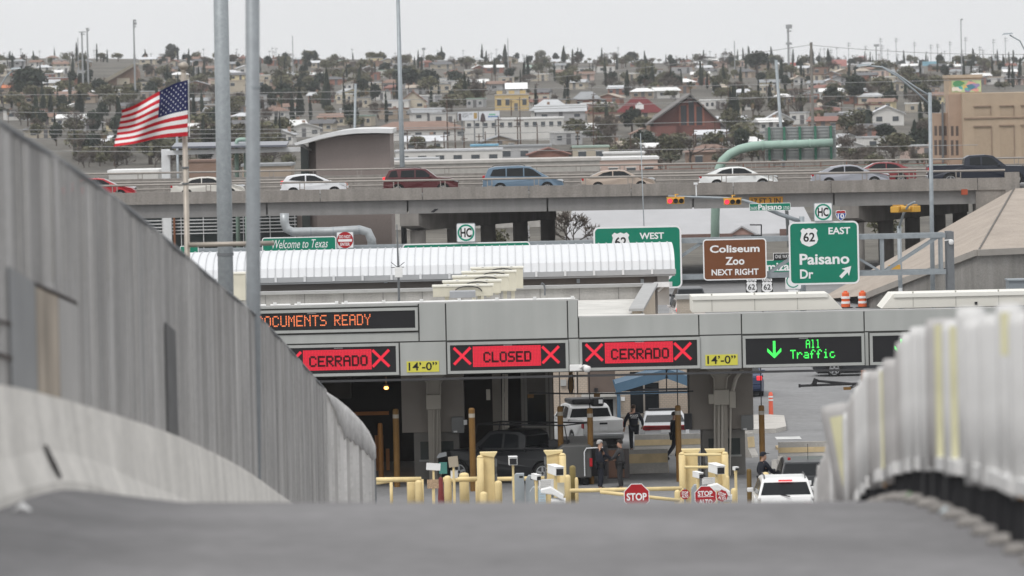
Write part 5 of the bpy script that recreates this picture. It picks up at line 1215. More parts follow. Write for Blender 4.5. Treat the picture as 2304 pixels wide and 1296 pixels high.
for q in ((925, 1080, 196, .15, 'pale yellow bollard under the left rail, left of a pair'), (942, 1080, 194.5, .125, 'pale yellow bollard under the left rail end, right of a pair'), (1007, 1070, 194.5, .13, 'pale yellow bollard under the left end of the second rail'), (1044, 1063, 197, .17, 'thick yellow bollard behind the second rail left of the portal'),
   (1121, 1081, 193.5, .125, 'pale yellow bollard just right of the left portal'), (1163, 1077, 193, .125, 'pale yellow bollard in front of the grey cabinets'), (1088, 1106, 191.5, .13, 'short pale yellow bollard at foot of the left portal'), (1297, 1074, 193.5, .06, 'slim pale yellow bollard left of the boom'), (1277, 1068, 194, .10, 'pale yellow bollard beside the middle camera'), (1524, 1102, 192, .10, 'rust-streaked bollard left of the small STOP ALTO sign'), (1651, 1098, 191, .10, 'rust-streaked bollard right of the STOP ALTO signs'), (1637, 1070, 193, .06, 'slim yellow bollard beside the right portal'), (1722, 1062, 188, .125, 'yellow bollard with peeling paint in front of the capped officer')):
    bollard(*q)
lane_post(1685, 1055, 195, .08, 'short black and yellow post beside the right booth', False, M('black_yellow', (.16, .10, .03), .6, .2), False)
bollard(1288, 1047, 199, .11, 'tall olive bollard behind the middle camera', M('olive_paint', (.22, .17, .06), .6, .1))
def rail_(lab, a, b, Y, r_, name='guard_rail', Y2=None):
    t_ = T(name, lab, 'rail', tuple(P(*a, Y))); m = MB(); m.tube([P(*a, Y), P(*b, Y2 or Y)], r_, 12); m.build('pipe', yellow, t_, smooth=True)
    m = MB(); p = P(*b, Y2 or Y); m.tube([p, (p.x, p.y, 0)], r_*.9, 10); m.build('support', yellow, t_, smooth=True); return t_
rail_('pale yellow pipe rail from the fence end to the first bollards', (820, 1080), (948, 1078.5), 195, .085)
rail_('lower pale yellow pipe rail converging on the first bollards', (820, 1091), (880, 1082), 197, .06, Y2=196)
rail_('pale yellow pipe rail from the second bollard to the left portal', (997, 1079.5), (1074, 1078), 195.5, .085)
rail_('pale yellow pipe rail between the left portal and the grey cabinets', (1114, 1078), (1228, 1076), 198, .075)
t = rail_('pale yellow boom pole across the lane behind the STOP sign', (1282, 1104), (1534, 1099), 192.5, .07, 'boom_barrier'); 
t = rail_('lower pale yellow boom slanting down to the right', (1350, 1107), (1530, 1126), 191, .06, 'boom_barrier')
def portal(lab, q, Y, side):
    x, z, w_, h_ = R(*q, Y); z1 = z+h_/2; tt = T('detector_portal', lab, 'detector portal', (x, Y, 0), 'pale yellow detector portals')
    m = MB(); m.bx(x-w_/2, x+w_/2, Y, Y+.5, 0, z1-.07); m.build('cabinet', yellow, tt, bevel=.015)
    m = MB(); e_ = .10; m.prism([(x-w_/2-(e_ if side < 0 else .02), z1), (x+w_/2+(e_ if side > 0 else .02), z1), (x+w_/2, z1-.16 if side > 0 else z1-.07), (x-w_/2, z1-.16 if side < 0 else z1-.07)], Y-.05, Y+.55); m.build('hood', M('yellow_hood', (.76, .62, .33), .5, .06), tt)
    xb = x-w_/2-.06 if side > 0 else x+w_/2+.06
    m = MB(); m.tube([(xb+.05*side, Y-.16, 0), (xb+.05*side, Y-.16, z1-.16)], .115, 12); m.lathe([(.115, 0), (.10, .05), (.05, .085), (.01, .09)], (xb+.05*side, Y-.16, z1-.16), 12); m.build('guard_post', yellow, tt, smooth=True)
    m = MB(); xs3 = x+side*(w_/2+.05)
    for f in (.25, .55, .78): m.bx(xs3-.04, xs3+.04, Y+.1, Y+.2, z1*f, z1*f+.25)
    m.beam((xs3, Y+.15, .4), (xs3, Y+.15, z1-.2), .04, .04); m.build('hinge', galv_dark, tt); return tt
portal('pale yellow detector portal left of the grey cabinets', (1082, 1018, 1113, 1140), 194, 1)
portal('pale yellow detector portal behind the middle white camera', (1231, 1014, 1266, 1140), 195.5, -1)
portal('pale yellow detector portal right of the boom, left of a pair', (1536, 1011, 1571, 1140), 194.5, 1)
portal('pale yellow detector portal right of the boom, right of a pair', (1594, 1011, 1631, 1140), 194.5, -1)
t = T('portal_rails', 'two cream pipe rails joining the right pair of detector portals', 'rail', tuple(P(1580, 1023, 194))); m = MB()
for py in (1023, 1051): m.tube([P(1540, py, 194), P(1622, py, 194)], .045, 8)
m.build('pipe', M('yellow_hood', (.76, .62, .33), .5, .06), t)
def camera_box(lab, px, py, L_, w_, h_, Y, rz, stand=None, tilt=.0):
    v = P(px, py, Y); tt = T('security_camera', lab, 'security camera', tuple(v), 'white security cameras', rz=rz)
    m = MB(); m.box((0, 0, 0), (w_, L_, h_), rx=tilt); m.box((0, -.02, h_/2+.015), (w_*1.08, L_*1.06, .03), rx=tilt); m.build('housing', white, tt, local=True, bevel=.035)
    m = MB(); m.box((0, -L_/2-.004, -.01-math.sin(tilt)*L_/2), (w_*.84, .02, h_*.76)); m.build('lens_hood', black, tt, local=True)
    m = MB(); m.beam((0, .0, -h_/2), (0, .0, -h_/2-.12), .08, .08); m.beam((0, 0, -h_/2-.12), (0, 0, -v.z), .07, .07); m.build('stand', yellow, tt, local=True); return tt
camera_box('large white box camera with black hood at the middle lane', 1250, 1058, .62, .30, .27, 189, -.45+.9, tilt=.10)
camera_box('large white box camera with black hood by the right portals', 1612, 1055, .62, .30, .27, 189, -.45+.9, tilt=.10)
camera_box('small white camera left of the middle box camera', 1206, 1074, .36, .17, .16, 189, .55, tilt=.1)
camera_box('small white camera beside the right box camera', 1570, 1069, .40, .17, .17, 189, .55, tilt=.1)
camera_box('white camera facing the lens on a peach bracket before the black pickup', 1154, 1037, .40, .28, .26, 191, .05)
camera_box('small white camera on thin bracket beside the right booth', 1655, 1055, .22, .14, .10, 192, .4)
for lab, px, py, sg in (('white scanner housing under the middle box camera', 1243, 1108, -1), ('white scanner housing behind the larger STOP ALTO sign', 1618, 1100, -1)):
    v = P(px, py, 187.5); tt = T('scanner_head', lab, 'scanner', tuple(v))
    m = MB(); m.prism([(-.38, .10), (-.05, .17), (.36, -.10), (.36, -.28), (.0, -.08), (-.38, -.02)], 0, .5); m.build('housing', white, tt, local=True, bevel=.03)
    m = MB(); m.tube([(-.05, .2, -.30), (.42, .2, -.32)], .12, 12); m.build('tube', white, tt, local=True); m = MB(); m.beam((0, .25, -.1), (0, .25, -v.z), .08, .08); m.build('stand', galv, tt, local=True)
cabm = M('blue_grey_box', (.33, .36, .38), .5, .06)
for a, b, c_, d_, Y, lab in ((1152, 1066, 1180, 1140, 192, 'grey cabinet with clipped corner behind the bollards'), (1183, 1070, 1202, 1140, 191.5, 'narrow blue grey cabinet beside the clipped-corner one'), (1192, 1096, 1213, 1140, 190, 'low blue grey cabinet in front of the middle lane signs'), (1556, 1091, 1575, 1140, 190, 'blue grey cabinet left of the larger STOP ALTO sign')):
    x, z, w_, h_ = R(a, b, c_, d_, Y); z1 = z+h_/2; tt = T('equipment_cabinet', lab, 'cabinet', (x, Y, 0), 'grey equipment cabinets')
    m = MB(); m.prism([(x-w_/2, 0), (x+w_/2, 0), (x+w_/2, z1), (x-w_/2+w_*.35, z1), (x-w_/2, z1-.15)], Y, Y+.45); m.build('casing', cabm, tt, bevel=.012); m = MB(); m.bx(x+w_*.1, x+w_*.4, Y-.012, Y-.002, z1-.14, z1-.07); m.build('door_label', sign_black, tt)
def notice(lab, q, Y, mat, lines=0, tilt=0., post=True, name='notice_board'):
    x, z, w_, h_ = R(*q, Y); tt = T(name, lab, 'notice', (x, Y, z)); m = MB(); m.box((0, 0, 0), (w_, .03, h_), ry=tilt); m.build('panel', mat, tt, local=True)
    if lines:
        m = MB(); rg = random.Random(int(q[0]))
        for k in range(lines):
            zz_ = h_*(.38-.76*k/max(1, lines-1)); m.box((-w_*.03, -.02, zz_), (w_*rg.uniform(.62, .8), .006, h_*.035))
        m.build('print_lines', M('faint_print', (.42, .42, .42), .6), tt, local=True)
    if post: m = MB(); m.beam((0, .06, -h_*.3), (0, .06, -z), .07, .07); m.build('post', yellow, tt, local=True)
    return tt
notice('white notice sheet with small print under the middle cameras', (1212, 1078, 1246, 1112), 189.5, sign_white, 7)
notice('pale blue notice sheet under the small-print notice', (1212, 1102, 1228, 1140), 188.8, M('pale_blue_sheet', (.45, .56, .62), .5), 6)
notice('cream blank plate right of the middle scanner', (1252, 1086, 1270, 1116), 189, cream)
notice('white notice sheet behind the right cameras', (1580, 1074, 1609, 1090), 189.5, sign_white, 4)
notice('white tilted panel on a yellow post before the left booth', (959, 1042, 991, 1058), 191, white, 0, .08, True, 'reader_panel')
notice('small reader screen with speckled face on the yellow post', (961, 1079, 987, 1099), 190.5, M('speckled_face', (.40, .28, .18), .7, .4, 30.), 0, 0, True, 'card_reader')
notice('tan tilted plate on a yellow post right of the left booth', (1009, 1027, 1031, 1051), 192, M('tan_plate', (.36, .31, .24), .6, .06), 0, -.1, True, 'reader_panel')
notice('small white sign with black figures below the tan tilted plate', (1014, 1059, 1030, 1076), 192.3, sign_white, 2)
notice('teal plastic tub seen below the left booth window', (988, 1040, 1006, 1066), 207, M('teal_plastic', (.07, .22, .19), .5), 0, 0, False, 'teal_tub')
m = MB(); v = P(992, 1100, 193); m.lathe([(.14, 0), (.12, .5), (.07, v.z+.35), (.02, v.z+.40)], (v.x, 193, 0), 10); single(m, 'covered_hydrant', M('red_cloth', (.17, .03, .03), .8, .15), 'dark red covered object beside the left reader post', 'cover', smooth=True)
# stop signs
def octo(lab, q, Y, texts, rot=0., edge=True):
    x, z, w_, h_ = R(*q, Y); tt = T('stop_sign', lab, 'stop sign', (x, Y, 0)); r_ = w_/2/math.cos(math.pi/8)
    pts = [(x+r_*math.cos(math.pi/8+k*math.pi/4+rot), z+r_*math.sin(math.pi/8+k*math.pi/4+rot)) for k in range(8)]; m = MB(); m.prism(pts, Y, Y+.02); m.build('edge', sign_white if edge else sign_red, tt)
    m = MB(); flat(m, [(x+(a-x)*.94, z+(b-z)*.94) for a, b in pts], Y-.004); m.build('face', sign_red, tt)
    m = MB()
    for s, fx, fz, fw, fh in texts: text(m, s, x+(fx-fw/2)*w_, z+(fz-fh/2)*w_, fw*w_, fh*w_, Y-.009, .03 if fw > .4 else .02, 0, rot)
    if len(texts) > 1: m.beam((x-w_*.36*math.cos(rot), Y-.008, z-w_*.36*math.sin(rot)), (x+w_*.36*math.cos(rot), Y-.008, z+w_*.36*math.sin(rot)), .004, .012*w_/.7+.006)
    m.build('lettering', sign_white, tt); m = MB(); m.beam((x, Y+.05, z+.2), (x, Y+.05, 0), .05, .05); m.build('post', galv, tt)
octo('big red STOP sign at the middle, lower half cut by the road crest', (1404, 1088, 1461, 1145), 184, [('STOP', 0, -.02, .80, .30)])
octo('red STOP ALTO sign in front of the right portals', (1563, 1093, 1612, 1142), 184.5, [('STOP', -.02, .15, .68, .24), ('ALTO', 0, -.24, .62, .24)])
octo('tiny red STOP ALTO sign on the left portal of the right pair', (1530.5, 1099.5, 1552, 1125), 187, [('STOP', 0, .17, .7, .28), ('ALTO', 0, -.22, .7, .28)], edge=False)
octo('tiny tilted red STOP ALTO sign half behind the white scanner', (1612, 1103, 1637, 1128), 186, [('STOP', 0, .17, .7, .26), ('ALTO', 0, -.22, .7, .26)], -.35, edge=False)
# concrete barriers with yellow bands
def kbarrier(lab, px0, px1, pyb, Y, h, band, end=None):
    a, b = P(px0, pyb, Y), P(px1, pyb, Y); z0 = zg(Y); tt = T('road_barrier', lab, 'road barrier', ((a.x+b.x)/2, Y, z0), 'concrete road barriers with yellow bands')
    L_ = b.x-a.x; pf = [(-.30, 0), (-.28, .10), (-.13, .36), (-.09, h), (.09, h), (.13, .36), (.28, .10), (.30, 0)]
    m = MB(); m.prism(pf, -L_/2, L_/2, axis='x'); m.build('barrier_body', concrete_pale, tt, local=True)
    if band:
        m = MB(); y0 = -.09-.04*(h-.80*h)/(h-.36); m.add([(-L_/2, -.135, .40), (L_/2, -.135, .40), (L_/2, -.10, h-.14), (-L_/2, -.10, h-.14)], [(0, 1, 2, 3)]); m.build('yellow_band', M('faded_yellow_band', (.66, .52, .31), .8, .15), tt, local=True)
    if end:
        m = MB(); m.prism([(a_*.98, b_) for a_, b_ in pf], L_/2+.003, L_/2+.02, axis='x'); m.build('painted_end', M('cream_paint_worn', (.55, .47, .36), .8, .15), tt, local=True); 
    return tt
kbarrier('concrete barrier with yellow band right behind the police sedan walker', 1428, 1580, 1020, 224.5, .82, True)
b2 = kbarrier('concrete barrier nearest the lane with worn cream end', 1414, 1502, 1072, 214.5, .90, True, True); b2.rotation_euler[2] = .12
kbarrier('short concrete barrier end beside the pickup bumper', 1380, 1398, 1004, 230, .85, True)
b2 = kbarrier('concrete barrier jumble behind the right booth', 1672, 1698, 1018, 222, .95, True); b2.rotation_euler[2] = .9
kbarrier('long low concrete barrier with yellow top beyond the dark SUV', 1752, 1950, 1053, 218.5, .8, True)
for k, (px, lab) in enumerate(((1745, 'cream and white painted barrier end, left of two leaning by the capped officer'), (1760, 'cream painted barrier end, right of two by the capped officer'))):
    b2 = kbarrier(lab, px-8, px+8, 1066, 206+k*2, .98, False, True); b2.rotation_euler[2] = 1.2-.3*k
# island, markings and channelizer post at the exit lane
m = MB(); a = P(1660, 978, Yat(1690, 978)); b = P(1775, 978, Yat(1770, 978)); c_ = P(1762, 942, Yat(1760, 942)); d_ = P(1668, 938, Yat(1668, 938))
Yi0, Yi1 = a.y, c_.y; poly = [(a.x, Yi0), (b.x-.5, Yi0), (b.x, Yi0+1.5), (c_.x, Yi1-1), (c_.x-.6, Yi1), (d_.x, Yi1)]
m.prism(poly, -.05, .17+zg(Yi1), axis='z'); structure(m, 'traffic_island', concrete_pale)
m = MB(); p0, p1 = P(1735, 991, 237), P(1790, 985, 237); Ym = Yat(1760, 988); m.quad((p0.x, Ym-.7, zg(Ym)+.03), (p1.x, Ym-.7, zg(Ym)+.03), (p1.x, Ym+.9, zg(Ym)+.034), (p0.x, Ym+.9, zg(Ym)+.034)); structure(m, 'lane_marking', M('worn_white_paint', (.55, .55, .54), .8, .15))
m = MB(); Ym = Yat(1780, 1014); p0, p1 = P(1748, 1014, Ym), P(1850, 1014, Ym); m.bx(p0.x, p1.x, Ym, Ym+1.2, -.02, .15); structure(m, 'kerb', M('yellow_kerb', (.42, .33, .20), .85, .2))
Yd = Yat(1735, 939); v = P(1735, 939, Yd); t = T('channelizer_post', 'orange flexible post with white bands on the exit lane', 'delineator post', (v.x, Yd, 0)); h = 62*S(Yd)
m = MB(); m.lathe([(.10, .04), (.09, h*.7), (.085, h*.72), (.10, h*.9), (.06, h)], (v.x, Yd, 0), 12); m.build('post', M('coral_plastic', (.78, .15, .09), .5, .04), t)
m = MB()
for f in (.68, .80): m.lathe([(.105, h*f), (.105, h*(f+.06))], (v.x, Yd, 0), 12)
m.build('white_band', sign_white, t); m = MB(); m.box((v.x+.05, Yd, .03), (.9, .4, .06)); m.build('rubber_base', black, t)
# ------------------------------------------------------------------ vehicles at the port
suvw = paint('suv_white', (.74, .74, .73))
t = car('suv', 'white SUV seen from behind, nearest the crest at the right lane', 'SUV', (P(1768, 1100, 185).x, 185+2.3, 0), math.pi/2, suvw, roof_rack=True); t.scale = (1, 1.02, 1.0)
for c_ in t.children:
    if c_.name.startswith('taillight'): c_.location.z = -.28
m = MB(); m.bx(-2.12, -2.05, -.22, .22, 1.635, 1.68); m.build('brake_light', lit_tail, t, local=True); m = MB(); m.beam((-2.40, -.12, 1.16), (-2.20, .18, 1.22), .04, .03); m.build('wiper', black, t, local=True)
t = car('suv', 'dark grey SUV beside the capped officer, ahead of the white SUV', 'SUV', (P(1812, 1080, 195).x, 196.6, 0), math.pi/2, paint('charcoal_car', (.018, .02, .023))); t.scale = (1, 1.0, .98)
m = MB(); m.lathe([(.05, 0), (.05, .09)], (-1.9, .55, 1.72), 8); m.build('red_beacon', sign_red, t, local=True); m = MB(); m.tube([(-1.6, -.1, 1.7), (-1.65, -.1, 2.25)], .01, 5); m.build('aerial', black, t, local=True)
t = car('sedan', 'white police sedan from behind with full-width red tail light strip', 'police car', (P(1497, 975, 228).x, 230.4, zg(228)), math.pi/2, paint('police_white', (.66, .67, .68))); t.scale = (1, 1.06, .96)
m = MB(); m.bx(-2.44, -2.40, -.84, .84, .80, .98); m.build('tail_strip', led_tail, t, local=True, bevel=.02); m = MB(); m.bx(-2.45, -2.442, -.78, .78, .83, .95); m.build('strip_lens', M('dark_red_lens', (.16, .01, .012), .3), t, local=True); m = MB(); m.box((.0, 0, 1.50), (.3, 1.1, .10)); m.build('light_bar', dark, t, local=True)
t = car('pickup', 'white pickup seen from behind with tailgate towards the lane', 'pickup', (P(1318, 985, 229).x+.0, 231.6, zg(230)), math.radians(104), suvw); t.scale = (1, 1, .88)
m = MB(); m.bx(-2.945, -2.925, -.80, .80, .80, 1.30); m.build('tailgate', suvw, t, local=True, bevel=.01); m = MB(); m.bx(-2.962, -2.947, -.16, .16, 1.12, 1.20); m.build('tailgate_handle', black, t, local=True)
m = MB(); m.box((-.1, .1, 2.06), (1.3, 1.2, .22)); m.box((-.6, -.35, 2.0), (.5, .5, .4)); m.build('roof_box', black, t, local=True, bevel=.08); m = MB(); m.box((-.87, -.45, 2.02), (.02, .16, .18)); m.build('roof_tag', sign_white, t, local=True)
# dark van being inspected, rear door open
vx = P(1322, 1080, 209).x; t = T('cargo_van', 'dark grey cargo van with open brown-lined rear door behind the officers', 'van', (vx, 209, 0))
m = MB(); x0, x1 = P(1240, 1060, 209).x, P(1331, 1060, 209).x; zt_ = P(1290, 1000, 209).z
m.prism([(x0, .28), (x1, .28), (x1, zt_-.05), (x1-.12, zt_), (x0+.45, zt_), (x0+.1, zt_-.25), (x0, zt_-.6)], 208.6, 214); m.build('body', M('van_grey', (.085, .085, .083), .45, .10, 1.), t, bevel=.05)
m = MB(); p = P(1320, 1030, 208.5)
m.tube([(p.x-.08, 208.55, .35), (p.x-.08, 208.55, zt_-.25), (p.x+.0, 208.55, zt_-.12), (p.x+.6, 208.55, zt_-.10)], .022, 6); m.build('door_seal', steel_white, t)
m = MB(); a, b = P(1366, 1040, 207.6), P(1416, 1040, 207.6); m.bx(a.x, b.x, 207.6, 207.7, P(1390, 1077, 207.6).z, P(1390, 1010, 207.6).z); o = m.build('rear_door', M('van_dark_door', (.03, .025, .025), .5, .1), t)
m = MB(); m.bx(a.x+.06, b.x-.18, 207.58, 207.598, P(1390, 1074, 207.6).z, P(1390, 1013, 207.6).z); m.build('door_lining', M('brown_board', (.07, .035, .022), .8, .15), o)
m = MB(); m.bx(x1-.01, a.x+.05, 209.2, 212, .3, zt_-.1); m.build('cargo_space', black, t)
for px in (1258, 1318):
    m = MB(); v = P(px, 1085, 208.7); m.tube([(v.x-.11, 209.0, .33), (v.x+.11, 209.0, .33)], .33, 16); m.build('wheel', rubber, t)
m = MB(); x, z, w_, h_ = R(1328, 1066, 1333, 1078, 208.4); m.bx(x-.05, x+.05, 208.5, 208.59, .7, 1.0); m.build('taillight', led_tail, t)
t = car('pickup', 'black pickup with ladder rack under the CLOSED sign', 'pickup', (P(1165, 1080, 209).x, 211.5, 0), math.radians(148), paint('black_truck', (.012, .013, .015)))
m = MB()
for s in (-.8, .8):
    m.tube([(-2.7, s, 1.3), (-2.55, s, 2.15), (1.2, s, 2.15), (1.4, s, 1.3)], .03, 6)
for x in (-2.55, -1.2, .1, 1.2): m.tube([(x, -.8, 2.15), (x, .8, 2.15)], .025, 6)
m.build('ladder_rack', black, t, local=True)
m = MB(); m.box((-2.0, .3, 1.46), (.6, .5, .25)); m.build('tool_box', dark, t, local=True)
for lab, px, py, Y, cc, kd, rz, br in (('dark SUV with lit brake lamp on the exit road, ahead of the white one', 1548, 690, 340, paint('exit_dark', (.03, .034, .04)), 'suv', 1.62, True), ('white SUV with red lamps on the exit road under the WEST sign', 1547, 705, 326, paint('exit_white', (.55, .52, .50)), 'suv', 1.62, True)):
    v = P(px, py, Y); car(kd, lab, 'SUV', (v.x, Y, zg(Y)+.02), rz, cc, brake=br, name='suv_car')
Yn = Yat(1690, 895); v = P(1676, 893, Yn); car('sedan', 'navy car with red tail lamp peeking out right of the booth', 'car', (v.x-.0, Yn+2.3, zg(Yn)), math.pi/2, paint('navy_car', (.02, .035, .085)), brake=True)
Yn = Yat(1925, 848); v = P(1945, 848, Yn); car('suv', 'dark vehicle under the right LED sign, mostly behind the divider row', 'SUV', (v.x, Yn+1.2, zg(Yn)), .0, paint('dark_car2', (.022, .024, .028)))
# ------------------------------------------------------------------ people
skin_m = M('skin', (.42, .25, .18), .6, .06); navy = M('navy_uniform', (.012, .014, .022), .85, .1); bootm = M('black_boots', (.008, .008, .008), .5, 0)
def skin_mesh(nm, nodes, edges, rad, mat, parent, sub=1):
    me = bpy.data.meshes.new(nm); keys = list(nodes); ix = {k: i for i, k in enumerate(keys)}
    me.from_pydata([tuple(nodes[k]) for k in keys], [(ix[a], ix[b]) for a, b in edges], []); o = bpy.data.objects.new(nm, me); col.objects.link(o)
    md = o.modifiers.new('skin', 'SKIN'); md.use_smooth_shade = True
    sv = me.skin_vertices[0].data
    for k in keys: r_ = rad[k]; sv[ix[k]].radius = (r_, r_) if not isinstance(r_, tuple) else r_
    sv[0].use_root = True
    s = o.modifiers.new('sub', 'SUBSURF'); s.levels = sub; s.render_levels = sub
    me.materials.append(mat); o.parent = parent; return o
def person(lab, px, pyf, Y, rz, pose=None, jacket=navy, trousers=navy, hair=None, cap=False, height=1.78, z=None, back=None):
    v = P(px, pyf, Y); tt = T('person', lab, 'person', (v.x, Y, zg(Y) if z is None else z), rz=rz)
    J = dict(pel=(0, 0, .95), wai=(0, 0, 1.10), che=(0, .01, 1.32), nec=(0, .0, 1.50), jaw=(0, .045, 1.57), hea=(0, .02, 1.66), top=(0, .005, 1.74),
      sL=(-.19, 0, 1.42), eL=(-.26, -.02, 1.14), wL=(-.26, .06, .90), hL=(-.26, .09, .82), sR=(.19, 0, 1.42), eR=(.26, -.02, 1.14), wR=(.26, .06, .90), hR=(.26, .09, .82),
      pL=(-.10, 0, .90), kL=(-.11, .03, .50), aL=(-.11, -.02, .10), tL=(-.13, .15, .04), pR=(.10, 0, .90), kR=(.11, .03, .50), aR=(.11, -.02, .10), tR=(.13, .15, .04))
    J.update(pose or {}); J = {k: Vector(a) for k, a in J.items()}; s = height/1.76; tt.scale = (s, s, s)
    nodes = dict(J); edges = [('pel', 'wai'), ('wai', 'che'), ('che', 'nec'), ('nec', 'jaw'), ('jaw', 'hea'), ('hea', 'top')]
    rad = dict(pel=.13, wai=.125, che=.15, nec=.058, jaw=.072, hea=.092, top=.06, sL=.07, eL=.047, wL=.03, hL=.035, sR=.07, eR=.047, wR=.03, hR=.035, pL=.095, kL=.062, aL=.042, tL=.035, pR=.095, kR=.062, aR=.042, tR=.035)
    nodes['nose'] = J['jaw']+Vector((0, .075, .055)); rad['nose'] = .014; edges.append(('jaw', 'nose'))
    for q in 'LR':
        edges += [('che', 's'+q), ('s'+q, 'e'+q), ('e'+q, 'w'+q), ('w'+q, 'h'+q), ('pel', 'p'+q), ('p'+q, 'k'+q), ('k'+q, 'a'+q), ('a'+q, 't'+q)]
        d = (J['h'+q]-J['w'+q]).normalized(); sd = d.cross(Vector((0, 1, 0)) if abs(d.y) < .8 else Vector((0, 0, 1))).normalized(); nn = d.cross(sd)
        for k, (off, ln) in enumerate(((-.028, .065), (-.010, .080), (.010, .075), (.028, .058))):
            a = f'f{q}{k}'; b = f'g{q}{k}'; nodes[a] = J['h'+q]+d*.04+sd*off; nodes[b] = nodes[a]+d*ln*.7+nn*.018; rad[a] = .010; rad[b] = .008; edges += [('h'+q, a), (a, b)]
        a = f'th{q}'; nodes[a] = J['w'+q]+d*.05+sd*.05+nn*.02; rad[a] = .011; edges.append(('w'+q, a))
    skin_mesh('body', nodes, edges, rad, skin_m, tt)
    jk = {k: J[k] for k in ('wai', 'che', 'sL', 'eL', 'wL', 'sR', 'eR', 'wR')}; jk['hem'] = J['pel']+Vector((0, 0, .02)); jk['col'] = J['nec']-Vector((0, 0, .03))
    skin_mesh('jacket', {k: jk[k] for k in ('wai', 'che', 'hem', 'col', 'sL', 'eL', 'wL', 'sR', 'eR', 'wR')}, [('hem', 'wai'), ('wai', 'che'), ('che', 'col'), ('che', 'sL'), ('sL', 'eL'), ('eL', 'wL'), ('che', 'sR'), ('sR', 'eR'), ('eR', 'wR')], dict(wai=.165, che=.185, hem=.165, col=.08, sL=.095, eL=.068, wL=.048, sR=.095, eR=.068, wR=.048), jacket, tt)
    skin_mesh('trousers', {'pel': J['pel'], **{k: J[k] for k in ('pL', 'kL', 'aL', 'pR', 'kR', 'aR')}}, [('pel', 'pL'), ('pL', 'kL'), ('kL', 'aL'), ('pel', 'pR'), ('pR', 'kR'), ('kR', 'aR')], dict(pel=.155, pL=.115, kL=.082, aL=.065, pR=.115, kR=.082, aR=.065), trousers, tt)
    for q in 'LR': skin_mesh('boot', {'a': J['a'+q], 'b': J['a'+q]*.5+J['t'+q]*.5-Vector((0, 0, .02)), 't': J['t'+q]}, [('a', 'b'), ('b', 't')], dict(a=.075, b=.075, t=.065), bootm, tt)
    if hair or cap:
        m = MB(); c = J['hea']+Vector((0, -.012, .02)); vs = []
        prof_ = [(.098, -.03), (.105, .02), (.098, .065), (.070, .10), (.02, .116)]
        for r_, zz_ in prof_: vs += [(c.x+r_*.92*math.cos(a*math.pi/7), c.y+r_*1.08*math.sin(a*math.pi/7)-(.02 if zz_ < 0 else 0), c.z+zz_+(.05 if zz_ < 0 and math.sin(a*math.pi/7) > .2 else 0)) for a in range(14)]
        m.add(vs, [(j*14+k, j*14+(k+1) % 14, (j+1)*14+(k+1) % 14, (j+1)*14+k) for j in range(4) for k in range(14)]+[tuple(56+k for k in range(14))])
        if cap: m.prism([(c.x-.08, c.y+.09), (c.x+.08, c.y+.09), (c.x+.06, c.y+.19), (c.x-.06, c.y+.19)], c.z+.045, c.z+.06, axis='z')
        m.build('cap' if cap else 'hair', navy if cap else hair, tt, local=True, smooth=not cap)
    m = MB()
    for sx in (-.033, .033): m.lathe([(.003, -.01), (.012, 0), (.003, .01)], J['hea']+Vector((sx, .088, -.005)), 6)
    m.build('eyes', black, tt, local=True)
    m = MB()
    m.lathe([(.172, 0), (.172, .05)], J['pel']+Vector((0, 0, .03)), 14); m.box(J['pel']+Vector((.17, 0, -.05)), (.06, .12, .2)); m.box(J['pel']+Vector((-.17, .03, 0)), (.05, .1, .12)); m.build('belt', bootm, tt, local=True)
    if back:
        m = MB(); text(m, back, -.15, 1.34, .30, .08, -.245, .03); text(m, 'FEDERAL', -.12, 1.28, .24, .04, -.24, .01); m.build('lettering', sign_white, tt, local=True)
    return tt
person('officer walking away with POLICE on the back of a dark jacket', 1427, 1019, 227.0, .08, dict(eL=(-.33, -.02, 1.16), wL=(-.36, .0, .92), hL=(-.37, .02, .84), eR=(.34, .0, 1.16), wR=(.36, .1, .96), hR=(.34, .16, .90), kL=(-.10, .05, .5), aL=(-.09, .06, .10), tL=(-.11, .22, .04)), hair=M('brown_hair', (.04, .022, .012), .8, .1), back='POLICE', height=1.82)
person('officer striding right behind the amber post in dark uniform', 1519, 1036, 221.5, -1.25, dict(kL=(-.10, .18, .52), aL=(-.1, .08, .10), tL=(-.1, .26, .06), kR=(.1, -.10, .5), aR=(.1, -.38, .16), tR=(.1, -.26, .04)), hair=M('dark_hair', (.015, .012, .01), .8, .1), height=1.84)
person('grey haired officer reaching out an arm beside the dark van', 1351, 1098, 206.4, -1.35, dict(eR=(.20, .24, 1.20), wR=(.14, .44, 1.08), hR=(.12, .53, 1.06)), hair=M('grey_hair', (.36, .35, .34), .8, .1), height=1.78)
person('man in grey clothes facing the grey haired officer', 1397, 1096, 206.4, 1.35, dict(eL=(-.18, .2, 1.15), wL=(-.1, .42, 1.06), hL=(-.08, .5, 1.05)), jacket=M('charcoal_shirt', (.045, .045, .047), .9, .1), trousers=M('charcoal_trousers', (.03, .03, .032), .9, .1), hair=M('dark_hair', (.015, .012, .01), .8, .1), height=1.77)
person('officer in black cap and jacket reaching to the dark SUV window', 1719, 1140, 196.3, -1.2, dict(eR=(.22, .20, 1.16), wR=(.16, .48, 1.04), hR=(.15, .57, 1.02), eL=(-.28, -.06, 1.16), wL=(-.24, .1, .95), hL=(-.22, .17, .9)), cap=True, height=1.88)
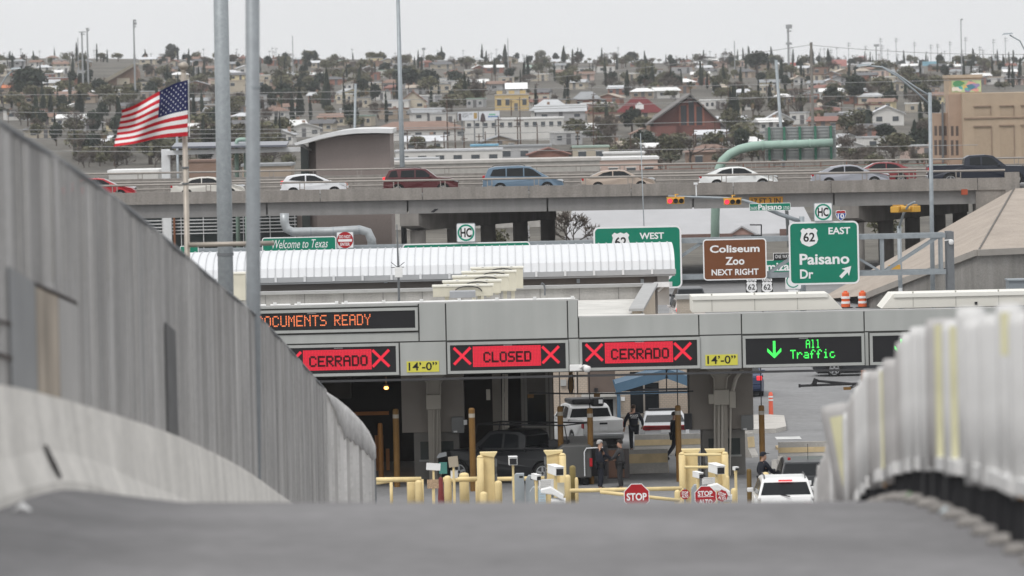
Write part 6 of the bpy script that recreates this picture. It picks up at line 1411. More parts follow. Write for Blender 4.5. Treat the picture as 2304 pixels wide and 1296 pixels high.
# ------------------------------------------------------------------ town on the hillside
def gz(x, Y):
    z = zg(Y)
    if Y > 1000: z += 1.2*math.sin(x*.021+Y*.013)*math.sin(Y*.017+1)-.6+tilt(x, Y)
    return z
def YG_(px, py):
    lo = None
    for k in range(700):
        Y = 600*1.0031**k; v = P(px, py, Y)
        if v.z <= gz(v.x, Y): return Y
    return 3300
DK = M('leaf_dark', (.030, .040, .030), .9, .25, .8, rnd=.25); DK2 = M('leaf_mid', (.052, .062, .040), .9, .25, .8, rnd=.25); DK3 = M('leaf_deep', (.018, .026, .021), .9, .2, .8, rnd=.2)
OL = M('leaf_olive', (.105, .105, .062), .9, .25, .8, rnd=.25); OL2 = M('leaf_pale_olive', (.15, .145, .09), .9, .2, .8, rnd=.25); OL3 = M('leaf_brown_olive', (.105, .095, .065), .9, .2, .8, rnd=.25)
TW = M('bare_twig', (.115, .095, .08), .9, .2, .8, rnd=.2); TW2 = M('bare_twig_dark', (.085, .07, .06), .9, .2, .8, rnd=.2)
PG = M('palm_green', (.075, .085, .045), .9, .2, .8, rnd=.2); PD = M('palm_dead_skirt', (.21, .15, .09), .9, .2, .8, rnd=.2)
BK = M('bark', (.085, .065, .05), .95, .2, 2.)
def leafq(m, c, s, rg, mi):
    a = Vector((rg.gauss(0, 1), rg.gauss(0, 1), rg.gauss(0, 1))).normalized(); b = a.cross(Vector((rg.gauss(0, 1), rg.gauss(0, 1), rg.gauss(0, 1)))).normalized()
    m.add([c-a*s-b*s*.6, c+a*s-b*s*.4, c+a*s*.7+b*s*.6, c-a*s*.6+b*s*.7], [(0, 1, 2, 3)], mi)
def mk_cypress(seed):
    rg = random.Random(seed); m = MB(); H = 10.
    lean = rg.uniform(-.25, .25)
    for k in range(420):
        t_ = rg.random()**.8; z = .5+t_*(H-.5); r_ = 1.02*min(1, (1-t_)*1.5+.03)**.8*(.72 if t_ < .06 else 1)*(1+.12*math.sin(z*2.3+seed)); a = rg.uniform(0, 6.283); q = r_*rg.uniform(.55, 1.05)
        c = Vector((q*math.cos(a)+lean*t_*t_*2, q*math.sin(a), z)); s = rg.uniform(.16, .34)
        m.add([c+Vector((-s*.5, -s*.2, -s)), c+Vector((s*.5, s*.2, -s)), c+Vector((s*.3, 0, s*1.2)), c+Vector((-s*.3, 0, s*1.2))], [(0, 1, 2, 3)], rg.choice((0, 0, 1, 2)))
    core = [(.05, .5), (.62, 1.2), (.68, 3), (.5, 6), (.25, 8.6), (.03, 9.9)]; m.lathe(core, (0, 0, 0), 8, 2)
    return m
def mk_round(seed, n=16, flatten=.8, per=46, mats=3, leaf=(.22, .45), core=True):
    rg = random.Random(seed); m = MB()
    for k in range(n):
        a = rg.uniform(0, 6.283); zf = rg.uniform(-.6, 1); q = math.sqrt(max(0, 1-zf*zf*.8))*rg.uniform(.25, .85)
        c = Vector((q*2.6*math.cos(a), q*2.6*math.sin(a), 3.6+zf*2.2*flatten)); R_ = rg.uniform(.7, 1.35)
        tone = rg.choice((0, 0, 1, 2))
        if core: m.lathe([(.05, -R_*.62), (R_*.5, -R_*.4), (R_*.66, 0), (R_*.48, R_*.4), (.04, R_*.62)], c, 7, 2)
        for j in range(per):
            d = Vector((rg.gauss(0, 1), rg.gauss(0, 1), rg.gauss(0, .85))).normalized()*R_*rg.uniform(.65, 1.12)
            leafq(m, c+d, rg.uniform(*leaf), rg, tone if rg.random() < .7 else rg.choice((0, 1, 2)))
    return m
def mk_trunk(seed, H=3.2, r=.22, limbs=5):
    rg = random.Random(seed); m = MB(); m.tube([(0, 0, -.6), (.05, 0, H*.5), (rg.uniform(-.2, .2), rg.uniform(-.2, .2), H)], [r*1.3, r, r*.7], 7)
    for k in range(limbs):
        a = rg.uniform(0, 6.283); z0 = H*rg.uniform(.55, .95); m.tube([(0, 0, z0), (.8*math.cos(a), .8*math.sin(a), z0+.9), (1.7*math.cos(a), 1.7*math.sin(a), z0+1.8)], [r*.5, r*.35, r*.15], 5)
    return m
def mk_bare(seed):
    rg = random.Random(seed); m = MB()
    def br(p, d, L, r_, lev):
        q = p+d*L; m.tube([p, p+d*L*.5+Vector((rg.uniform(-.1, .1), rg.uniform(-.1, .1), 0))*L, q], [r_, r_*.8, r_*.55], 4, cap=False)
        if lev == 0:
            for k in range(5):
                dd = (d+Vector((rg.gauss(0, .7), rg.gauss(0, .7), rg.gauss(.1, .5)))).normalized(); e = q+dd*rg.uniform(.3, .8); s = .045
                m.add([q-Vector((s, 0, 0)), q+Vector((s, 0, 0)), e+Vector((s*.5, 0, .05)), e-Vector((s*.5, 0, -.05))], [(0, 1, 2, 3)], 1)
            return
        for k in range(3 if lev < 3 else 4):
            dd = (d+Vector((rg.gauss(0, .55), rg.gauss(0, .55), rg.gauss(.12, .3)))).normalized(); br(p+d*L*rg.uniform(.6, 1), dd, L*rg.uniform(.58, .8), r_*.58, lev-1)
    br(Vector((0, 0, -.4)), Vector((0, 0, 1)), 2.3, .17, 4)
    return m
def mk_palm_crown(seed):
    rg = random.Random(seed); m = MB()
    for k in range(46):
        a = rg.uniform(0, 6.283); el = rg.uniform(-.75, 1.3); L = rg.uniform(1.0, 1.5); dd = Vector((math.cos(a)*math.cos(el), math.sin(a)*math.cos(el), math.sin(el))); sd = Vector((-math.sin(a), math.cos(a), 0)); prev = Vector((0, 0, 6.6))
        pm = prev+dd*L*.6; pe = prev+dd*L+Vector((0, 0, -.35*L*(1-el*.4)))
        m.add([prev-sd*.04, prev+sd*.04, pm+sd*.26, pe+sd*.05, pe-sd*.05, pm-sd*.26], [(0, 1, 2, 5), (5, 2, 3, 4)], rg.choice((0, 0, 1)))
        for j in range(3):
            tip = pm+dd*L*.45+sd*(j-1)*.45+Vector((0, 0, -.2*abs(j-1)-.1)); m.add([pm-sd*.1, pm+sd*.1, tip], [(0, 1, 2)], rg.choice((0, 1)))
    return m
def mk_skirt(seed):
    rg = random.Random(seed); m = MB(); m.lathe([(.22, 4.4), (.62, 4.9), (.75, 5.7), (.35, 6.5)], (0, 0, 0), 9)
    for k in range(70):
        a = rg.uniform(0, 6.283); z = rg.uniform(4.3, 6.2); r_ = .45+.3*(z-4.3)/1.9; c = Vector((r_*math.cos(a), r_*math.sin(a), z)); m.add([c+Vector((-.12, 0, .4)), c+Vector((.12, 0, .4)), c+Vector((.05*math.cos(a), .05*math.sin(a), -.4))], [(0, 1, 2)])
    return m
proto = {}
def mkproto(key, name, parts):
    t = T(name, 'x', 'tree', (0, 0, 0))
    for nm, mb_, mm in parts: mb_.build(nm, mm, t, local=True, fix=(nm not in ('crown',)))
    proto[key] = t; return t
def lathe_trunk(r, h): m = MB(); m.lathe([(r*1.3, -.6), (r, h*.3), (r*.7, h)], n=7); return m
for i in range(3): mkproto(('cypress', i), 'cypress_tree', [('crown', mk_cypress(i), [DK, DK2, DK3]), ('trunk', lathe_trunk(.16, 1.6), BK)])
for i in range(3): mkproto(('dark', i), 'evergreen_tree', [('crown', mk_round(10+i, 18, .85), [DK, DK2, DK3]), ('trunk', mk_trunk(i), BK)])
for i in range(3): mkproto(('olive', i), 'leafy_tree', [('crown', mk_round(20+i, 15, .7, 44, leaf=(.18, .4), core=False), [OL, OL2, OL3]), ('trunk', mk_trunk(10+i, 2.6), BK)])
for i in range(2): mkproto(('bush', i), 'green_shrub', [('crown', mk_round(30+i, 10, .5, 40), [OL, DK2, OL3]), ('trunk', mk_trunk(20+i, 1.4, .12, 3), BK)])
for i in range(3): mkproto(('bare', i), 'bare_tree', [('crown', mk_bare(40+i), [TW2, TW])])
for i in range(2): mkproto(('palm', i), 'palm_tree', [('crown', mk_palm_crown(50+i), [PG, DK2]), ('dead_skirt', mk_skirt(i), PD), ('trunk', lathe_trunk(.2, 6.4), BK)])
mkproto(('umbrella', 0), 'umbrella_pine', [('crown', mk_round(61, 16, .34, 50), [DK, DK2, DK3]), ('trunk', mk_trunk(31, 3.4, .2, 7), BK)])
# landmarks used to tell the many houses and trees apart: name, photo place
LM = [('the big round dark tree', 62, 182), ('the steep A-frame roof', 262, 165), ('the flag', 340, 255), ('the twin steel poles', 535, 200), ('the curved-roof building', 770, 330), ('the tall lamp post', 899, 180), ('the stadium lights', 190, 110), ('the yellow house', 1152, 228), ('the long white block', 1158, 290), ('the twin billboards', 1082, 260), ('the maroon-roofed house', 1440, 245), ('the brick church', 1545, 250), ('the two-storey brick house', 1321, 222), ('the green sign bridge', 1790, 320), ('the cell tower', 1775, 130), ('the tall wooden pole', 1829, 190), ('the umbrella pine', 1702, 150), ('the right street light', 2010, 180), ('the tan mural building', 2200, 230), ('the pair of dark groves', 935, 190), ('the white gabled house', 930, 228), ('the bright white roof', 1162, 205), ('the low white gable', 1997, 262), ('the orange roof at left edge', 10, 205)]
used_labels = {}
def where(px, py):
    n = sorted(LM, key=lambda l: (l[1]-px)**2+(2.2*(l[2]-py))**2)[0]; dx, dy = px-n[1], py-n[2]
    far = math.hypot(dx, 2.2*dy); pre = 'just ' if far < 60 else ('well ' if far > 150 else '')
    if abs(dx) > 2.2*abs(dy)*.8: r_ = ('right of ' if dx > 0 else 'left of ')
    else: r_ = ('below ' if dy > 0 else 'above ')
    return pre+r_+n[0]
pending = {}; NOM = {}
def place_tree(kind, px, pyb, hpx, group, desc, var=None, wscale=1., Y=None, label=None):
    Y = Y or YG_(px, pyb); v = P(px, pyb, Y); pr = proto[(kind, var if var is not None else random.randrange(sum(1 for k in proto if k[0] == kind)))]
    nom = max(v_.co.z for c_ in pr.children for v_ in c_.data.vertices) if pr.name not in NOM else NOM[pr.name]; NOM[pr.name] = nom
    s = hpx*S(Y)/nom; o = dup(pr, (v.x, Y, gz(v.x, Y)-.1), random.uniform(0, 6.28), group=group, scale=(s*wscale, s*wscale, s))
    l = label or (desc+' '+where(px, pyb-hpx*.5)); o['label'] = l; pending.setdefault(l, []).append((o, px, pyb, hpx)); return o
blocked = []   # photo rectangles kept clear of random houses
def fence_top(px): return interp([(0, 261), (106, 318), (213, 400), (355, 513)], px)
def free(px, py, w_=0, h_=0):
    if px < 340 and py > fence_top(px)+6: return False
    if px > 2098 and py > 205: return False
    if 655 < px < 880 and py > 300: return False
    for a, b, c_, d_ in blocked:
        if a < px < c_ and b < py < d_: return False
    return True
WALL = [('white', (.58, .57, .55)), ('cream', (.46, .41, .33)), ('tan', (.33, .27, .215)), ('red brick', (.26, .13, .10)), ('pale grey', (.38, .38, .385)), ('pinkish', (.50, .38, .33)), ('pale yellow', (.60, .52, .33)), ('brown brick', (.25, .17, .13))]
ROOF = [('white', (.72, .72, .71)), ('pale grey', (.43, .44, .45)), ('grey', (.27, .28, .29)), ('brown', (.22, .145, .115)), ('red-brown', (.22, .11, .09)), ('dark grey', (.13, .13, .135)), ('beige', (.42, .36, .30)), ('pale green', (.30, .38, .33)), ('silver', (.55, .56, .58))]
wm = {n: M('wall_'+n.replace(' ', '_'), c, .9, .08, .5, rnd=.08) for n, c in WALL}; rm = {n: M('roof_'+n.replace(' ', '_'), c, .85, .10, .6, rnd=.08) for n, c in ROOF}
trim = M('house_trim', (.62, .61, .58), .7, .04); hglass = M('house_window_glass', (.07, .08, .09), .25, .1)
def house(px, pyb, wpx, hpx, wall, roof, form, Y=None, label=None, name='house', nwin=3, rot=0., depth=None, group='houses on the hillside', chim=True, cat='house', rise=None, door=True):
    Y = Y or YG_(px, pyb); v = P(px, pyb, Y); w_ = wpx*S(Y); h_ = max(2.2, hpx*S(Y)); d_ = depth or w_*random.uniform(.7, 1.0); z0 = gz(v.x, Y)
    t = T(name, 'x', cat, (v.x, Y, z0), group, rot)
    wmat = wm.get(wall, wall) if isinstance(wall, str) else wall; rmat = rm.get(roof, roof) if isinstance(roof, str) else roof
    rs = rise if rise is not None else (.0 if form == 'flat' else max(.9, min(2.2, w_*.15)))
    hw = h_ if form == 'flat' else max(1.9, h_-rs)
    m = MB(); m.bx(-w_/2, w_/2, 0, d_, -1.5, hw)
    if form == 'gable_front': m.prism([(-w_/2, hw), (w_/2, hw), (0, hw+rs)], 0.001, d_)
    m.build('wall', wmat, t, local=True)
    e = .45; m = MB()
    if form == 'flat':
        m.bx(-w_/2-.15, w_/2+.15, -.15, d_+.15, hw+.002, hw+.28)
    elif form == 'gable_front':
        for s in (-1, 1):
            m.add([(s*(w_/2+e), -e, hw-e*rs*2/w_), (0, -e, hw+rs), (0, d_+e, hw+rs), (s*(w_/2+e), d_+e, hw-e*rs*2/w_), (s*(w_/2+e), -e, hw-e*rs*2/w_+.16), (0, -e, hw+rs+.16), (0, d_+e, hw+rs+.16), (s*(w_/2+e), d_+e, hw-e*rs*2/w_+.16)], [(0, 1, 2, 3), (4, 5, 6, 7), (0, 1, 5, 4), (2, 3, 7, 6), (0, 3, 7, 4)])
    else:
        i_ = .02 if form == 'gable' else min(w_, d_)*.42
        zt_ = hw+rs
        vs = [(-w_/2-e, -e, hw), (w_/2+e, -e, hw), (w_/2+e, d_+e, hw), (-w_/2-e, d_+e, hw), (-w_/2-e+i_, d_/2, zt_), (w_/2+e-i_, d_/2, zt_)]
        m.add(vs, [(0, 1, 5, 4), (2, 3, 4, 5), (1, 2, 5), (3, 0, 4), (3, 2, 1, 0)])
    r_ = m.build('roof', rmat, t, local=True)
    if chim and random.random() < .5: m = MB(); xx = random.uniform(-.3, .3)*w_; m.bx(xx-.3, xx+.3, d_*.5, d_*.5+.5, hw, hw+rs+.6); m.build('chimney', wm['brown brick'], r_, local=True)
    xs4 = [(-.5+(k+.5)/nwin)*w_ for k in range(nwin)]
    for k, xx in enumerate(xs4):
        if door and k == nwin//2 and nwin > 1:
            m = MB(); m.bx(xx-.45, xx+.45, -.04, -.002, 0, 1.95); m.build('door', rm['dark grey'], t, local=True); continue
        ww = min(1.3, w_/nwin*.5); zz0, zz1 = (hw*.36, hw*.76) if hw < 4 else (hw*.62, hw*.86)
        m = MB(); m.bx(xx-ww/2, xx+ww/2, -.05, -.002, zz0, zz1); o = m.build('window', hglass, t, local=True)
        m = MB(); m.bx(xx-ww/2-.1, xx+ww/2+.1, -.07, -.051, zz1, zz1+.12); m.build('frame', trim, o, local=True)
    l = label
    if not l:
        fm_ = {'flat': 'flat-roofed', 'gable': 'gabled', 'gable_front': 'front-gabled', 'hip': 'hip-roofed'}[form]; sz = 'long ' if w_ > 15 else ('small ' if w_ < 8.5 else '')
        l = f'{sz}{fm_} {wall} house, {roof} roof, '+where(px, pyb-hpx*.5)
        if len(l.split()) > 12: l = l.replace(fm_+' ', '')
    t['label'] = l; pending.setdefault(l, []).append((t, px, pyb, hpx)); return t, w_, hw, d_, rs
# --- named buildings
CH = brick('church_brick', (.22, .085, .07), (.19, .07, .06), (.15, .09, .08), 3.)
def church():
    Y = 1190; x0, x1 = P(1458, 300, Y).x, P(1628, 300, Y).x; ap = P(1553, 214, Y); zl, zr_ = P(1458, 272, Y).z, P(1628, 276, Y).z; z0 = gz(ap.x, Y)-1
    t = T('brick_church', 'dark red brick church with steep grey A-frame roof and tall dark windows', 'church', (ap.x, Y, z0)); m = MB()
    m.prism([(x0+1.2, z0), (x1-.6, z0), (x1-.6, zr_), (ap.x, ap.z-.5), (x0+1.2, zl)], Y, Y+26); m.build('wall', CH, t)
    m = MB()
    for (xa, za) in ((x0-.4, zl-1.0), (x1+.4, zr_-1.0)):
        ya = Y-(5.5 if xa < ap.x else 1.0)
        m.add([(xa, ya, za), (ap.x, Y-1.6, ap.z), (ap.x, Y+27, ap.z), (xa, Y+27, za), (xa, ya, za+.35), (ap.x, Y-1.6, ap.z+.35), (ap.x, Y+27, ap.z+.35), (xa, Y+27, za+.35)], [(0, 1, 2, 3), (4, 5, 6, 7), (0, 1, 5, 4), (2, 3, 7, 6), (0, 3, 7, 4)])
    m.build('roof', M('church_roof', (.165, .155, .15), .9, .08, .4), t)
    for a, b, yt in ((1531, 1545, 238), (1549, 1562, 226), (1566, 1580, 240)):
        m = MB(); p, q = P(a, yt, Y-.05), P(b, 281, Y-.05); m.bx(p.x, q.x, Y-.06, Y-.003, q.z, p.z); m.build('window', M('church_glass', (.04, .045, .055), .3, .1), t)
    for a in (1529, 1547, 1564, 1582): m = MB(); p, q = P(a, 232, Y), P(a, 283, Y); m.bx(p.x-.18, p.x+.18, Y-.3, Y-.003, q.z, min(p.z, ap.z-2.0)); m.build('pilaster', M('pilaster_brick', (.30, .12, .085), .9, .1), t)
    m = MB(); p = P(1408, 300, 1186); m.bx(P(1455, 300, Y).x, P(1520, 300, Y).x, Y-4, Y-.1, z0, P(1480, 284, Y).z); m.build('front_wing', CH, t)
church(); blocked.append((1450, 246, 1640, 315))
def longblock():
    t, w_, hw, d_, rs = house(1158, 322, 222, 46, 'white', 'white', 'flat', Y=1150, label='long white block with a row of grey windows above the overpass', name='white_block', nwin=12, depth=14, chim=False, cat='building', door=False, group=None)
longblock(); blocked.append((1035, 268, 1275, 326))
house(942, 322, 222, 42, 'white', 'brown', 'hip', Y=1152, label='long white building with wide brown roof left of the white block', name='white_block', nwin=7, depth=12, chim=False, cat='building', door=False, group=None, rise=1.7)
blocked.append((828, 276, 1058, 326))
t, w_, hw, d_, rs = house(1152, 250, 76, 36, M('ochre_wall', (.52, .39, .19), .9, .06), M('ochre_roof', (.45, .42, .38), .9), 'flat', label='yellow ochre house with flat pale roof and small chimney towers', name='yellow_house', nwin=4, cat='house', group=None)
m = MB()
for f in (-.36, .0, .33): m.bx(w_*f-.7, w_*f+.7, .5, 1.7, hw+.29, hw+1.1)
m.build('roof_tower', M('ochre_wall', (.52, .39, .19), .9, .06), t, local=True)
blocked.append((1105, 208, 1198, 252))
t, w_, hw, d_, rs = house(1440, 275, 104, 46, M('ochre_pale', (.48, .42, .33), .9, .06), M('maroon_tiles', (.125, .018, .02), .8, .1, 1.), 'hip', label='house with broad maroon tiled hip roof and white dormer', name='maroon_roof_house', nwin=4, group=None, rise=3.4, chim=False)
m = MB(); m.prism([(-.9, hw+.7), (.9, hw+.7), (.9, hw+1.7), (0, hw+2.4), (-.9, hw+1.7)], .8, 3.5); m.bx(-.35, .35, .76, .799, hw+.95, hw+1.5); m.build('dormer', white, t, local=True)
blocked.append((1378, 220, 1500, 282))
house(1321, 243, 62, 36, 'red brick', 'grey', 'hip', label='two-storey red brick house with grey hip roof and two white porches', name='hip_roof_house', nwin=2, group=None, rise=2.0, door=False); blocked.append((1284, 203, 1362, 246))
house(930, 246, 58, 38, 'cream', 'red-brown', 'gable_front', label='cream house with broad front gable right of the tall lamp post', name='gabled_house', nwin=2, group=None, rise=2.6, door=False)
house(1240, 268, 90, 44, 'white', 'pale grey', 'hip', label='white house with broad pale grey hip roof above the white block', name='hip_roof_house', nwin=3, group=None, rise=2.4)
house(1262, 272, 110, 30, 'pale grey', 'pale grey', 'gable', label='low pale house with long sloping roof just behind the white block', name='house', nwin=3, group=None)
house(1997, 284, 74, 44, 'white', 'silver', 'gable_front', label='white house with low wide front gable left of the right street light', name='gabled_house', nwin=2, group=None, rise=1.6, door=False); blocked.append((1955, 240, 2045, 286))
house(1640, 296, 76, 34, 'pale grey', 'silver', 'gable', label='pale house with silver roof right of the brick church', name='house', nwin=3, group=None)
house(1752, 290, 64, 36, 'white', 'silver', 'gable_front', label='pale gabled house right of the palm and left of the tall wooden pole', name='gabled_house', nwin=2, group=None, rise=1.6)
house(1162, 216, 44, 22, 'white', M('bright_white_roof', (.85, .85, .85), .6, .03), 'gable', label='small house with dazzling white roof above the yellow house', name='house', nwin=2, group=None, rise=1.8)
house(14, 212, 40, 18, 'tan', M('orange_tile', (.50, .17, .08), .8, .1), 'gable', label='low house with orange roof at left edge behind the curved street light', name='house', nwin=2, group=None)
house(115, 234, 200, 20, 'tan', 'brown', 'hip', label='long low dark-roofed house under the big round dark tree', name='house', nwin=6, group=None, depth=10, rise=1.4)
house(120, 192, 160, 16, 'red brick', 'silver', 'flat', label='long low brick block with silver roof right of the big round dark tree', name='house', nwin=6, group=None, depth=10)
house(540, 212, 130, 30, 'cream', 'beige', 'flat', label='cream flat-roofed building half behind the twin steel poles', name='house', nwin=4, group=None, depth=10, cat='building')
house(545, 250, 110, 34, 'pale grey', 'grey', 'flat', label='grey two-storey block half behind the twin steel poles', name='house', nwin=5, group=None, depth=10, cat='building')
# A-frame hall at left
Y = YG_(262, 192); a, b, c_ = P(214, 190, Y), P(305, 141, Y), P(312, 190, Y); t = T('steep_roof_hall', 'hall with long steep tan roof slanting up to the right near the stadium lights', 'hall', (b.x-4, Y, gz(b.x, Y)))
m = MB(); m.prism([(a.x, a.z), (b.x, b.z), (b.x+.6, b.z-.6), (a.x+1.2, a.z-.8)], Y-2, Y+12); m.build('roof', M('tan_steep_roof', (.26, .235, .19), .9, .1), t); m = MB(); m.prism([(a.x+4, gz(a.x, Y)-1), (c_.x, gz(c_.x, Y)-1), (c_.x, b.z-3), (b.x, b.z-.9), (a.x+4, a.z+1.4)], Y, Y+10); m.build('wall', wm['brown brick'], t)
m = MB(); p, q = P(263, 176, Y-.3), P(292, 190, Y-.3); m.bx(p.x, q.x, Y-.3, Y-.01, q.z, p.z); m.build('gable_window', wm['cream'], t); blocked.append((212, 138, 318, 196))
# twin billboards
Yb2 = 1120; bl = []
for q, lab in (((1030, 251, 1076, 271), 'left billboard of the twin pair, reading GAMEZ LAW FIGHTS'), ((1077, 250, 1124, 271), 'right billboard of the twin pair, pale with a dark-haired figure')):
    x, z, w_, h_ = R(*q, Yb2); t = T('billboard', lab, 'billboard', (x, Yb2, gz(x, Yb2))); m = MB(); m.bx(x-w_/2, x+w_/2, Yb2, Yb2+.3, z-h_/2, z+h_/2); m.build('board', M('billboard_paper', (.66, .68, .72), .6, .03), t)
    m = MB(); m.bx(x-w_/2-.12, x-w_/2-.01, Yb2-.05, Yb2+.35, z-h_/2-.1, z+h_/2+.1); m.bx(x+w_/2+.01, x+w_/2+.1, Yb2-.05, Yb2+.35, z-h_/2-.1, z+h_/2+.1); m.build('frame', galv_dark, t)
    m = MB()
    for f in (-.3, .3): m.beam((x+w_*f, Yb2+.4, gz(x, Yb2)-1), (x+w_*f, Yb2+.4, z), .25, .25)
    m.build('post', galv_dark, t)
    if 'left' in lab:
        m = MB(); text(m, 'GAMEZ LAW', x-w_*.28, z+h_*.12, w_*.50, h_*.22, Yb2-.01, .0); text(m, 'FIGHTS', x-w_*.28, z-h_*.16, w_*.30, h_*.22, Yb2-.01, .0); m.build('lettering', sign_black, t)
        m = MB(); m.bx(x+w_*.28, x+w_*.44, Yb2-.02, Yb2-.002, z-h_*.32, z+h_*.34); m.build('ochre_patch', M('billboard_ochre', (.40, .27, .10), .7), t); m = MB(); m.bx(x-w_*.46, x-w_*.33, Yb2-.02, Yb2-.002, z-h_*.48, z+h_*.3); m.build('dark_figure', M('billboard_dark', (.07, .05, .055), .7), t)
    else:
        m = MB(); m.lathe([(.02, -1.2), (.55, -1.1), (.4, -.2), (.33, .2), (.05, .55)], (x-w_*.30, Yb2-.05, z), 10); m.v = [(v[0], Yb2-.03+(v[1]-Yb2)*.05, v[2]) for v in m.v]; m.build('dark_figure', M('billboard_dark', (.07, .05, .055), .7), t)
        m = MB(); m.bx(x-.2, x+w_*.45, Yb2-.02, Yb2-.002, z-h_*.16, z-h_*.02); m.build('blue_stripe', M('billboard_blue', (.10, .22, .42), .7), t); m = MB(); m.bx(x, x+w_*.3, Yb2-.02, Yb2-.002, z+h_*.05, z+h_*.22); m.build('green_stripe', M('billboard_green', (.18, .45, .32), .7), t)
blocked.append((1025, 245, 1130, 275))
# tan mural building at right
Yt = 720; t = T('tan_building', 'big tan brick building with blank recessed bays and a painted mural on its roof house', 'building', (P(2220, 360, Yt).x, Yt, 0))
tanb = M('tan_brickwork', (.43, .335, .245), .9, .06, .6, fine=.05); tand = M('tan_brick_side', (.40, .29, .22), .9, .08, .6)
def tr(q): x, z, w_, h_ = R(*q, Yt); return x-w_/2, x+w_/2, z-h_/2, z+h_/2
x0, x1, z0, z1 = tr((2168, 208, 2420, 380)); m = MB(); m.bx(x0, x1, Yt, Yt+24, -1, z1); m.build('main_wall', tanb, t)
xs0 = P(2104, 300, Yt).x; m = MB(); m.bx(xs0, x0-.001, Yt+5, Yt+9, -1, tr((2104, 255, 2150, 380))[3]); m.bx(P(2138, 210, Yt).x, x0-.002, Yt+2.5, Yt+8, -1, z1-.05); m.build('side_wing', tand, t)
for q in ((2192, 240, 2228, 259), (2250, 239, 2280, 259), (2192, 285, 2230, 352), (2250, 283, 2281, 352), (2298, 238, 2330, 258), (2298, 282, 2332, 352)):
    a, b, c_, d_ = tr(q); m = MB(); m.bx(a, b, Yt-.03, Yt-.002, c_, d_); o = m.build('blind_bay', M('tan_bay', (.40, .31, .225), .9, .05), t); m = MB(); m.bx(a-.08, b+.08, Yt-.22, Yt-.031, d_, d_+.14); m.bx(b, b+.1, Yt-.12, Yt-.031, c_, d_-.001); m.build('lintel', M('tan_lintel', (.30, .22, .165), .9), o)
a, b, c_, d_ = tr((2169, 262, 2420, 265)); m = MB(); m.bx(a, b, Yt-.16, Yt-.003, c_, d_); m.build('string_course', M('tan_lintel', (.30, .22, .165), .9), t)
for px in (2112, 2122, 2134, 2146, 2157):
    for (ya, yb) in ((284, 306), (316, 350)):
        a, b, c_, d_ = tr((px-3, ya, px+3, yb)); yy = Yt+5 if px < 2138 else Yt+2.5; m = MB(); m.bx(a, b, yy-.03, yy-.002, c_, d_); m.build('window', M('shade_window', (.11, .085, .075), .6, .1), t)
a, b, c_, d_ = tr((2140, 168, 2214, 212)); m = MB(); m.bx(a, b, Yt+4, Yt+12, z1-.5, d_-.4); o = m.build('roof_house', tanb, t); m = MB(); m.bx(a-.15, b+.15, Yt+3.8, Yt+12.2, d_-.4, d_); m.build('cornice', M('tan_cornice', (.46, .37, .28), .9), t)
rg = random.Random(9); mural = [(.70, .55, .12), (.10, .30, .14), (.12, .42, .40), (.70, .35, .30), (.75, .70, .60), (.30, .25, .45), (.08, .22, .30), (.75, .50, .2), (.35, .62, .60)]
a, b, c_, d_ = tr((2147, 181, 2213, 207)); m = MB(); m.bx(a, b, Yt+3.97, Yt+3.999, c_, d_); m.v = m.v; mo = m.build('mural', M('mural_base', (.45, .55, .30), .8, .2, .4), o)
m = MB(); k = 0
for i in range(16):
    cx, cz, rr = rg.uniform(a+.4, b-.4), rg.uniform(c_+.25, d_-.25), rg.uniform(.3, .75); pts = []
    for j in range(9): q = j*.698; r2 = rr*rg.uniform(.6, 1.1); pts.append((min(b, max(a, cx+r2*math.cos(q)*1.2)), min(d_, max(c_, cz+r2*math.sin(q)*.7))))
    m.add([(p[0], Yt+3.96-.004*i, p[1]) for p in pts], [tuple(range(9))], i % len(mural))
m.build('mural_shapes', [M(f'mural_paint_{"abcdefghi"[i]}', c, .8, .05) for i, c in enumerate(mural)], mo)
m = MB(); m.beam((P(2127, 350, Yt).x, Yt+4.8, 0), (P(2127, 230, Yt).x, Yt+4.8, P(2127, 230, Yt).z), .25, .25); m.build('rain_pipe', galv_dark, t)
# curved-roof building behind the overpass, with white canopy frames
Yk = 430; t = T('curved_roof_building', 'mauve-grey windowless building with thin curved white roof behind the overpass', 'building', (P(790, 380, Yk).x, Yk, 0))
mv = M('mauve_stucco', (.255, .215, .20), .9, .05, .5, fine=.05)
def kr(px, py, Y=Yk): v = P(px, py, Y); return v.x, v.z
x0, x1 = kr(710, 340)[0], kr(877, 340)[0]; top = [kr(p, q) for p, q in ((877, 301), (830, 302), (780, 305), (740, 311), (710, 318))]
m = MB(); m.prism([(x0, 0), (x1, 0)]+top, Yk, Yk+14); m.build('wall', mv, t)
m = MB(); xa = kr(692, 340)[0]; m.bx(xa, x0-.001, Yk+2.5, Yk+14, 0, kr(700, 322)[1]); m.build('side_wall', M('mauve_dark', (.19, .16, .15), .9, .06), t)
up = [kr(p, q, Yk-1) for p, q in ((883, 290), (850, 289), (800, 290), (760, 295), (720, 304), (680, 316), (662, 322))]; lo = [kr(p, q, Yk-1) for p, q in ((665, 327), (685, 323), (722, 312), (762, 304), (800, 300), (850, 299), (883, 300))]
m = MB(); m.prism(up+lo, Yk-1.2, Yk+15); m.build('curved_roof', M('white_curved_roof', (.66, .665, .665), .5, .05, .5), t)
m = MB()
for k in range(4): m.beam(P(668+k*5, 322+k*1.5, Yk-.8+k), P(700, 338, Yk+2.4), .12, .12)
m.build('eave_strut', steel_white, t); m = MB(); v = P(684, 345, Yk+2.2); m.bx(xa-.6, xa-.01, Yk+2.2, Yk+3, 0, kr(700, 330)[1]); m.build('corner_glazing', glass_g, t)
t = T('white_canopy_frame', 'white steel canopy frame with solar roof left of the curved-roof building', 'canopy', (P(520, 400, 440).x, 440, 0))
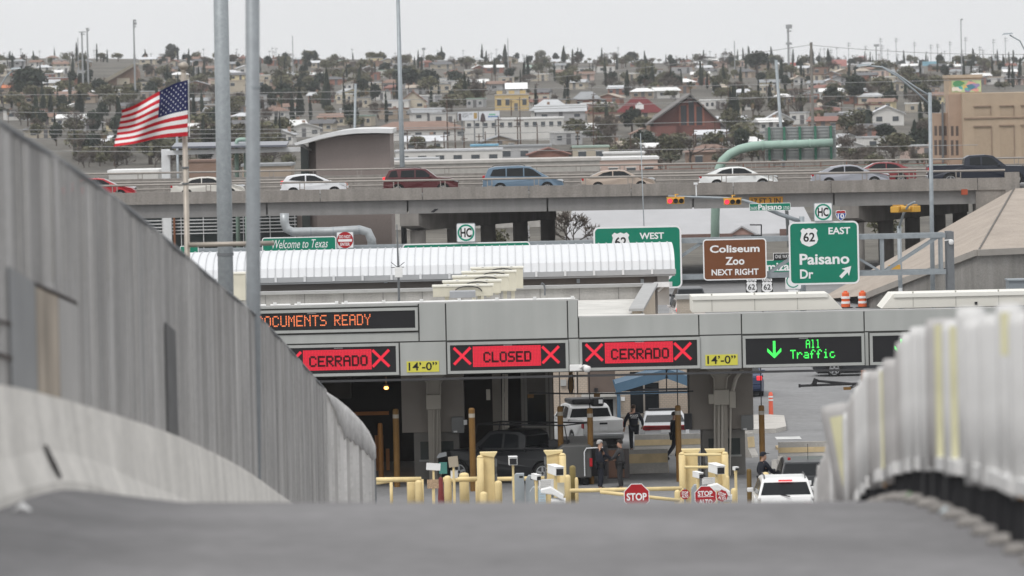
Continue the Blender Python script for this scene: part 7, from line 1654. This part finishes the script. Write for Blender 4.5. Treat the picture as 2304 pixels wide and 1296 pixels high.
m = MB(); a, b = P(375, 344, 440), P(696, 338, 440); m.beam((a.x, 440, a.z), (b.x, 440, b.z+.1), .6, .34); m.build('beam', steel_white, t)
m = MB(); x, z, w_, h_ = R(363, 336, 382, 420, 440); m.bx(x-w_/2, x+w_/2, 440.31, 441.2, 0, z+h_/2); m.build('pylon', steel_white, t)
m = MB(); a, b = P(388, 334, 440), P(646, 330, 440); m.add([(a.x, 439, a.z), (b.x, 439, b.z), (b.x, 444, b.z+.25), (a.x, 444, a.z+.25), (a.x, 439, a.z+.15), (b.x, 439, b.z+.15), (b.x, 444, b.z+.4), (a.x, 444, a.z+.4)], [(0, 1, 2, 3), (4, 5, 6, 7), (0, 1, 5, 4), (2, 3, 7, 6), (0, 3, 7, 4), (1, 2, 6, 5)]); m.build('solar_roof', M('solar_panel', (.14, .15, .18), .3, .05), t)
mint = M('mint_green_paint', (.30, .42, .36), .5, .06); mintd = M('mint_dark', (.06, .17, .12), .5, .08)
m = MB(); m.tube([(P(532, 400, 442).x, 442, 0), P(532, 322, 442), P(534, 316, 442), P(540, 314, 442), P(556, 314, 442)], .16, 10); m.tube([(P(552, 400, 442).x, 442, 0), P(552, 322, 442)], .14, 10); m.build('mint_post', mint, t, smooth=True)
# mint green tubular sign bridge
Yg2 = 432; t = T('tubular_sign_bridge', 'mint green tubular sign bridge curving over, seen from behind its sign', 'sign bridge', (P(1609, 600, Yg2).x, Yg2, 0))
m = MB(); cpts = [(1609, 620), (1609, 500), (1611, 430), (1616, 385), (1626, 362), (1642, 347), (1664, 336), (1692, 329), (1716, 327), (1790, 324.5), (1874, 321)]
m.tube([P(*p, Yg2) for p in cpts], [.34, .33, .33, .34, .34, .34, .34, .34, .33, .32, .31], 20); m.build('tube', mint, t, smooth=True)
m = MB()
for px in (1716, 1752, 1788, 1822): c0, c1 = P(px-2, 327-(px-1716)*.037, Yg2), P(px+2, 327-(px-1716)*.037, Yg2); m.tube([c0, c1], .42 if px == 1716 else .35, 20)
m.build('flange', mint, t)
x, z, w_, h_ = R(1721, 286, 1881, 358, Yg2+1); m = MB(); m.bx(x-w_/2, x+w_/2, Yg2+1.0, Yg2+1.08, z-h_/2, z+h_/2); k = z-h_/2
while k < z+h_/2: m.bx(x-w_/2, x+w_/2, Yg2+.93, Yg2+.999, k, k+.10); k += .235
sb = m.build('sign_back', M('sign_back_aluminium', (.33, .34, .34), .5, .05), t)
for px in (1732, 1766, 1801, 1836, 1871): m = MB(); v = P(px, 322, Yg2); m.bx(v.x-.09, v.x+.09, Yg2+.62, Yg2+.92, z-h_/2-.05, z+h_/2+.05); m.build('strut', mintd, t)
# pink building with pale metal roof under the overpass; louvred building; backdrop walls
Yp = 500; t = T('pink_building', 'low pink building with broad pale grey roof seen under the overpass', 'building', (P(1560, 560, Yp).x, Yp, 0))
x0, x1 = P(1270, 530, Yp).x, P(1838, 520, Yp).x; ze_ = P(1560, 529, Yp).z
m = MB(); m.bx(x0+.5, x1-.5, Yp, Yp+24, 0, ze_-.05); m.prism([(P(1640, 520, Yp).x, ze_-.05), (P(1700, 520, Yp).x, ze_-.05), (P(1668, 512, Yp).x, ze_+.62)], Yp-.6, Yp+2); m.build('wall', M('pink_stucco', (.40, .26, .225), .9, .08, .5), t)
m = MB(); m.add([(x0, Yp-.5, ze_), (x1, Yp-.5, ze_), (x1-1.5, Yp+14, ze_+4.2), (x0+1.5, Yp+14, ze_+4.2), (x0, Yp-.5, ze_-.25), (x1, Yp-.5, ze_-.25)], [(0, 1, 2, 3), (0, 1, 5, 4)])
for s in (-1, 1):
    xm = P(1668, 512, Yp).x; xe = P(1636 if s < 0 else 1704, 522, Yp).x; m.add([(xm, Yp-.8, ze_+.75), (xe, Yp-.8, ze_-.02), (xe, Yp+3.2, ze_+.95), (xm, Yp+3.2, ze_+.97), (xm, Yp-.8, ze_+.6), (xe, Yp-.8, ze_-.18)], [(0, 1, 2, 3), (0, 1, 5, 4)])
m.build('roof', M('pale_metal_roof', (.39, .39, .40), .6, .05, .5), t)
m = MB(); x, z, w_, h_ = R(1500, 528, 1545, 560, Yp-1); m.bx(x-w_/2, x+w_/2+4, Yp-1, Yp-.5, 0, z+h_/2); x, z, w_, h_ = R(1755, 515, 1800, 560, Yp-1); m.bx(x-w_/2, x+w_/2, Yp-1, Yp-.61, 0, z+h_/2); m.build('brown_bay', M('brown_bay', (.17, .11, .095), .9, .1), t)
Yl = 448; t = T('louvred_building', 'dark glazed building with white horizontal louvres under the left of the overpass', 'building', (P(520, 520, Yl).x, Yl, 0))
x0, x1 = P(280, 500, Yl).x, P(668, 500, Yl).x; m = MB(); m.bx(x0, x1, Yl, Yl+2, 0, 5.6); m.build('glazing', M('dark_teal_glazing', (.035, .045, .045), .2, .1), t)
m = MB(); k = 3.6
while k < 5.7: m.bx(x0, x1, Yl-.35, Yl-.28, k, k+.075); k += .262
m.build('louvre', steel_white, t); m = MB()
for px in (366, 408, 458, 548, 608, 664): v = P(px, 510, Yl); m.bx(v.x-.03, v.x+.03, Yl-.27, Yl-.20, 0, 5.7)
m.build('mullion', steel_white, t); m = MB()
for px in (371, 392): v = P(px, 510, Yl-.6); m.bx(v.x-.08, v.x+.08, Yl-.6, Yl-.45, 0, 5.7)
m.build('rust_post', M('rust_post2', (.25, .11, .06), .8, .1), t)
x, z, w_, h_ = R(668, 480, 800, 560, Yl); m = MB(); m.bx(x-w_/2, x+w_/2, Yl+1, Yl+3, 0, z+h_/2); single(m, 'pale_wall', M('pale_pinkish_wall', (.42, .36, .33), .9, .1, .6), 'pale pinkish wall right of the louvred building under the overpass', 'wall')
# low sheds and walls between overpass and town
shed = [(1110, 392, 480, 26, M('dull_white_wall', (.40, .385, .36), .9, .12), M('dull_white_roof', (.47, .45, .425), .9, .1), 560, 'long low white shed behind the blue minivan and beige sedan'), (930, 372, 110, 10, 'white', 'pale grey', 640, 'low pale roof behind the dark red SUV'), (1400, 376, 160, 16, 'pinkish', 'white', 600, 'low pink shed with pale roof behind the beige sedan'), (1010, 360, 240, 20, 'white', 'silver', 900, 'long silver-roofed shed below the white block'), (1235, 368, 90, 34, 'red brick', 'red-brown', 900, 'red-brown gabled brick building below the white block'), (1330, 352, 80, 20, 'cream', 'pale green', 930, 'low building with pale green roof right of the brick gable'), (1405, 366, 90, 20, 'white', 'white', 880, 'low white-roofed building left of the mint sign bridge'), (300, 400, 110, 12, 'white', 'white', 620, 'white camper-like building just behind the far left rail'), (600, 388, 110, 14, 'tan', 'grey', 640, 'cream shed between the twin steel poles and the curved-roof building'), (1090, 345, 60, 16, 'white', M('sky_blue_wall', (.16, .36, .50), .7), 930, 'small pale building with sky blue trim below the white block'), (1180, 350, 120, 20, 'pale grey', 'grey', 960, 'long pale wall with faded red letters below the white block'), (470, 380, 90, 16, 'brown brick', 'brown', 800, 'tan low house behind the flagpole above the overpass'), (1600, 355, 110, 30, 'brown brick', 'brown', 1010, 'brown house cluster behind the start of the mint tube')]
for px, pyb, wp, hp, wa, ro, Y, lab in shed:
    v = P(px, pyb, Y); z1 = P(px, pyb-hp, Y).z
    house(px, pyb, wp, max(hp, (z1-gz(v.x, Y))/S(Y)), wa, ro, 'gable_front' if 'gabled' in lab else ('hip' if 'brown house' in lab else 'flat'), Y=Y, label=lab, name='shed', nwin=(0 if wp > 300 or px < 700 else max(2, int(wp/40))), depth=10, cat='building', group=None, chim=False, door=False)
t = T('mint_railing', 'mint green wall with rusty pipe frames behind the right half of the overpass', 'fence', (P(1760, 380, 470).x, 470, 0))
x, z, w_, h_ = R(1440, 371, 2130, 386, 470); m = MB(); m.bx(x-w_/2, x+w_/2, 470, 470.3, z-h_/2-.9, z+h_/2-.2); m.build('wall', M('mint_wall', (.28, .40, .36), .8, .12, .5), t)
m = MB(); k = x-w_/2
while k < x+w_/2: m.beam((k, 469.8, z-h_/2-.9), (k, 469.8, z+h_/2+.35), .09, .09); k += 2.1
m.beam((x-w_/2, 469.8, z+h_/2+.2), (x+w_/2, 469.8, z+h_/2+.2), .08, .08); m.beam((x-w_/2, 469.8, z+h_/2-.12), (x+w_/2, 469.8, z+h_/2-.12), .07, .07); m.build('pipe_frame', M('rusty_pipe', (.19, .10, .075), .8, .2), t)
# --- special trees seen in the photo: kind, px, base py, height px, width factor, label
SPT = [('dark', 62, 224, 78, 1.25, 'big round dark evergreen at left edge'), ('cypress', 182, 268, 66, 1.9, 'broad dark cypress right of the big round tree'), ('cypress', 114, 272, 68, 1.1, 'slim cypress below the big round tree, left one of two'), ('cypress', 131, 250, 48, .9, 'short slim cypress below the big round tree'), ('cypress', 173, 140, 46, 1.1, 'tall dark cypress beside the stadium lights'), ('dark', 386, 133, 36, 1.1, 'dark domed pine on the skyline above the flag'), ('dark', 222, 222, 48, 1.1, 'dark bushy tree left of the flag'), ('cypress', 677, 262, 66, 1.5, 'dark tapering cypress right of the twin poles'), ('cypress', 738, 250, 98, .85, 'tallest slim cypress of a pair above the curved-roof building'), ('cypress', 729, 248, 66, 1.0, 'shorter cypress of a pair above the curved-roof building'), ('dark', 637, 238, 54, 1.15, 'dark spreading tree just right of the twin poles'), ('dark', 920, 206, 58, 1.3, 'dark grove right of the tall lamp post, left half'), ('dark', 965, 206, 54, 1.2, 'dark grove right of the tall lamp post, right half'), ('dark', 1022, 196, 40, 1.2, 'dark round crown left of the slim cypress'), ('cypress', 1048, 240, 80, .8, 'slim tall cypress above the twin billboards'), ('cypress', 1085, 142, 44, .9, 'lone cypress on the skyline left of a thicker one'), ('cypress', 1136, 144, 46, 1.4, 'thick cypress on the skyline above the bright white roof'), ('cypress', 1268, 142, 40, 1.5, 'ragged cypress on the skyline, leftmost of three'), ('cypress', 1289, 140, 32, .9, 'slim cypress on the skyline, middle one of three'), ('cypress', 1300, 140, 34, .9, 'slim cypress on the skyline, rightmost of three'), ('cypress', 1354, 142, 36, .8, 'thin lone cypress on the skyline right of the trio'), ('dark', 1421, 142, 28, 1.3, 'domed tree on the skyline right of the thin cypress'), ('umbrella', 1702, 168, 56, 1.25, 'umbrella pine on the skyline with gaps under its crown'), ('dark', 1422, 300, 62, 1.0, 'dark tree in front of the maroon-roofed house'), ('cypress', 1521, 298, 78, .7, 'slim dark cypress against the church roof'), ('dark', 1497, 350, 52, .9, 'dark conical tree below the brick church'), ('olive', 1275, 208, 52, 1.3, 'broad pale olive tree above the two-storey brick house'), ('olive', 1460, 180, 38, 1.2, 'pale round willow-like tree in mid town'), ('cypress', 1463, 206, 44, .9, 'slim cypress under the pale round tree'), ('palm', 1646, 232, 46, .9, 'palm with brown skirt right of the church'), ('palm', 1280, 262, 46, 1.0, 'palm beside the grey hip roof house'), ('palm', 1300, 326, 50, 1.3, 'bushy palm right of the white block'), ('palm', 1694, 268, 46, .9, 'palm in front of the pale gabled house'), ('palm', 1675, 320, 56, 1.3, 'large bushy palm left of the mint sign bridge, first of two'), ('palm', 1650, 330, 50, 1.2, 'large bushy palm left of the mint sign bridge, second of two'), ('cypress', 1865, 154, 46, 1.5, 'dark pointed cypress on the skyline by the red billboard'), ('dark', 1925, 235, 70, .9, 'tall dark conifer left of the street light arm'), ('dark', 1873, 250, 60, .9, 'dark conifer right of the tall wooden pole'), ('cypress', 1733, 234, 46, 1.4, 'plump cypress left of the tall wooden pole'), ('cypress', 1768, 234, 48, 1.4, 'plump cypress near the tall wooden pole'), ('palm', 1918, 335, 66, 1.3, 'palm right of the mint sign bridge'), ('cypress', 1952, 310, 66, 1.3, 'dark broken cypress right of the palm'), ('dark', 1990, 320, 44, 1.5, 'wide dark bush below the pale gable house'), ('cypress', 2163, 156, 36, 1.2, 'cypress on the skyline above the mural building'), ('dark', 2060, 215, 40, 1.0, 'dark tree left of the mural building'), ('bare', 1285, 556, 112, 1.2, 'bare brown tree seen under the overpass beside the WEST sign'), ('bare', 838, 546, 80, 1.3, 'bare twiggy tree seen under the overpass behind the silver duct'), ('olive', 1118, 540, 60, 1., 'green tree seen between the overpass columns'), ('olive', 1990, 560, 80, 1.1, 'green shrubs seen between the right overpass columns'), ('bare', 480, 396, 46, 1.3, 'bare tree behind the twin poles above the overpass'), ('bare', 222, 392, 60, 1.3, 'bare reddish tree above the fence at left'), ('bush', 1140, 362, 22, 1.6, 'dark green bush row below the white block'), ('bush', 1500, 372, 30, 1.6, 'olive bush behind the white sedan'), ('olive', 1360, 345, 46, 1.2, 'greyish olive tree below the maroon-roofed house'), ('olive', 1528, 336, 40, 1.2, 'yellow-green tree below the church'), ('olive', 940, 344, 40, 1.2, 'olive tree left of the white block foot'), ('cypress', 1630, 345, 40, .8, 'narrow tree behind the mint tube'), ('bush', 1650, 366, 26, 1.6, 'low olive bush behind the mint tube'), ('bush', 1900, 358, 28, 1.5, 'low green bush right of the sign back'), ('bush', 1960, 356, 30, 1.5, 'low green bush behind the brick red sedan'), ('bush', 1315, 366, 18, 1.4, 'dark scrub at the rail behind the beige sedan'), ('olive', 2060, 350, 50, 1.2, 'olive tree left of the tan mural building')]
for kind, px, pyb, hp, ws, lab in SPT:
    yy = {True: None}.get(True)
    if pyb > 500: yy = 455 if kind == 'bare' else 470
    elif pyb > 380: yy = 560
    place_tree(kind, px, pyb, hp, {'cypress': 'cypresses in the town', 'palm': 'palms in the town'}.get(kind, 'trees in the town'), '', wscale=ws, Y=yy, label=lab)
# --- rows of houses and trees filling the hillside
rg = random.Random(21); random.seed(5)
py = 356.; cand = []; forms = ['gable', 'gable', 'hip', 'flat', 'flat', 'gable_front']
while py > 140:
    f = (py-140)/216; wp = 30+46*f; px = -20+rg.uniform(0, wp)
    while px < 2330:
        w1 = wp*rg.uniform(.6, 1.25); hp = (11+17*f)*rg.uniform(.8, 1.15)
        if free(px, py-hp*.4) and rg.random() < (.80 if py > 165 else .62):
            wn = rg.choices([x[0] for x in WALL], (6, 4, 4, 4, 3, 2, 1, 2))[0]; rn = rg.choices([x[0] for x in ROOF], (5, 4, 4, 4, 2, 2, 2, .5, 2))[0]
            cand.append(dict(a=(px, py+rg.uniform(-3, 3), w1, hp, wn, rn, rg.choice(forms)), nwin=rg.choice((2, 3, 3, 4)) if py > 200 else 2, rot=rg.uniform(-.35, .35)))
        px += w1*rg.uniform(1.0, 1.35)
    py -= 7+9*f
print('house candidates', len(cand)); rg.shuffle(cand)
for c_ in cand[:282]: house(*c_['a'], nwin=c_['nwin'], rot=c_['rot'])
KEEP = [(1040, 268, 1272, 318), (1466, 216, 1620, 290), (1108, 210, 1195, 250), (1384, 224, 1494, 272), (1288, 205, 1356, 245), (830, 278, 1040, 316), (1028, 248, 1126, 274), (1965, 246, 2035, 284), (214, 140, 310, 180), (1720, 284, 1882, 360), (905, 208, 958, 246)]
def hides(px, py, h, w):
    return any(a < px+w/2 and px-w/2 < c and b < py and py-h < d and py > b+8 for a, b, c, d in KEEP)
def scatter(kind, n, hmin, hmax, group, desc, pmin=138, pmax=372, bias=1., ws=(.8, 1.3)):
    k = 0; tries = 0
    while k < n and tries < n*12:
        tries += 1; px = rg.uniform(-10, 2314); py = pmin+(pmax-pmin)*rg.random()**bias
        if not free(px, py-4): continue
        f = (py-138)/220; hp = (hmin+(hmax-hmin)*f)*rg.uniform(.7, 1.25)
        if hides(px, py, hp, hp*(.2 if kind == 'cypress' else .8)) and rg.random() < .93: continue
        place_tree(kind, px, py, hp, group, desc, wscale=rg.uniform(*ws)); k += 1
scatter('cypress', 190, 34, 86, 'cypresses in the town', 'dark slim cypress', bias=1.4, ws=(.55, 1.15))
scatter('dark', 120, 22, 60, 'trees in the town', 'dark evergreen tree', bias=1.4, ws=(.65, 1.1))
scatter('olive', 240, 22, 58, 'trees in the town', 'pale olive tree', bias=1.25, ws=(.9, 1.6))
scatter('bare', 170, 24, 60, 'bare trees in the town', 'bare brown tree', bias=1.2, ws=(1., 1.6))
scatter('palm', 40, 24, 56, 'palms in the town', 'shaggy palm', bias=1.0)
scatter('dark', 50, 16, 24, 'trees in the town', 'dark evergreen tree', 136, 148)
scatter('olive', 45, 10, 20, 'trees in the town', 'pale olive tree', 136, 148, ws=(1., 1.8))
scatter('cypress', 25, 22, 34, 'cypresses in the town', 'dark slim cypress', 136, 146)
scatter('bare', 60, 0, 38, 'bare trees in the town', 'bare brown tree', 362, 387, ws=(1., 1.6))
scatter('olive', 34, 0, 32, 'trees in the town', 'pale olive tree', 362, 387, ws=(1., 1.7))
scatter('bush', 110, 12, 30, 'trees in the town', 'low green shrub', bias=1.0, ws=(1.2, 2.))
for t in proto.values():
    for c_ in list(t.children): bpy.data.objects.remove(c_)
    bpy.data.objects.remove(t)
# utility poles
def upole(px, pyb, pyt, r_px, lab, arms=1, mat=wood, Y=None, armw=8):
    Y = Y or YG_(px, pyb); v = P(px, pyb, Y); zt_ = P(px, pyt, Y).z; t = T('utility_pole', lab, 'utility pole', (v.x, Y, gz(v.x, Y)), 'utility poles in the town'); r_ = r_px*S(Y)
    m = MB(); m.tube([(v.x, Y, gz(v.x, Y)-.4), (v.x, Y, zt_)], [r_*1.15, r_*.85], 7); m.build('pole', mat, t)
    if arms:
        m = MB()
        for k in range(arms): m.beam((v.x-armw*S(Y), Y-.15, zt_-.6-k*1.1), (v.x+armw*S(Y), Y-.15, zt_-.6-k*1.1), .14, .14)
        m.build('crossarm', mat, t)
    pending.setdefault(lab, []).append((t, px, pyb, pyb-pyt)); return t
upole(1829, 292, 95, 3.6, 'tall grey wooden pole rising above the sign bridge', 0, M('grey_wood', (.21, .20, .185), .9, .12, 2.), Y=760)
for px, a, b in ((1008, 352, 212), (1025, 356, 268), (1123, 356, 262), (1166, 354, 264), (1172, 356, 264), (1337, 366, 216), (1343, 360, 300), (1385, 362, 300), (1210, 356, 278), (918, 374, 294), (935, 366, 308), (980, 360, 310), (1000, 358, 300), (1420, 364, 302), (1562, 360, 288), (1566, 352, 300), (1636, 350, 290), (258, 376, 330), (1610, 345, 268), (1093, 360, 296), (1079, 362, 300), (800, 300, 180), (1045, 362, 305)):
    upole(px, a, b, 1.5, 'brown utility pole '+where(px, (a+b)/2), rg.choice((0, 1, 1, 2)))
for k in range(90):
    px = rg.uniform(0, 2300); py = 138+130*rg.random()**1.8
    if not free(px, py): continue
    f = (py-138)/220; upole(px, py+4, py-(16+40*f)*rg.uniform(.8, 1.3), .75+.6*f, 'thin utility pole '+where(px, py-16), rg.choice((1, 1, 2)), armw=4+5*f)
# masts and towers on the skyline
def mast(px, pyb, pyt, w_px, lab, heads, Y, name='mast', cat='mast', mat=galv):
    v = P(px, pyb, Y); zt_ = P(px, pyt, Y).z; t = T(name, lab, cat, (v.x, Y, gz(v.x, Y))); r_ = w_px/2*S(Y); m = MB(); m.tube([(v.x, Y, gz(v.x, Y)), (v.x, Y, zt_)], [r_*1.2, r_*.8], 8); m.build('shaft', mat, t)
    if heads:
        m = MB()
        for dx, dy, ww, hh in heads: q = P(px+dx, pyt+dy, Y); m.box((q.x, Y-.3, q.z), (ww*S(Y), .6, hh*S(Y)))
        m.build('head', mat, t)
    return t
gm = M('distant_mast', (.30, .31, .32), .7, .05)
mast(187, 190, 72, 4, 'stadium light mast with two crossbars, left one of the stadium lights', [(-2, 0, 16, 2), (-1, 5, 10, 2)], 1700, 'stadium_light', 'stadium light', gm); mast(199, 190, 64, 4, 'stadium light mast with side bracket, right one of the stadium lights', [(-2, 0, 8, 2), (0, 4, 5, 3)], 1700, 'stadium_light', 'stadium light', gm)
mast(177, 170, 85, 2, 'thin plain rod beside the stadium lights', [], 1650, mat=gm); mast(304, 190, 44, 4, 'tall mast with stacked antennas above the flag', [(0, 2, 5, 4), (1, 9, 5, 6), (0, 16, 4, 3)], 1600, 'antenna_mast', 'mast', gm)
mast(660, 170, 80, 2, 'thin mast on the skyline right of the twin poles', [], 1900, mat=gm); mast(1144, 165, 86, 2, 'thin mast on the skyline beside the thick cypress', [], 2000, mat=gm); mast(1654, 180, 92, 2.4, 'thin greenish mast on the skyline left of the umbrella pine', [], 1900, mat=gm)
mast(1775, 160, 58, 5, 'cell tower with crown of panel antennas', [(0, 2, 14, 9), (0, 12, 11, 3), (0, 40, 13, 5)], 2000, 'cell_tower', 'cell tower', gm); mast(2164, 160, 43, 2.6, 'tall thin flagpole-like mast above the mural building', [(0, 1, 4, 3)], 1500, mat=gm)
mast(953, 150, 108, 1.6, 'small antenna with crown on the skyline right of the tall lamp post', [(0, 2, 8, 5)], 2300, mat=gm); mast(1972, 150, 100, 3, 'antenna tower with crown on the hazy right skyline', [(0, 2, 12, 5)], 2600, mat=gm)
for k, px in enumerate((1948, 1982, 2017, 2058, 2095, 2110, 2138, 2173, 2205, 2212, 2236, 2263, 1985, 1910, 1870)):
    mast(px, 150, rg.uniform(82, 112), 1.5, 'distant power pylon '+where(px, 110)+' on the hazy skyline', [(0, 4, 8, 1.2), (0, 9, 8, 1.2)], 3000, 'power_pylon', 'pylon', gm)['group'] = 'pylons on the far skyline'
for k in range(60):
    px = rg.uniform(0, 2300); t = mast(px, 144, rg.uniform(104, 126), 1.1, 'thin far utility pole standing on the skyline', [(0, 3, 7, 1.)], 2750, 'utility_pole', 'utility pole', gm); t['group'] = 'poles along the skyline'
# far coloured hoardings on the right skyline, haze put into the paler reds
for q, c, lab in (((1872, 134, 1905, 149), (.52, .24, .22), 'red hoarding on the right skyline beside the pointed cypress'), ((1778, 141, 1794, 149), (.55, .16, .14), 'small red sign on the skyline at foot of the cell tower'), ((1968, 146, 2018, 153), (.52, .26, .25), 'low red and white shopfront on the right skyline'), ((2076, 138, 2126, 148), (.22, .42, .52), 'pale blue building on the right skyline'), ((1932, 126, 1948, 137), (.6, .35, .36), 'pinkish lattice sign on the right skyline')):
    Y = 2500; x, z, w_, h_ = R(*q, Y); t = T('hoarding', lab, 'hoarding', (x, Y, gz(x, Y))); m = MB(); m.bx(x-w_/2, x+w_/2, Y, Y+2, z-h_/2, z+h_/2); m.build('board', M('hoarding_'+str(q[0]).replace('1', 'a').replace('2', 'b'), c, .7, .12, .3), t); m = MB()
    for f in (-.35, .35): m.beam((x+w_*f, Y+1, gz(x, Y)-1), (x+w_*f, Y+1, z-h_/2), .4, .4)
    m.build('leg', gm, t)
# overhead wires
wirem = M('overhead_wire', (.30, .30, .30), .6, 0)
for k, (p, q, Y, sag) in enumerate((((-20, 214), (2320, 176), 700, 3), ((-20, 252), (1440, 232), 720, 5), ((560, 222), (2320, 208), 740, 4), ((-20, 292), (1830, 268), 690, 4), ((1180, 180), (1829, 100), 760, 3), ((1829, 102), (2330, 122), 760, 4), ((500, 262), (1829, 212), 760, 6), ((1829, 236), (2330, 256), 760, 4), ((-20, 312), (1340, 294), 660, 3), ((100, 340), (2200, 326), 620, 3), ((-20, 300), (1100, 285), 660, 4), ((200, 330), (1400, 306), 655, 3))):
    a, b = P(*p, Y), P(*q, Y); m = MB(); m.tube([a.lerp(b, i/24)-Vector((0, 0, sag*.1*4*(i/24)*(1-i/24))) for i in range(25)], .034, 4)
    single(m, 'overhead_wire', wirem, ['highest of the pale wires crossing the whole town', 'second wire from the top at left, crossing behind the flag', 'wire crossing the right two thirds of the town', 'wire crossing low in the town up to the tall wooden pole', 'dark wire rising to the top of the tall wooden pole', 'dark wire leaving the tall wooden pole to the right', 'wire rising gently to the middle of the tall wooden pole', 'wire leaving the tall wooden pole to the tan building', 'lower left wire passing under the flag', 'lowest wire just above the overpass rail', 'left wire between the flag and the twin poles', 'left wire just under the flag tip'][k], 'wire', 'overhead wires')
# bird on the girder
v = P(977, 474, YO-.1); t = T('pigeon', 'dark pigeon perched on the lower edge of the overpass girder', 'bird', tuple(v)); m = MB()
m.lathe([(.01, -.22), (.05, -.15), (.10, -.02), (.09, .08), (.05, .15), (.055, .2), (.03, .25), (.005, .27)], (0, 0, 0), 10); m.v = [(z*.95+x*.2, y, x*1.1+z*.35) for x, y, z in m.v]; m.box((.25, 0, .10), (.06, .02, .02)); m.build('body', M('pigeon_dark', (.02, .02, .024), .8), t, local=True, smooth=True)
# labels that came out alike: order them across the photo, else let them share a group
for l, items in pending.items():
    if len(items) < 2: continue
    items.sort(key=lambda i: i[1])
    names = {2: ['left one of two ', 'right one of two '], 3: ['leftmost of three ', 'middle of three ', 'rightmost of three ']}.get(len(items))
    ords = ['first', 'second', 'third', 'fourth', 'fifth', 'sixth', 'seventh', 'eighth', 'ninth']
    for k, it in enumerate(items):
        if len(l.split()) > 12: continue
        if names: it[0]['label'] = l+', '+names[k].strip()
        elif len(items) <= 9: it[0]['label'] = l+', '+ords[k]+' from the left'
# haze: one closed box of thin even air round everything
mb = MB(); mb.bx(-1600, 1600, -140, 5300, -4, 75); o = mb.build('haze', M('haze_holder', (1, 1, 1)), None); o['kind'] = 'stuff'; o.data.materials.clear()
hm = bpy.data.materials.new('haze_air'); hm.use_nodes = True; n = hm.node_tree.nodes; n.clear(); pv = n.new('ShaderNodeVolumePrincipled'); pv.inputs['Color'].default_value = (.93, .95, .98, 1); pv.inputs['Density'].default_value = HAZE; pv.inputs['Anisotropy'].default_value = .0
ou = n.new('ShaderNodeOutputMaterial'); hm.node_tree.links.new(pv.outputs[0], ou.inputs['Volume']); o.data.materials.append(hm)
o['label'] = 'thin pale haze in the air over the whole place'; o['category'] = 'haze'
sc.cycles.volume_bounces = 1
